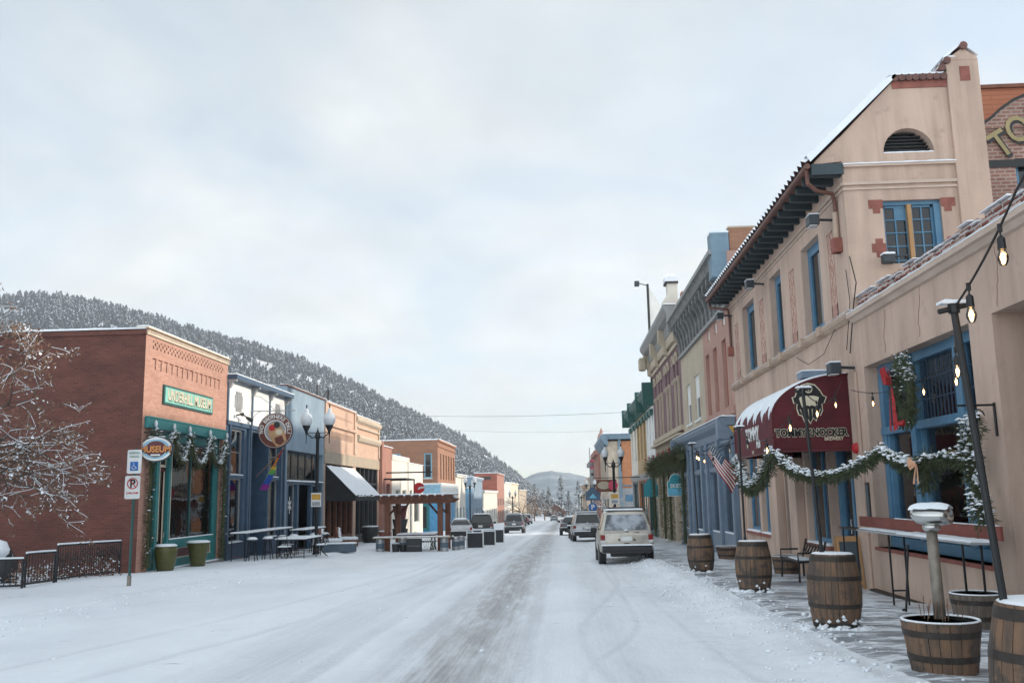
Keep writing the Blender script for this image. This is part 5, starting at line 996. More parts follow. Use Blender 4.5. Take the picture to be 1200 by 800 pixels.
def right_row():
    # pink building
    t = thing('pink_building', (XR, 31.2, sw(31)), 'pink painted brick building with tall narrow windows', 'building'); H = []
    for a in (32.35, 34.3, 36.1): H.append((a, a+.85, 4.55, 6.95, .22))
    H += [(a, a+.6, 7.42, 7.85, .1) for a in (32.3, 34.0, 35.7)]; 
    b = B(); b.wall(TR, 31.2, 37.5, 3.9, 8.1, H); b.quad((XR,31.2,3.5),(XR,31.2,9.8),(16,31.2,9.8),(16,31.2,3.5)); b.quad((XR,31.21,9.7),(16,31.21,9.7),(16,44.5,9.7),(XR,44.5,9.7)); b.lbox(TR, 31.2, 37.5, 0, .08, 4.2, 4.45); b.build('wall', 'pink', t)
    for h in H[:3]: window(t, TR, *h[:4], 'redwall', 1, 2, .14, .1, 'darkglass')
    for h in H[3:]: B().lbox(TR, *h[:2], -.08, -.06, *h[2:4]).build('attic_vent', 'white', t)
    t = thing('cement_building', (XR, 37.5, sw(38)), 'grey tan cement building with two white sash windows', 'building'); H = [(38.95, 40.35, 4.65, 6.55, .15), (41.7, 43.0, 4.65, 6.45, .15)]
    b = B(); b.wall(TR, 37.5, 44.5, 3.9, 8.6, H); b.quad((XR,44.5,3),(XR,44.5,9.5),(16,44.5,9.5),(16,44.5,3)); b.build('wall', 'tan', t)
    for h in H: window(t, TR, *h[:4], 'white', 1, 2, .08, .1, 'darkglass', 'white', curtain=.5); B().lbox(TR, h[0]+.1, h[1]-.1, -.1, -.085, (h[2]+h[3])/2, h[3]-.1).build('blind', 'white', t)
    # shared pressed metal cornice
    t = thing('metal_cornice', (XR, 31.2, 8), 'ornate grey pressed metal cornice spanning pink and cement buildings', 'cornice'); b = B()
    b.prism(TR, [(0, 7.95), (.06, 7.95), (.1, 8.05), (.12, 9.15), (.3, 9.28), (.46, 9.36), (.5, 9.62), (.56, 9.7), (.56, 9.82), (0, 9.85)], 31.25, 44.4); y = 31.45
    while y < 44.2:
        b.prism(TR, [(.1, 8.1), (.16, 8.12), (.18, 8.5), (.3, 8.85), (.42, 9.0), (.42, 9.3), (.1, 9.3)], y, y+.22); b.lbox(TR, y+.34, y+.62, .1, .16, 8.35, 8.8)
        for k in range(6): b.tube([TR(y+.48+.11*cos(k), .13, 8.58+.2*sin(k)), TR(y+.48+.11*cos(k+1), .17, 8.58+.2*sin(k+1))], .03, 4)
        y += .92
    b.build('brackets', 'graymetal', t, bevel=.01); B().lbox(TR, 31.23, 44.45, .46, .62, 9.7, 9.86).lbox(TR, 31.23, 44.45, .02, .13, 7.9, 8.02).build('edge', 'graylight', t)
    B().box(5.33, 5.95, 31.215, 31.9, 8.9, 10.45).build('end_block', 'cornblue', t); B().snow(5.33, 5.95, 31.25, 31.9, 10.45, .12).build('snow', 'snow', t); B().lbox(TR, 44.2, 44.5, 0, .6, 9.3, 10.3).build('end_post', 'graylight', t)
    t = thing('brick_chimney', (6.4, 31.5, 9.8), 'square brown brick chimney beside the blue end of the grey cornice', 'chimney'); B().box(5.98, 6.85, 31.28, 32.3, 9.5, 10.62).build('stack', 'cornerbrick', t); B().box(5.96, 6.88, 31.26, 32.32, 10.62, 10.68).build('cap', 'tan', t)
    # blue storefront
    t = thing('blue_storefront', (XR, 31.3, sw(31)), 'long slate blue wooden storefront with projecting cornice and columns', 'building'); T = TX(XR-.12, -1); y0, y1 = 31.3, 45.3; g0 = sw(45)-.2
    b = B(); H = [(31.9, 34.0), (34.6, 36.7), (37.3, 38.2), (38.6, 41.0), (41.6, 42.3), (42.8, 44.8)]; hh = [(a, c, sw((a+c)/2)+(.75 if c-a > 1.2 else .0), 2.35, .25) for a, c in H]+[(a, c, 2.5, 3.3, .2) for a, c in H]
    b.wall(T, y0, y1, g0-.3, 3.5, hh); b.quad(T(y0,0,g0), T(y0,-.12,g0), T(y0,-.12,3.5), T(y0,0,3.5)); b.build('frame', 'slateblue', t)
    c = B(); c.prism(TR, [(.1, 3.4), (.2, 3.45), (.22, 3.7), (.42, 3.85), (.5, 3.98), (.5, 4.06), (0, 4.12)], y0, y1)
    for u in (31.35, 34.1, 36.85, 38.25, 41.1, 42.4, 44.9): c.lbox(T, u, u+.32, 0, .1, sw(u)-.3, 3.5); c.lbox(T, u-.04, u+.36, 0, .14, sw(u)-.3, sw(u)+.25)
    for u in (31.35, 44.85): c.lbox(T, u, u+.4, 0, .5, 3.35, 4.05)
    c.build('columns', 'slateblue', t, bevel=.015)
    for h in hh: window(t, T, *h[:4], 'slateblue', 1, 1, .1, .05, 'glass', None, curtain=(.0 if h[2] > 2 else None), snowy=h[2] < 2)
    roomset(t, TX(XR+.2, -1), 31.6, 45.0, g0, 3.9, 2.2); B().snow(XR-.5, XR, y0, y1, 4.1, .05).build('snow', 'snow', t); B().lbox(TX(XR+.35, -1), 37, 44.6, 0, .02, 1.0, 2.3).build('blinds', 'curtain', t)
    # mauve building with arched windows
    t = thing('mauve_building', (XR, 44.5, sw(45)), 'mauve brick building with arched windows and heavy tan bracketed cornice', 'building'); g0 = sw(59)-.3
    H = [(a, a+.62, 4.85, 8.0, .3) for a in (45.5, 46.9, 49.2, 50.6, 53.0, 54.4, 56.4)]; H2 = [(46, 48.3, sw(50)+.5, 2.9), (49.2, 51.2, sw(50), 2.9), (52, 54.3, sw(50)+.5, 2.9), (55.2, 57.5, sw(50)+.5, 2.9)]
    b = B(); b.wall(TR, 44.5, 58.5, 4.4, 9.2, H); b.build('upper_wall', 'purple', t); b = B(); b.wall(TR, 44.5, 58.5, g0, 4.4, H2, .3); b.quad((XR,44.5,g0),(16,44.5,g0),(16,44.5,9.4),(XR,44.5,9.4)); b.quad((XR,44.5,9.3),(XR,58.5,9.3),(16,58.5,9.3),(16,44.5,9.3)); b.quad((XR,58.5,g0),(16,58.5,g0),(16,58.5,9.4),(XR,58.5,9.4)); b.build('wall', 'beige', t)
    for h in H: window(t, TR, *h[:4], 'terracotta', 1, 2, .2, .07, 'darkglass')
    for h in H2: window(t, TR, *h[:4], 'beige', 2, 1, .15, .1, 'curtain')
    a = B()
    for h in H:
        um = (h[0]+h[1])/2
        for k in range(8): a0, a1 = pi*k/8, pi*(k+1)/8; a.tube([TR(um-.42*cos(a0), .06, 8.0+.45*sin(a0)), TR(um-.42*cos(a1), .06, 8.0+.45*sin(a1))], .07, 5)
        a.lbox(TR, h[0]-.2, h[0], 0, .12, 7.05, 7.25); a.lbox(TR, h[1], h[1]+.2, 0, .12, 7.05, 7.25)
        a.lbox(TR, h[0]-.16, h[0]-.02, 0, .09, 4.85, 7.05)
    a.lbox(TR, 44.5, 58.5, 0, .14, 4.55, 4.8); a.lbox(TR, 44.5, 58.5, 0, .1, 8.75, 8.95); a.lbox(TR, 44.5, 58.5, 0, .3, 4.3, 4.42); a.build('stone_trim', 'tan', t)
    for h in H: B().lbox(TR, h[0]+.02, h[1]-.02, -.19, -.12, 7.6, 8.0).build('arch_infill', 'terracotta', t)
    c = B(); c.prism(TR, [(0, 9.1), (.15, 9.15), (.18, 9.6), (.0, 9.6)], 44.54, 58.52)
    for u in (44.5, 49.0, 53.6, 58.0): c.prism(TR, [(.1, 8.8), (.3, 8.9), (.32, 9.3), (.55, 9.55), (.55, 10.25), (.1, 10.25)], u, u+.5)
    c.build('brackets', 'tan', t, bevel=.02); B().prism(TR, [(0, 9.6), (.2, 9.62), (.28, 10.1), (.55, 10.22), (.72, 10.5), (.72, 10.62), (0, 10.7)], 44.56, 58.53).build('cornice', 'graylight', t); B().snow(XR-.72, XR, 44.5, 58.5, 10.66, .06).build('cornice_snow', 'snow', t); B().lbox(TR, 57.9, 58.6, .4, .85, 9.2, 10.0).build('end_bracket', 'tan', t, bevel=.1)
    t = thing('chimney', (6.1, 48, 10), 'cream stepped chimney with snowy cap above the mauve building', 'chimney'); b = B(); T8 = TY(47.8, -1); b.plate(T8, [(4.95+.5, 10.3), (5.5, 11.5), (5.78, 11.9), (5.78, 12.45), (6.30, 12.45), (6.30, 10.3)], -.7, 0); b.build('stack', 'ivory', t); B().box(5.66, 6.34, 47.7, 48.6, 12.45, 12.55).build('cap', 'charcoal', t); B().snow(5.66, 6.34, 47.7, 48.6, 12.55, .42).build('snow', 'snow', t)
    t = thing('brick_chimney', (6.5, 47, 10), 'orange brick chimney right of the cream stepped one', 'chimney'); B().box(6.34, 6.9, 46.6, 47.3, 9.4, 11.75).build('stack', 'orangewall', t)
    t = thing('roof_mast', (6.0, 60, 10), 'tall dark roof mast with a small lamp arm against the sky', 'mast'); b = B(); b.box(5.88, 6.02, 59.9, 60.1, 8, 15.2); b.tube([(5.95, 60, 15.1), (5.3, 60, 15.3)], .03); b.build('post', 'charcoal', t); B().box(5.1, 5.4, 59.8, 60.2, 15.1, 15.4).build('lamp_head', 'floodlamp', t); B().quad((6.02,60,15.0),(6.9,60.3,13.6),(6.9,60.3,11.4),(6.02,60,11.0)).quad((6.03,60.03,15.0),(6.91,60.33,13.6),(6.91,60.33,11.4),(6.03,60.03,11.0)).build('gable_sheet', 'white', t)
    # green cornice row
    t = thing('green_cornice_row', (XR, 58.5, sw(60)), 'three part cream, yellow and white building with dark green cornice', 'building'); zlow = sw(79)-.5
    for (a, c, m, n) in ((58.5, 64.3, 'white', 3), (64.3, 72.5, 'gold', 3), (72.5, 79, 'ivory', 2)):
        H = [(a+(c-a)*(i+.28)/n, a+(c-a)*(i+.72)/n, 4.0, 6.5, .2) for i in range(n)]; b = B(); b.wall(TR, a, c, 2.9, 7.3, H); b.build('upper_wall', m, t)
        for h in H: window(t, TR, *h[:4], m, 1, 2, .1, .1, 'darkglass'); B().lbox(TR, h[0]-.15, h[1]+.15, 0, .22, 6.5, 6.85).build('window_hood', 'greenc', t)
        B().lbox(TR, a, c, 0, .12, 2.5, 2.95).build('fascia', 'graylight', t)
        H = [(a+.5, c-.5, sw(c)+.4, 2.4, .3)]; b = B(); b.wall(TR, a, c, zlow, 2.5, H); b.build('ground_floor', {'white': 'green', 'gold': 'orange', 'ivory': 'grey'}[m], t); window(t, TR, *H[0][:4], 'green', 4, 1, .15, .12, 'darkglass')
    b = B(); b.quad((XR,58.5,zlow),(16,58.5,zlow),(16,58.5,7.4),(XR,58.5,7.4)); b.quad((XR,58.5,7.35),(XR,79,7.35),(16,79,7.35),(16,58.5,7.35)); b.quad((XR,79,zlow),(16,79,zlow),(16,79,7.4),(XR,79,7.4)); b.build('side_wall', 'tan', t)
    c = B(); c.prism(TR, [(0, 7.1), (.12, 7.15), (.15, 7.5), (.5, 7.75), (.6, 8.05), (.5, 8.15), (0, 8.3)], 58.56, 79); u = 58.8
    while u < 78.7: c.prism(TR, [(.1, 7.2), (.2, 7.22), (.22, 7.5), (.48, 7.75), (.1, 7.75)], u, u+.22); u += .62
    for u in (58.47, 64.2, 72.2, 78.63): c.lbox(TR, u, u+.4, 0, .68, 7.05, 8.5)
    c.build('cornice', 'greenc', t, bevel=.01); B().snow(XR-.55, XR, 58.5, 79, 8.2, .05).build('snow', 'snow', t)
    # orange building across the side street
    t = thing('orange_corner_building', (XR, 100, -2), 'orange plaster corner building with cream street front and slate blue cornice', 'building'); T = TX(4.9, -1); Ts = TY(100, -1)
    b = B(); b.wall(Ts, 6.0, 20, -3, 7.1, [(7.6, 8.4, 3.4, 5.3), (10, 10.8, 3.4, 5.3)]); b.build('side_wall', 'orange', t); b = B(); H = [(101.5+i*3, 103+i*3, 3.0, 5.5, .2) for i in range(6)]+[(101.5, 106, -1.6, 1), (108, 117, -1.6, 1)]; b.wall(T, 100, 120, -3.2, 7.1, H); b.quad((4.9,100,-3.2),(6.0,100,-3.2),(6.0,100,7.1),(4.9,100,7.1)); b.quad((4.9,100,7),(20,100,7),(20,120,7),(4.9,120,7)); b.build('wall', 'stone', t)
    for h in H: window(t, T, *h[:4], 'cornblue', 1, 2, .12, .12)
    c = B(); c.prism(T, [(0, 6.6), (.2, 6.7), (.5, 7.1), (.7, 7.3), (.7, 7.75), (0, 7.85)], 99.4, 120); c.lbox(Ts, 4.3, 20, 0, .5, 7.3, 7.85); c.lbox(Ts, 6.0, 6.3, 0, .2, -2, 7.3); c.lbox(Ts, 6.2, 20, 0, .1, 2.3, 2.45); c.build('cornice', 'cornblue', t); B().snow(4.3, 20, 99.4, 120, 7.85, .12).build('snow', 'snow', t); B().lbox(Ts, 6.3, 20, .02, .06, -.2, 2.1).build('ground_panel', 'grey', t); B().lbox(Ts, 6.6, 7.9, .06, .1, .7, 1.4).build('wall_board', 'blue', t)
    # smaller fronts beyond
    for name, a, c, x, zt, m, m2, lab in (('brick_shop', 122, 140, 4.7, 7.2, 'salmon', 'redwall', 'rose brick shop with arched grey pediment beyond the orange building'), ('grey_shop', 140, 156, 4.5, 6.4, 'graylight', 'grey', 'grey stone shop with heavy cornice beyond the rose brick shop'), ('cream_shop', 156, 185, 4.6, 4.2, 'cream', 'ivory', 'pale low shop row past the grey stone shop'), ('beige_shop', 185, 225, 4.6, 3.4, 'beige', 'tan', 'beige low shops near the end of the right row'), ('white_shop', 225, 262, 4.8, 1.4, 'ivory', 'white', 'low white buildings at the far end of the right row')):
        T = TX(x, -1); t = thing(name, (x, a, S*a), lab, 'building'); g = S*(a+c)/2+.1; n = 4; H = [(a+(c-a)*(i+.25)/n, a+(c-a)*(i+.75)/n, g+.6, g+2.6, .2) for i in range(n)]+([(a+(c-a)*(i+.3)/n, a+(c-a)*(i+.7)/n, g+4.2, g+6, .2) for i in range(n)] if zt-g > 7 else [])
        b = B(); b.wall(T, a, c, g-2, zt, H); body(b, T, a, c, g-2, zt, 10); b.lbox(T, a-.1, c, 0, .45, zt-.6, zt); b.build('wall', m, t)
        for h in H: window(t, T, *h[:4], m2)
        B().snow(x-.4, x+10, a, c, zt, .12).build('snow', 'snow', t)
    t = thing('roof_turret', (4.6, 121.5, 7.5), 'small rose roof turret with pale finial beyond the orange building', 'turret'); B().lathe((5.3, 124, 6.8), [(.9, 0), (.9, .9), (1.1, 1.0), (.6, 1.5), (.5, 2.3), (.25, 2.8), (.05, 3.4)], 10).build('turret', 'pink', t)
right_row()

# ================================================================== STREET THINGS
# ---- oak barrels along the kerb
def barrel_mesh(h, r0, rb, m, parent, z0, x, y, hoops, n=26):
    b = B(); rows = 14
    for i in range(n):                                    # one stave after another, tiny gaps between
        a0 = 2*pi*(i+.03)/n; a1 = 2*pi*(i+.97)/n; base = len(b.v); j = random.uniform(-.003, .003)
        for q in range(rows+1):
            t_ = q/rows; r = r0+(rb-r0)*sin(pi*min(1, t_*(h/.94)))+j if h > .7 else r0+(rb-r0)*t_+j
            for (rr, an) in ((r, a0), (r+.002, (a0+a1)/2), (r, a1), (r-.03, a1), (r-.03, a0)): b.v.append((x+rr*cos(an), y+rr*sin(an), z0+h*t_))
        for q in range(rows):
            for k in range(5): a = base+q*5+k; c = base+q*5+(k+1) % 5; b.f.append((a, c, c+5, a+5))
        b.f.append(tuple(base+rows*5+k for k in range(5)))
    b.build('staves', m, parent)
    k = B()
    for (zz, hw) in hoops:
        f = lambda z: (r0+(rb-r0)*sin(pi*min(1, z/.94)) if h > .7 else r0+(rb-r0)*z/h)+.006
        k.lathe((x, y, z0+zz-hw/2), [(f(zz-hw/2)-.01, 0), (f(zz-hw/2), 0), (f(zz+hw/2), hw), (f(zz+hw/2)-.01, hw)], 40)
    k.build('hoops', 'hoop', parent)
def barrel(x, y, lab, dz=0):
    z = sw(y)+.0+dz; t = thing('barrel', (x, y, z), lab, 'barrel', 'oak barrels along the right kerb'); barrel_mesh(.94, .275, .345, 'wood', t, z, x, y, ((.05, .05), (.27, .05), (.36, .0), (.63, .05), (.72, 0), (.89, .06)) if 0 else ((.045, .06), (.29, .055), (.64, .055), (.885, .07)))
    B().lathe((x, y, z+.88), [(.262, 0), (.262, .02)], 30).build('lid', 'woodgrey', t); B().lathe((x, y, z+.895), [(.262, 0), (.27, .045), (.24, .062), (.01, .07)], 30, .012).build('snow', 'snow', t, smooth=True)
    s = B()                                               # bits of snow thrown against the staves
    for k in range(26): a = random.uniform(0, 6.28); zz = abs(random.gauss(0, .10)); r = .30+.045*min(1, zz/.4); s.lathe((x+r*cos(a), y+r*sin(a), z+zz), [(.0, -.02), (random.uniform(.015, .05), 0), (.0, .03)], 6, .3)
    
    for k in range(46): a = random.uniform(0, 6.28); rr = random.uniform(.27, .46); u = random.uniform(.02, .07); s.lathe((x+rr*cos(a), y+rr*sin(a), gz(x+rr*cos(a), y+rr*sin(a))-.01), [(u*1.3, 0), (u, u*.5), (u*.3, u*.8)], 7, .3)
    s.build('snow_skirt', 'snow', t); return t
BX = [(3.50, 24.55, 'oak barrel farthest down the kerb, its thin black pole before the blue storefront'), (3.62, 18.45, 'oak barrel with black pole in front of the burgundy awning'), (3.53, 12.75, 'oak barrel with a snow lump stuck high on its staves'), (2.92, 6.0, 'largest looking oak barrel with the leaning black pole')]
for x, y, l in BX: barrel(x, y, l).rotation_euler = (random.uniform(-.02, .02), random.uniform(-.02, .02), 0)
# poles standing in the barrels
def pole(p0, p1, r, lab):
    t = thing('light_pole', p0, lab, 'pole', 'string light poles'); d = (Vector(p1)-Vector(p0)).normalized(); B().tube([p0, p1], r, 10).build('shaft', 'black', t); B().tube([p0, Vector(p0)+d*.25], r*1.35, 10).build('collar', 'black', t); B().tube([Vector(p1)-d*.03, Vector(p1)+Vector((0, 0, .04))], r*1.6, 8).build('cap', 'black', t)
    B().tube([Vector(p1)+Vector((-.1, 0, -.02)), Vector(p1)+Vector((.12, 0, .03))], .018, 6).build('hook_bar', 'black', t); B().snow(p1[0]-.08, p1[0]+.1, p1[1]-.03, p1[1]+.03, p1[2]+.03, .03).build('snow', 'snow', t); return t
P4 = (2.62, 6.15, 2.81)
pole((2.71, 6.0, .55), P4, .024, 'thick leaning black light pole rising from the nearest barrel')
P3 = (3.31, 12.75, 2.98); pole((3.42, 12.75, .6), P3, .024, 'thin black light pole before the miner emblem awning end')
P2 = (3.50, 18.5, 2.86); pole((3.50, 18.5, .5), P2, .022, 'thin black light pole before the burgundy awning front')
P1 = (3.40, 24.5, 2.85); pole((3.45, 24.5, .4), P1, .018, 'thin black light pole before the slate blue storefront')
# festoon lights
def festoon(pts, lab, sag, drop=.16, lit=.85, nb=5, r=.008):
    t = thing('string_lights', pts[0], lab, 'string lights', 'festoon lights'); c = B(); P = []
    for i in range(len(pts)-1):
        a, b_ = Vector(pts[i]), Vector(pts[i+1])
        for k in range(13):
            q = a.lerp(b_, k/12); q.z -= sag*4*(k/12)*(1-k/12); P.append(q)
        for k in range(nb):
            f = (k+.5)/nb; q = a.lerp(b_, f); q.z -= sag*4*f*(1-f); s_ = B(); s_.tube([q, q-Vector((0, 0, drop*.45))], r*.8, 5); s_.tube([q+Vector((0,0,.02)), q-Vector((0,0,.03))], r*2, 6); s_.tube([q-Vector((0,0,drop*.4)), q-Vector((0,0,drop*.5)), q-Vector((0,0,drop))], [.012, .024, .027], 8); so = s_.build('socket', 'black', t)
            zz = q.z-drop; B().lathe((q.x, q.y, zz-.105), [(.0, 0), (.018, .006), (.031, .035), (.033, .06), (.024, .09), (.018, .108)], 10).build('bulb', 'bulbglass', so, smooth=True)
            B().tube([(q.x, q.y, zz-.02), (q.x, q.y, zz-.045), (q.x, q.y, zz-.085)], [.006, .017, .007], 8).build('filament', 'bulb' if random.random() < lit else 'dullbulb', so, smooth=True)
    c.tube(P, r, 5); c.build('cable', 'wire', t); return t
festoon([(2.95, 4.9, 4.1), (2.73, 5.4, 3.37), P4], 'thick cable with lit bulbs running up from the leaning pole top out of view', .04, .14, 1, 2, .008)
festoon([P4, (5.72, 13.6, 3.45), (5.72, 18.4, 3.55)], 'bulb cable from the leaning pole along the blue restaurant window', .22, .14, 1, 2, .007)
festoon([P3, (5.6, 18.6, 3.75)], 'bulb cable crossing in front of the awning end', .3, .13, 1, 2, .007); festoon([P3, P2], 'bulb cable between the two thin poles at the awning', .45, .13, .8, 3, .007)
festoon([P2, P1], 'bulb cable between the two farthest thin poles', .4, .13, .6, 3, .007); festoon([P1, (5.3, 33, 3.2)], 'bulb cable from the farthest pole to the slate blue storefront', .3, .13, .7, 3, .007)
t = thing('cables', (5.8, 16, 6), 'thin dark cables drooping down the stucco wall by the gable corner', 'cable'); B().tube([(5.83, 18.2, 6.2), (5.82, 17.9, 5.6), (5.80, 18.1, 5.2), (5.8, 18.55, 4.3)], .012, 5).build('cable', 'wire', t); B().tube([(5.83, 18.5, 6.0), (5.8, 18.3, 5.3), (5.8, 18.75, 4.4)], .008, 5).build('cable', 'wire', t); B().tube([(5.8, 19.3, 5.0), (5.78, 20.3, 4.55), (5.78, 21.6, 4.5), (5.8, 22.8, 4.85)], .007, 5).build('cable', 'wire', t)

# ---- garlands and wreath on the restaurant
GB = [(5.45, 12.75, 1.62), (5.40, 12.9, 2.0), (5.1, 13.6, 1.96)]
garland('garland', [(5.5, 12.7, 1.95), (5.4, 13.3, 2.02), (5.35, 13.9, 2.0), (5.32, 14.5, 1.92), (5.28, 15.0, 2.05), (5.22, 15.5, 2.22), (5.05, 16.2, 1.98), (4.85, 16.9, 1.86), (4.65, 17.6, 1.84), (4.45, 18.3, 1.98), (4.28, 18.9, 2.36)], .095, 'long snowy garland swag from the wreath bracket to the near awning corner', 'garland', None, 650, 'needle', .5)
garland('garland', [(4.27, 19.0, 2.42), (4.25, 19.6, 2.05), (4.22, 20.3, 1.76), (4.2, 21.0, 1.66), (4.22, 21.8, 1.72), (4.25, 22.5, 2.0), (4.27, 23.0, 2.4)], .14, 'thick snowy garland swag hanging below the awning front', 'garland', None, 620, 'needle', .6)
garland('garland', [(5.32, 13.9, 2.1), (5.35, 14.0, 1.85), (5.36, 14.15, 1.6)], .15, 'dark bushy garland clump with peach bow before the blue mullion', 'garland', None, 900, 'needle', .0, bows=[(5.15, 13.85, 1.98)], bowm='peachbow')
garland('garland', [(5.55, 12.75, 2.55), (5.45, 12.8, 2.1), (5.48, 12.75, 1.7), (5.5, 12.7, 1.15)], .12, 'heavily snowed garland hanging from the scroll bracket on the pier', 'garland', None, 900, 'needle', .75)
t = thing('scroll_bracket', (XR, 12.75, 2.55), 'black scroll iron bracket on the pier above the snowy garland', 'bracket'); b = B(); b.box(XR-.02, XR, 12.73, 12.78, 2.3, 2.75); b.tube([(XR, 12.75, 2.72), (5.35, 12.75, 2.72)], .015); b.tube([(5.6+.1*cos(k*.6)*(1-k/16), 12.75, 2.58+.1*sin(k*.6)*(1-k/16)) for k in range(14)], .01); b.build('scroll', 'black', t)
def wreath():
    c = Vector((5.62, 15.35, 3.18)); t = thing('wreath', c, 'snow topped pine wreath with long red bow on the blue window', 'wreath'); g = B(); s = B(); a_, b2 = .30, .44
    for k in range(2600):
        an = random.uniform(0, 2*pi); rr = random.gauss(0, .07); q = c+Vector((random.gauss(0, .05), (a_+rr)*cos(an), (b2+rr)*sin(an))); v = Vector((random.gauss(-.3, .6), cos(an)+random.gauss(0, .7), sin(an)+random.gauss(0, .7))).normalized()*.1; w = v.cross(Vector((random.random(), 1, random.random()))).normalized()*.008
        g.quad(q-w, q+w, q+v)
        if sin(an) > .3 and random.random() < .16 or random.random() < .01: u = random.uniform(.012, .03); s.lathe(q+v*.4, [(.0, 0), (u*1.5, .004), (.0, u)], 5, .3)
    ring = B(); ring.tube([c+Vector((0, a_*cos(k*pi/12), b2*sin(k*pi/12))) for k in range(25)], .06, 8, False); ring.build('ring', 'needle', t); g.build('needles', 'needle', t, recalc=False); s.build('snow', 'snow', t)
    q = c+Vector((-.1, .30, .22)); b = B()
    for s_ in (-1, 1): b.add([q+Vector(p) for p in ((0,0,0),(-.06,s_*.06,.26),(-.1,s_*.2,.22),(-.06,s_*.22,.0),(0,s_*.07,-.08))], [(0,1,2),(0,2,3),(0,3,4)]); b.add([q+Vector(p) for p in ((0,-.02,0),(-.03,s_*.04-.02,-.35),(-.05,s_*.04-.05,-.85),(-.03,s_*.2-.05,-.80),(0,s_*.12,-.3))], [(0,1,2,3,4)])
    b.box(q.x-.1, q.x-.02, q.y-.06, q.y+.06, q.z-.06, q.z+.06); b.build('bow', 'bow', t); q2 = c+Vector((-.08, -.02, -.46)); k = B()
    for a in range(3): k.tube([q2+Vector((0, .1*a-.1, 0)), q2+Vector((-.03, .1*a-.08, -.08))], [.02, .05], 6)
    k.build('berries', 'bow', t)
wreath()
t = thing('alarm_bell', (XR, 18.55, 2.42), 'round red alarm bell on the stucco pier beside the awning', 'bell'); B().tube([(XR, 18.6, 2.42), (XR-.05, 18.6, 2.42), (XR-.12, 18.6, 2.42), (XR-.14, 18.6, 2.42)], [.11, .115, .09, .03], 20).build('dome', 'sign_red', t)
t = thing('menu_plaque', (XR, 18.45, 1.1), 'narrow dark bronze plaque on the stucco pier', 'plaque'); B().lbox(TR, 18.18, 18.36, 0.0, .03, .98, 1.75).build('frame', 'hoop', t, bevel=.006); B().lbox(TR, 18.2, 18.34, .03, .034, 1.02, 1.71).build('face', 'slate', t)
# ---- standing bar along the window
def bar():
    t = thing('standing_bar', (5.3, 15, sw(15)), 'long standing bar table with thin black legs under the blue window', 'table'); y0, y1 = 12.35, 18.2; z = .93
    B().box(5.18, 5.50, y0, 17.0, z-.03, z).build('top', 'grey', t, bevel=.004); B().box(5.22, 5.46, 17.0, y1, z-.03, z-.002).build('end_top', 'hoop', t); B().box(5.52, 5.56, y0-.1, 17.9, z+.02, z+.20).build('back_board', 'redwood', t, bevel=.004)
    s = B(); s.snow(5.19, 5.50, y0, 15.0, z, .03); s.snow(5.30, 5.5, 15.0, 17.2, z, .018); s.snow(5.52, 5.56, y0, 16, z+.2, .012); s.build('snow', 'snow', t)
    for y in (18.0, 15.55, 12.75):
        l = B()
        for dx in (5.24, 5.48): l.tube([(dx, y, z-.03), (dx-.0, y, sw(y)-.05)], .017, 6)
        l.tube([(5.24, y, sw(y)+.22), (5.48, y, sw(y)+.22)], .014, 6); l.build('leg_frame', 'black', t)
    B().tube([(5.2, 14.6, z-.15), (5.0, 14.35, sw(14.4)+.02)], .017, 6).tube([(5.0, 14.35, sw(14.4)+.05), (4.94, 14.3, sw(14.4)+.05)], .02, 6).build('brace', 'black', t); B().box(5.70, 5.84, y0, y1, -.38+.13, -.38+.16).build('foot_rail', 'hoop', t)
bar()
def half_barrel(x, y, r0, r1, h, lab, m='wood', dz=0.):
    z = sw(y)+dz; t = thing('half_barrel_planter', (x, y, z), lab, 'planter', 'half barrel planters'); barrel_mesh(h, r0, r1, m, t, z, x, y, ((h*.3, .06), (h*.77, .06)), 22)
    B().lathe((x, y, z+h*.86), [(r1*.93, 0), (r1*.9, .02), (.02, .04)], 20, .02).build('soil_snow', 'snow', t, smooth=True); B().lathe((x, y, z+h-.002), [(r1-.028, 0), (r1, 0), (r1-.006, .016), (r1-.022, .016), (r1-.028, 0)], 30, .004).build('rim_snow', 'snow', t, smooth=True)
    return t
t = half_barrel(3.55, 9.30, .29, .355, .47, 'half barrel planter holding the hooded steel post'); st = B()
for k in range(16): a = random.uniform(0, 6.28); r = random.uniform(.05, .3); st.tube([(3.55+r*cos(a), 9.3+r*sin(a), sw(9.3)+.4), (3.55+r*cos(a)+random.uniform(-.05, .05), 9.3+r*sin(a)+random.uniform(-.05, .05), sw(9.3)+.46+random.uniform(.05, .25))], .004, 4)
st.build('dry_stems', 'twig', t)
half_barrel(5.30, 12.60, .27, .33, .42, 'half barrel planter against the wall beneath the bar end', 'woodgrey')
half_barrel(5.35, 31.0, .36, .44, .40, 'shallow half barrel planter at the foot of the slate blue storefront'); half_barrel(5.40, 23.4, .30, .35, .42, 'half barrel planter between the burgundy awning piers', 'wood')
half_barrel(5.45, 27.6, .28, .33, .5, 'half barrel planter just behind the second pole barrel')
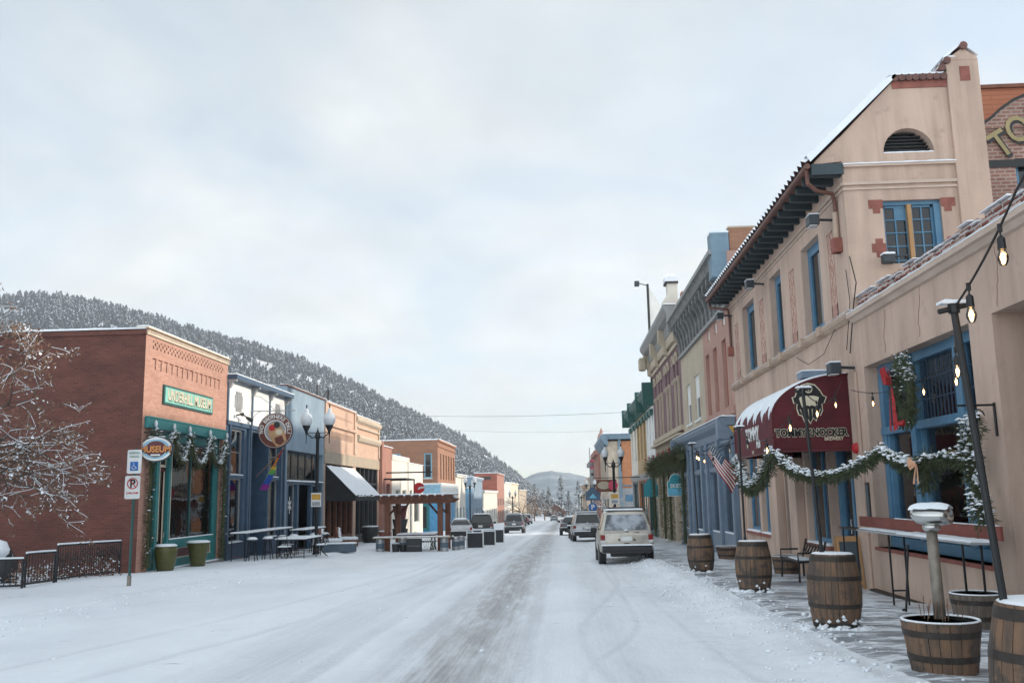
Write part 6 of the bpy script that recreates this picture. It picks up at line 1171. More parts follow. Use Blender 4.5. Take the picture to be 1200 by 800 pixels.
# hooded steel post
t = thing('hooded_post', (3.55, 9.38, .3), 'weathered steel post with scoop shaped hooded head and snow on top', 'post'); B().tube([(3.585, 9.38, .1), (3.575, 9.38, 1.27)], [.058, .05], 16).build('post', 'steel', t, smooth=True)
b = B(); n = 18; hx, hy, hz = 3.585, 9.38, 1.37
def hring(x, ry, rz, z): return [(x, hy+ry*cos(2*pi*k/n), z+rz*sin(2*pi*k/n)) for k in range(n)]
secs = [(-.19, .02, .02, .02), (-.18, .09, .05, .02), (-.14, .125, .075, .01), (-.02, .14, .09, 0), (.10, .135, .085, 0), (.19, .12, .07, .0), (.185, .105, .057, .0), (.05, .09, .05, 0)]
secs2 = [(x_*.95, a, c, e) for x_, a, c, e in secs]
ang = R(-35); base = []
for x_, a, c, e in secs2:
    for k in range(n):
        lx, ly, lz = x_, a*cos(2*pi*k/n), c*sin(2*pi*k/n)*(1.0 if sin(2*pi*k/n) > 0 else 1.15)+e; b.v.append((hx+lx*cos(ang)-ly*sin(ang), hy+lx*sin(ang)+ly*cos(ang), hz+lz))
for i in range(len(secs)-1):
    for k in range(n): a = i*n+k; c = i*n+(k+1) % n; b.f.append((a, c, c+n, a+n))
b.f.append(tuple(range(n))[::-1]); hd = b.build('head', 'chrome', t, smooth=True)
b = B(); b.add([b_ for b_ in [(hx+(.06)*cos(ang)-.09*cos(2*pi*k/n)*sin(ang), hy+.06*sin(ang)+.09*cos(2*pi*k/n)*cos(ang), hz+.05*sin(2*pi*k/n)) for k in range(n)]], [tuple(range(n))]); b.build('opening', 'black', t); B().lathe((3.578, 9.38, 1.22), [(.066, 0), (.085, .03), (.085, .05), (.06, .08)], 16).build('collar', 'chrome', t, smooth=True)
b = B(); q = 10
for i in range(12):
    for k in range(q): u = -.18+.36*i/11; v = -.125+.25*k/(q-1); e = max(0, 1-(abs(u)/.19)**4)*max(0, 1-(abs(v)/.135)**3); b.v.append((hx+u*cos(ang)-v*sin(ang), hy+u*sin(ang)+v*cos(ang), hz+.055+.035*(1-(v/.13)**2)+.035*e+random.uniform(-.004, .004)))
for i in range(11):
    for k in range(q-1): a = i*q+k; b.f.append((a, a+1, a+q+1, a+q))
b.build('snow', 'snow', t, smooth=True)
# sandwich board
t = thing('sandwich_board', (5.6, 18.95, sw(19)), 'wooden framed chalk sandwich board by the brewery door', 'sign'); z = sw(19.3)
for s_, nm in ((-1, 'front_panel'), (1, 'rear_panel')):
    yb_, yt = 18.9+s_*.2, 18.9+s_*.03; f = B(); Q = lambda u, k, e=0: (5.56+u*.75, yb_+(yt-yb_)*k+s_*e, z+1.0*k)
    for a, c, d, e in ((-.3, -.24, 0, 1), (.24, .3, 0, 1), (-.24, .24, .9, 1), (-.24, .24, .08, .16)): f.add([Q(a, d), Q(c, d), Q(c, e), Q(a, e), Q(a, d, .03), Q(c, d, .03), Q(c, e, .03), Q(a, e, .03)], [(0,1,2,3),(4,5,6,7),(0,1,5,4),(1,2,6,5),(2,3,7,6),(3,0,4,7)])
    fr = f.build(nm, 'timber', t); B().quad(Q(-.24, .16, .012), Q(.24, .16, .012), Q(.24, .9, .012), Q(-.24, .9, .012)).build('board', 'slate', fr)
# wrought iron bench with snow by the door
t = thing('iron_bench', (5.2, 21.6, sw(21)), 'black curled iron bench dusted with snow behind the barrels', 'bench'); z = sw(21.6); b = B()
for y in (20.6, 22.2): b = B(); b.tube([(5.0, y, z), (5.02, y, z+.42), (5.5, y, z+.45), (5.6, y, z+.85)], .025, 6).tube([(5.5, y, z+.45), (5.5, y, z)], .025, 6).tube([(5.0, y, z+.42), (5.0, y, z+.62), (5.4, y, z+.62)], .02, 6); b.build('side_frame', 'black', t)
b = B()
for k in range(6): b.box(5.02+k*.08, 5.07+k*.08, 20.6, 22.2, z+.42, z+.45)
b.build('seat', 'black', t); b = B()
for k in range(7): y = 20.7+k*.24; b.tube([(5.55+.05*sin(a*.8), y+.1*cos(a*.8), z+.65+.1*sin(a*.8)) for a in range(9)], .012, 5)
b.build('backrest', 'black', t); B().snow(5.1, 5.4, 20.9, 21.9, z+.45, .03).build('snow', 'snow', t)
# US flag on the blue storefront
t = thing('striped_flag', (4.2, 27, 2.66), 'drooping stars and stripes flag on a pole before the slate blue storefront', 'flag'); B().tube([(XR, 27.4, 3.2), (4.1, 27.05, 2.78)], .014).build('pole', 'charcoal', t)
a0 = Vector((4.18, 27.02, 2.70)); a1 = Vector((4.82, 27.0, 1.55)); N_ = 16
def fpt(u, v): p = a0.lerp(a1, u); return p+Vector((.30*v*(.45+.55*u), .06*sin(u*7+v*2), .58*v*(.45+.55*u)+.02*sin(u*9)-.06*u*(1-u)))
for r_ in range(13):
    b = B()
    for k in range(N_): b.quad(fpt(k/N_, r_/13), fpt((k+1)/N_, r_/13), fpt((k+1)/N_, (r_+1)/13), fpt(k/N_, (r_+1)/13)) if not (r_ >= 6 and k < 7) else None
    b.build('stripe', 'clothred' if r_ % 2 == 0 else 'sign_white', t)
b = B()
for k in range(7):
    for r_ in range(6, 13): b.quad(fpt(k/N_, r_/13), fpt((k+1)/N_, r_/13), fpt((k+1)/N_, (r_+1)/13), fpt(k/N_, (r_+1)/13))
cn = b.build('canton', 'blue_dark', t); b = B()
for k in range(6):
    for r_ in range(5): q = fpt((k+.5)/N_, (6.6+r_*1.3)/13)+Vector((0, -.012, 0)); b.add([q+Vector((.014*cos(i*1.257), -.002, .014*sin(i*1.257))) for i in range(5)], [(0,1,2,3,4)])
b.build('stars', 'sign_white', cn)
t = thing('yellow_pennant', (5.0, 24.0, 3.3), 'small amber pennant behind the awning far edge', 'pennant'); B().quad((4.4, 24.6, 3.32), (4.75, 24.6, 3.34), (4.62, 24.6, 2.98)).quad((4.4, 24.62, 3.32), (4.75, 24.62, 3.34), (4.62, 24.62, 2.98)).build('cloth', 'amber', t); B().tube([(XR, 24.6, 3.34), (4.35, 24.6, 3.34)], .012).build('rod', 'black', t)
# hanging shop signs down the right side
def hsign(x, y, z, w, h, m, lab, m2=None, words=None, wall=XR):
    t = thing('hanging_sign', (x, y, z), lab, 'sign', None); T = TY(y, -1); n = 20; pr = [(x+w/2*(-1), z-h/2), (x+w/2, z-h/2), (x+w/2, z+h*.15)]+[(x+w*.36*cos(pi*k/n*1.0), z+h*.2+h*.3*sin(pi*k/n)) for k in range(n+1)]+[(x-w/2, z+h*.15)]
    B().plate(T, pr, -.03, .03).build('board', m2 or 'sign_white', t); pr2 = [(x+(a-x)*.93, z+(c-z)*.93) for a, c in pr]; B().plate(T, pr2, .03, .035).build('face', m, t)
    if words: text('lettering', words, (x, y-.04, z-.05*h), '-y', h*.25, m2 or 'sign_white', t, .002, .9, .005)
    B().plate(T, [(x-w*.46, z-h*.45), (x+w*.46, z-h*.45), (x+w*.46, z-h*.2), (x-w*.46, z-h*.14)], .035, .038).build('lower_band', 'sign_sky', t) if m == 'sign_teal' and words else None
    B().tube([(wall, y, z+h*.62), (x-w*.5, y, z+h*.62)], .018).tube([(x-w*.25, y, z+h*.62), (x-w*.25, y, z+h*.4)], .008).tube([(x+w*.25, y, z+h*.62), (x+w*.25, y, z+h*.4)], .008).build('bracket', 'black', t); return t
hsign(5.27, 44.0, 1.95, .80, 1.05, 'sign_teal', 'blue round topped hanging sign with white edge before the tan panels', 'sign_white', 'SKIES')
hsign(5.42, 58.0, 1.9, .85, 1.1, 'sign_teal', 'plain dark teal hanging sign beyond the blue round topped one', 'sign_teal')
t = thing('shop_sign', (3.0, 70, 2.2), 'brown rectangular sign with red disc on a long bracket past the lamp', 'sign'); T = TY(70, -1); B().lbox(T, 2.5, 4.0, -.04, .04, 1.72, 2.62).build('board', 'cedar', t); B().plate(T, [(3.05+.5*cos(k*.6), 2.2+.3*sin(k*.6)) for k in range(11)], .04, .05).build('oval', 'tan', t); B().tube([(XR, 70, 2.75), (2.4, 70, 2.75)], .03).build('bracket', 'black', t)
t = thing('round_sign', (3.9, 69.8, 2.1), 'bright pink red disc sign overlapping the brown board', 'sign'); B().plate(TY(69.7, -1), [(3.72+.36*cos(k*.3), 2.18+.36*sin(k*.3)) for k in range(21)], -.02, .03).build('disc', 'signpink', t); B().plate(TY(69.7, -1), [(3.72+.2*cos(k*.6), 2.18+.1*sin(k*.6)) for k in range(11)], .03, .04).build('emblem', 'signpink', t); B().tube([(3.72, 69.7, 2.5), (3.72, 69.7, 2.75)], .02).tube([(XR, 69.7, 2.75), (3.6, 69.7, 2.75)], .02).build('bracket', 'black', t)
t = thing('dark_blue_sign', (2.6, 84, 1.5), 'dark blue peaked hanging sign left of the brown board', 'sign'); B().plate(TY(84, -1), [(2.0, 1.0), (3.3, 1.0), (3.3, 1.7), (2.65, 2.2), (2.0, 1.7)], -.04, .04).build('board', 'cobalt', t); B().plate(TY(84, -1), [(2.3, 1.2), (3.0, 1.2), (2.65, 1.6)], .04, .05).build('emblem', 'sign_sky', t); B().tube([(4.9, 84, 2.3), (2.0, 84, 2.3)], .03).build('bracket', 'black', t)
t = thing('parking_sign', (2.3, 75, .5), 'round blue parking sign with white letter above the silver car', 'sign'); T = TY(75, -1); B().plate(T, [(2.33+.34*cos(k*.3), .52+.34*sin(k*.3)) for k in range(21)], -.01, .01).build('disc', 'sign_blue', t); text('letter', 'P', (2.33, 74.98, .52), '-y', .55, 'sign_white', t, .003, 1, .02); B().tube([(2.33, 75.03, .5), (2.33, 75.03, S*75)], .04).build('post', 'grey', t)
garland('garland_valance', [(5.4, 42.4, 3.2), (5.4, 47, 3.15), (5.4, 52, 3.1), (5.4, 56.5, 3.05)], .42, 'deep green garland valance with red bows along the mauve building front', 'garland', None, 620, 'needle_dry', 0, bows=[(5.0, y, 3.55) for y in (43.5, 46, 48.5, 51, 53.5, 56)], nl=.28)
for y, l in ((43.2, 'garland column at the near end of the beige front'), (48.6, 'garland column in the middle of the beige front beside a beige panel'), (51.4, 'garland column farther along the beige front'), (57.0, 'garland column nearest the dark green shopfront')): garland('garland_column', [(5.5, y, sw(y)+.1), (5.5, y, 1.0), (5.5, y, 3.0)], .17, l, 'garland', 'garlands on the beige front', 260, 'needle_dry', 0, nl=.15)
# storefront benches and bicycles seen past the car
t = thing('bicycle', (4.5, 47, sw(47)), 'dark bicycle parked against the beige front beyond the car', 'bicycle'); z = sw(50)
w1 = (4.55, 49.2, z+.33); w2 = (4.6, 50.2, z+.33); 
for wc in (w1, w2): B().tube([(wc[0], wc[1]+.32*cos(k*.35), wc[2]+.32*sin(k*.35)) for k in range(19)], .02, 5, False).build('wheel', 'tyre', t)
B().tube([w1, (4.57, 49.5, z+.8), (4.58, 50.0, z+.78), w2], .018).tube([(4.57, 49.5, z+.8), (4.58, 49.75, z+.3), (4.58, 50.0, z+.78)], .018).tube([(4.58, 50.05, z+.95), (4.58, 50.0, z+.75)], .015).tube([(4.4, 50.05, z+.97), (4.8, 50.05, z+.97)], .015).build('frame', 'charcoal', t); B().box(4.5, 4.65, 49.35, 49.6, z+.85, z+.9).build('saddle', 'black', t)

# ---- street lamps with two hanging frosted globes
def lamp(x, y, H_, w, lab, sc=.8, notice=False, z=None):
    z = S*y-.02 if z is None else z; t = thing('street_lamp', (x, y, z), lab, 'street lamp', 'twin globe street lamps')
    B().lathe((x, y, z), [(.2, 0), (.2, .12), (.14, .2), (.13, .5), (.085, .6), (.075, 1.0), (.07, H_-.25), (.10, H_-.22), (.12, H_-.1), (.10, H_), (.05, H_+.1), (.02, H_+.2), (.0, H_+.3)], 14).build('post', 'black', t, smooth=True)
    for s_ in (-1, 1):
        g = x+s_*w; B().tube([(x, y, z+H_-.12), (x+s_*w*.5, y, z+H_-.18), (x+s_*w*.85, y, z+H_-.02), (g, y, z+H_+.06)], .028, 8).tube([(x, y, z+H_+.02), (g, y, z+H_+.06)], .015, 6).tube([(g, y, z+H_-.45), (g, y, z+H_-.1), (g, y, z+H_+.1), (g, y, z+H_+.32), (g, y, z+H_+.36)], [.012, .02, .06*sc, .16*sc, .165*sc], 12).build('arm', 'black', t)
        B().lathe((g, y, z+H_+.34), [(.14*sc, 0), (.22*sc, .12*sc), (.245*sc, .3*sc), (.20*sc, .45*sc), (.09*sc, .55*sc), (.07*sc, .68*sc), (.02*sc, .72*sc)], 18).build('globe', 'globe', t, smooth=True); B().tube([(g, y, z+H_+.34+.71*sc), (g, y, z+H_+.34+.84*sc), (g, y, z+H_+.34+.88*sc)], [.02, .035, .01], 8).build('finial', 'black', t)
    if notice: B().box(x-.22, x+.22, y-.11, y-.085, z+2.15, z+2.75).build('notice', 'sign_white', t); B().box(x-.19, x+.19, y-.116, y-.11, z+2.45, z+2.68).build('notice_band', 'amber', t); B().box(x-.17, x+.17, y-.116, y-.11, z+2.2, z+2.36).build('notice_text', 'grey', t)
    return t
def gh(x, y): return S*y
lamp(-10.67, 40.0, 5.30, .51, 'twin globe black lamp with notice before the pale blue brick shop', 1.08, notice=True, z=S*40)
lamp(2.75, 50.5, 4.30, .43, 'twin globe black lamp past the parked cars on the right', notice=True)
for x, y, l in ((-8.6, 86, 'twin headed lamp before the brown brick corner building'), (-7.6, 140, 'distant black lamp before the red building'), (2.9, 98, 'distant twin globe lamp before the grey stone shop'), (2.9, 150, 'small distant lamp near the far right shops')): lamp(x, y, 4.3, .43, l)

# ---- sign post at the left foreground
t = thing('sign_post', (-10.5, 22.3, sw(22.3)-.1), 'dark steel post carrying two small parking signs', 'sign post'); x, y = -10.5, 22.3; z = sw(y)
B().tube([(x-.0, y, z-.1), (x+.03, y, 2.95)], .032, 10).build('pole', 'green', t); B().tube([(x, y, z-.1), (x+.005, y, z+.25)], .05, 10).build('collar', 'steel', t); T = TY(y-.05, -1)
def rr(x0, x1, z0, z1, r=.04):
    return [(x0+r*(1-cos(a)) if q in (0, 3) else x1-r*(1-cos(a)) if 0 else (x0+r if q in (0, 3) else x1-r)+r*cos(a+pi+q*pi/2), (z0+r if q in (0, 1) else z1-r)+r*sin(a+pi+q*pi/2)) if False else ((x0+r if q in (0, 3) else x1-r)+r*cos(a+pi+q*pi/2), (z0+r if q in (0, 1) else z1-r)+r*sin(a+pi+q*pi/2)) for q in range(4) for a in (0, pi/4, pi/2)]
s1 = B().plate(T, rr(-10.66, -10.30, 2.33, 2.91), 0, .006).build('accessible_sign', 'sign_white', t); B().lbox(T, -10.58, -10.38, .006, .009, 2.40, 2.62).build('blue_square', 'sign_blue', s1)
w = B(); w.tube([TY(y-.062, -1)(-10.49, 0, 2.59), TY(y-.062, -1)(-10.485, 0, 2.51), TY(y-.062, -1)(-10.44, 0, 2.5), TY(y-.062, -1)(-10.42, 0, 2.45)], .008, 5).tube([(-10.49+.045*cos(k*.5+2.2), y-.062, 2.48+.045*sin(k*.5+2.2)) for k in range(9)], .007, 5); w.build('wheelchair_symbol', 'sign_white', s1)
text('heading', 'RESERVED', (-10.48, y-.060, 2.83), '-y', .075, 'sign_green', s1, .001, .85); text('heading', 'PARKING', (-10.48, y-.060, 2.74), '-y', .07, 'sign_green', s1, .001, .85)
s2 = B().plate(T, rr(-10.69, -10.31, 1.72, 2.28), 0, .006).build('no_parking_sign', 'sign_white', t); text('letter', 'P', (-10.5, y-.058, 2.08), '-y', .27, 'black_ink', s2, .001, 1, .008)
B().tube([(-10.5+.125*cos(k*pi/12), y-.060, 2.09+.125*sin(k*pi/12)) for k in range(25)], .012, 6, False).tube([(-10.5-.088, y-.062, 2.09+.088), (-10.5+.088, y-.062, 2.09-.088)], .011, 6).build('red_ring', 'sign_red', s2); text('hours', '2AM-7AM', (-10.5, y-.058, 1.86), '-y', .075, 'sign_red', s2, .001, .95, .002)

# ---- black iron railings, snow on the rails
def railing(x0, y0, x1, y1, z, h, lab, curls=False):
    t = thing('iron_railing', (x0, y0, z), lab, 'railing', 'railings at the left edge'); b = B(); L = math.hypot(x1-x0, y1-y0); n = int(L/.13); P = lambda k, zz: (x0+(x1-x0)*k, y0+(y1-y0)*k, zz+S*(y1-y0)*k)
    for zz in (z+.12, z+h): b.tube([P(0, zz), P(1, zz)], .026, 6)
    for i in range(n+1): b.tube([P(i/n, z+(0 if i in (0, n) else .12)), P(i/n, z+h)], .03 if i in (0, n) else .013, 5)
    b.build('bars', 'black', t)
    if curls:
        c = B()
        for i in range(n):
            q = P((i+.5)/n, z+h*random.uniform(.3, .8)); c.tube([(q[0]+.05*cos(a*.8), q[1], q[2]+.08*sin(a*.8)) for a in range(8)], .015, 4)
            q = P((i+.5)/n, z+h*random.uniform(.5, .9)); c.tube([(q[0]+.05*cos(a*.8), q[1], q[2]+.07*sin(a*.8)) for a in range(8)], .015, 4)
        c.build('scrolls', 'black', t)
    s = B(); s.tube([P(0, z+h+.025), P(.5, z+h+.03), P(1, z+h+.025)], .028, 7)
    for i in range(n*2): q = P(random.random(), z+.12+random.random()*.3*h); s.lathe(q, [(0, 0), (random.uniform(.01, .03), .01), (0, .03)], 5, .3)
    s.build('snow', 'snow', t)
railing(-15.0, 21.6, -13.15, 22.3, -.40, .74, 'plain iron railing cut by the left frame edge')
railing(-13.25, 23.4, -11.9, 24.0, -.36, .80, 'short iron railing bay between the plain one and the scrolled one') if 0 else None
railing(-13.2, 22.5, -13.25, 23.9, -.40, .84, 'short iron railing bay with snow between the two longer ones')
railing(-13.3, 24.1, -13.35, 27.7, -.42, .98, 'scrolled iron railing nearest the sign post', True)
t = thing('snowy_mound', (-15.75, 25.4, -.4), 'dark covered heap with thick snow at the left edge', 'covered heap'); B().lathe((-15.75, 25.4, -.45), [(.55, 0), (.5, .4), (.42, .7), (.3, .95), (.1, 1.1)], 14, .08).build('cover', 'charcoal', t, smooth=True); B().lathe((-15.78, 25.35, .2), [(.42, 0), (.38, .22), (.26, .42), (.05, .5)], 14, .12).build('snow', 'snow', t, smooth=True)

# ---- bar tables, stools and chairs on the left sidewalk
def high_table(x0, x1, y0, y1, h, lab, grp='snowy tables on the left sidewalk'):
    z = sw((y0+y1)/2); t = thing('patio_table', (x0, y0, z), lab, 'table', grp); B().box(x0, x1, y0, y1, z+h-.04, z+h).build('top', 'charcoal', t); B().snow(x0, x1, y0, y1, z+h, .045).build('snow', 'snow', t)
    for x in (x0+.05, x1-.05):
        for y in (y0+.05, y1-.05): B().tube([(x, y, z-.02), (x, y, z+h-.04)], .018, 6).build('leg', 'black', t)
    B().tube([(x0+.05, y0+.05, z+.2), (x1-.05, y0+.05, z+.2)], .012).tube([(x0+.05, y1-.05, z+.2), (x1-.05, y1-.05, z+.2)], .012).build('foot_rail', 'cedar', t)
high_table(-12.6, -12.0, 34.9, 41.0, 1.08, 'long snowy high table before the white boarded building'); high_table(-12.3, -11.6, 41.6, 45.2, 1.06, 'snowy high table before the pale blue brick shop'); high_table(-11.4, -10.2, 36.6, 39.2, .76, 'low snow topped bistro table beside the lamp post')
def stool(x, y, lab, h=.78, rot=0):
    z = sw(y); t = thing('bar_stool', (x, y, z), lab, 'stool', 'stools at the snowy tables'); B().lathe((x, y, z+h-.05), [(.19, 0), (.2, .02), (.2, .05)], 14).build('seat', 'charcoal', t); B().lathe((x, y, z+h), [(.2, 0), (.2, .04), (.12, .09), (.01, .1)], 14, .04).build('snow', 'snow', t, smooth=True)
    for k in range(4): a = pi/4+k*pi/2; B().tube([(x+.12*cos(a), y+.12*sin(a), z+h-.05), (x+.24*cos(a), y+.24*sin(a), z-.02)], .02, 6).build('leg', 'black', t)
    B().tube([(x+.2*cos(k*pi/4), y+.2*sin(k*pi/4), z+.28) for k in range(9)], .012, 5, False).build('ring', 'black', t)
for x, y, l in ((-11.75, 34.9, 'bar stool at the near end of the long snowy table'), (-11.5, 36.0, 'second bar stool from the near end of the long snowy table'), (-11.6, 38.2, 'bar stool at the middle of the long snowy table'), (-11.7, 40.2, 'bar stool at the far end of the long snowy table'), (-11.3, 42.0, 'bar stool at the near end of the shorter snowy table'), (-11.2, 43.6, 'bar stool at the far end of the shorter snowy table')): stool(x, y, l)
def bistro_chair(x, y, rz, lab):
    z = sw(y); t = thing('bistro_chair', (0, 0, 0), lab, 'chair', 'folding chairs at the low table'); b = B(); b.box(-.2, .2, -.2, .2, .43, .45); b.build('seat', 'charcoal', t); B().snow(-.19, .19, -.19, .19, .45, .05).build('snow', 'snow', t); f = B()
    for s_ in (-.2, .2): f.tube([(s_, -.22, 0), (s_, .15, .5), (s_, .26, .9)], .014, 5).tube([(s_, .24, 0), (s_, -.2, .45)], .014, 5)
    f.tube([(-.2, .26, .88), (.2, .26, .88)], .014, 5).tube([(-.2, .21, .7), (.2, .21, .7)], .014, 5); f.build('frame', 'black', t); t.location = (x, y, z); t.rotation_euler = (0, 0, rz)
bistro_chair(-10.0, 38.3, -1.2, 'snowy folding chair right of the low bistro table'); bistro_chair(-10.9, 36.2, 3.0, 'snowy folding chair in front of the low bistro table'); bistro_chair(-11.6, 38.9, 1.3, 'snowy folding chair behind the low bistro table')
t = thing('trough_planter', (-10.3, 41, sw(41)), 'long blue grey trough planter with snow behind the bistro table', 'planter'); z = sw(42); B().lathe((0, 0, 0), [(.0, 0)], 3) if 0 else None; B().box(-11.0, -9.5, 42.2, 42.7, z-.02, z+.36).build('tub', 'bluebarrel', t, bevel=.06); B().snow(-11.0, -9.5, 42.2, 42.7, z+.36, .06).build('snow', 'snow', t)
# wooden lounge chairs with snow in front of the peach shops
def lounge(x, y, lab):
    z = sw(y); t = thing('lounge_chair', (x, y, z), lab, 'chair', 'wooden lounge chairs'); b = B(); b.box(x-.45, x+.45, y-.45, y+.45, z, z+.38); b.build('base', 'cedar', t); b = B(); b.add([(x-.45,y-.4,z+.38),(x-.45,y+.4,z+.38),(x-.65,y+.4,z+1.05),(x-.65,y-.4,z+1.05),(x-.38,y-.4,z+.38),(x-.38,y+.4,z+.38),(x-.58,y+.4,z+1.05),(x-.58,y-.4,z+1.05)], [(0,1,2,3),(7,6,5,4),(0,4,5,1),(1,5,6,2),(2,6,7,3),(3,7,4,0)]).build('backrest', 'cedar', t)
    B().snow(x-.4, x+.45, y-.4, y+.4, z+.38, .14).build('snow', 'snow', t); s = B()
    for k in range(5): s.lathe((x-.42-.04*k, y-.25+.12*k, z+.55+.1*k), [(.0, -.1), (.14, 0), (.0, .1)], 7, .2)
    s.build('snow_on_back', 'snow', t)
lounge(-11.6, 50.0, 'wooden lounge chair heaped with snow before the black awning'); lounge(-11.6, 46.4, 'wooden lounge chair heaped with snow before the pale blue shop')
TUB = [(.4, 0), (.48, .5), (.55, .95), (.5, 1.0)]
pot('barrel_planter', -11.9, 57.2, TUB, 'dkpot', 'large dark round tub before the rounded cornice peach shop', 'planter'); pot('barrel_planter', -12.2, 63.4, [(.3, 0), (.4, .4), (.45, .6)], 'terracotta', 'low reddish tub near the salmon building', 'planter'); pot('barrel_planter', -12.5, 58.9, [(.25, 0), (.3, .4), (.32, .5)], 'woodgrey', 'small grey tub behind the large dark round one', 'planter')
t = thing('stacked_crates', (-11.4, 66, sw(66)), 'dark stacked tubs with a reddish bucket before the salmon building', 'tubs'); z = sw(66); B().lathe((-11.6, 66, z), [(.5, 0), (.55, .7), (.5, .72)], 14).build('lower_tub', 'dkpot', t); B().lathe((-11.6, 66, z+.72), [(.42, 0), (.55, .6), (.55, .65)], 14).build('middle_tub', 'charcoal', t); B().lathe((-11.6, 66, z+1.37), [(.35, 0), (.55, .9), (.55, .95)], 14).build('bucket', 'maroon', t); B().lathe((-11.6, 66, z+2.3), [(.55, 0), (.4, .1), (.05, .14)], 14, .05).build('snow', 'snow', t)

# ---- pergola
def pergola():
    x0, x1, y0, y1 = -8.62, -6.02, 45.5, 48.5; z = S*46.5; t = thing('pergola', (x0, y0, z), 'red brown timber pergola with snow on its beams beside the street', 'pergola'); zt = z+2.42
    for x, y in ((x0, y0), (x1, y0), (x0, y1), (x1, y1)): B().box(x-.125, x+.125, y-.125, y+.125, S*y-.05, zt).build('post', 'cedar', t, bevel=.01)
    b = B()
    for y in (y0-.11, y0+.11, y1-.11, y1+.11): b.plate(TY(y, -1), [(x0-.45, zt+.05), (x0-.3, zt-.12), (x1+.35, zt-.12), (x1+.6, zt+.05), (x1+.6, zt+.1), (x0-.45, zt+.1)], -.045, .045)
    b.build('main_beams', 'cedar', t); b = B(); s = B()
    for k in range(9): x = x0-.2+(x1-x0+.4)*k/8; b.box(x-.035, x+.035, y0-.6, y1+.6, zt+.1, zt+.26); s.snow(x-.035, x+.035, y0-.6, y1+.6, zt+.26, .06, .015)
    for k in range(6): y = y0-.5+(y1-y0+1)*k/5; b.box(x0-.4, x1+.5, y-.025, y+.025, zt+.262, zt+.31); s.snow(x0-.4, x1+.5, y-.03, y+.03, zt+.31, .05, .02)
    b.build('rafters', 'cedar', t); s.build('snow', 'snow', t); b = B()
    for x, y in ((x0, y0), (x1, y0), (x0, y1), (x1, y1)):
        d = 1 if x == x0 else -1; b.tube([(x, y, zt-.75), (x+d*.55, y, zt-.12)], .05, 4); e = 1 if y == y0 else -1; b.tube([(x, y, zt-.75), (x, y+e*.55, zt-.12)], .05, 4); b.build('brace', 'cedar', t)
    t2 = thing('terrace_counter', (x0, y0-.5, z), 'long plank counter resting on steel kegs before the pergola', 'counter'); zz = S*45+.66+.0; B().box(x0-.55, x1+.6, 44.6, 45.1, zz, zz+.05).build('plank', 'beige', t2); B().snow(x0-.5, x1+.5, 44.62, 45.1, zz+.05, .03).build('snow', 'snow', t2)
    t3 = thing('keg', (0, 0, 0), 'steel keg under the left end of the plank counter', 'keg', 'steel kegs at the terrace'); B().lathe((0, 0, 0), [(.17, 0), (.2, .02), (.2, .14), (.215, .16), (.2, .18), (.2, .42), (.215, .44), (.2, .46), (.2, .6), (.18, .65)], 20).build('shell', 'keg', t3, smooth=False); B().lathe((0, 0, .18), [(.203, 0), (.203, .24)], 20).build('label_band', 'bluebarrel', t3)
    kz = S*45; t3.location = (-8.85, 44.85, kz)
    for x, y, l in ((-5.75, 44.85, 'steel keg under the right end of the plank counter'), (-5.35, 46.2, 'steel keg just right of the pergola'), (-5.25, 47.6, 'steel keg behind the one right of the pergola'), (-7.95, 45.9, 'steel keg standing behind the plank counter')): copy_tree(t3, None, (x, y, S*y), None, l)
    t4 = thing('black_cabinet', (-7.3, 44.8, z), 'low black box under the middle of the counter', 'cabinet'); B().box(-7.55, -6.85, 44.65, 45.05, kz, kz+.62).build('body', 'charcoal', t4, bevel=.01); B().box(-7.5, -6.9, 44.64, 44.65, kz+.28, kz+.3).build('slot', 'graylight', t4)
    t5 = thing('dark_tub', (-8.2, 45, z), 'small dark tubs beside the steel keg under the counter', 'tub'); B().lathe((-8.1, 44.9, kz), [(.16, 0), (.2, .35), (.2, .4)], 12).build('near_tub', 'charcoal', t5); B().lathe((-7.75, 44.95, kz), [(.14, 0), (.18, .3), (.18, .34)], 12).build('far_tub', 'dkpot', t5); B().lathe((-8.1, 44.9, kz+.38), [(.2, 0), (.15, .06), (.01, .08)], 12, .05).build('snow', 'snow', t5)
    for i, (y, l) in enumerate(((46.6, 'first row of dark seats inside the pergola'), (47.7, 'rear row of dark seats inside the pergola'))):
        q = thing('picnic_table', (-7.3, y, S*y), 'snowy dark red picnic table '+('near the front' if i == 0 else 'at the back')+' of the pergola', 'table'); g = S*y; B().box(-8.3, -6.4, y-.35, y+.35, g+.72, g+.78).build('top', 'maroon' if i == 0 else 'cedar', q); B().snow(-8.3, -6.4, y-.35, y+.35, g+.78, .07).build('snow', 'snow', q); b = B()
        for x in (-8.1, -6.6): b.tube([(x, y-.3, g), (x, y+.1, g+.72)], .04, 4).tube([(x, y+.3, g), (x, y-.1, g+.72)], .04, 4)
        b.build('legs', 'charcoal', q); b = B(); b.box(-8.3, -6.4, y-.75, y-.5, g+.42, g+.46); b.build('bench_board', 'charcoal', q)
    t6 = thing('scroll_stand', (-6.7, 45, z), 'white scrolled iron frame under the counter beside the black box', 'frame'); b = B()
    for k in range(6): b.tube([(-6.7+k*.11+.04*sin(a*.9), 44.85, kz+.05+a*.055) for a in range(11)], .016, 5)
    b.build('scrolls', 'sign_white', t6)
pergola()
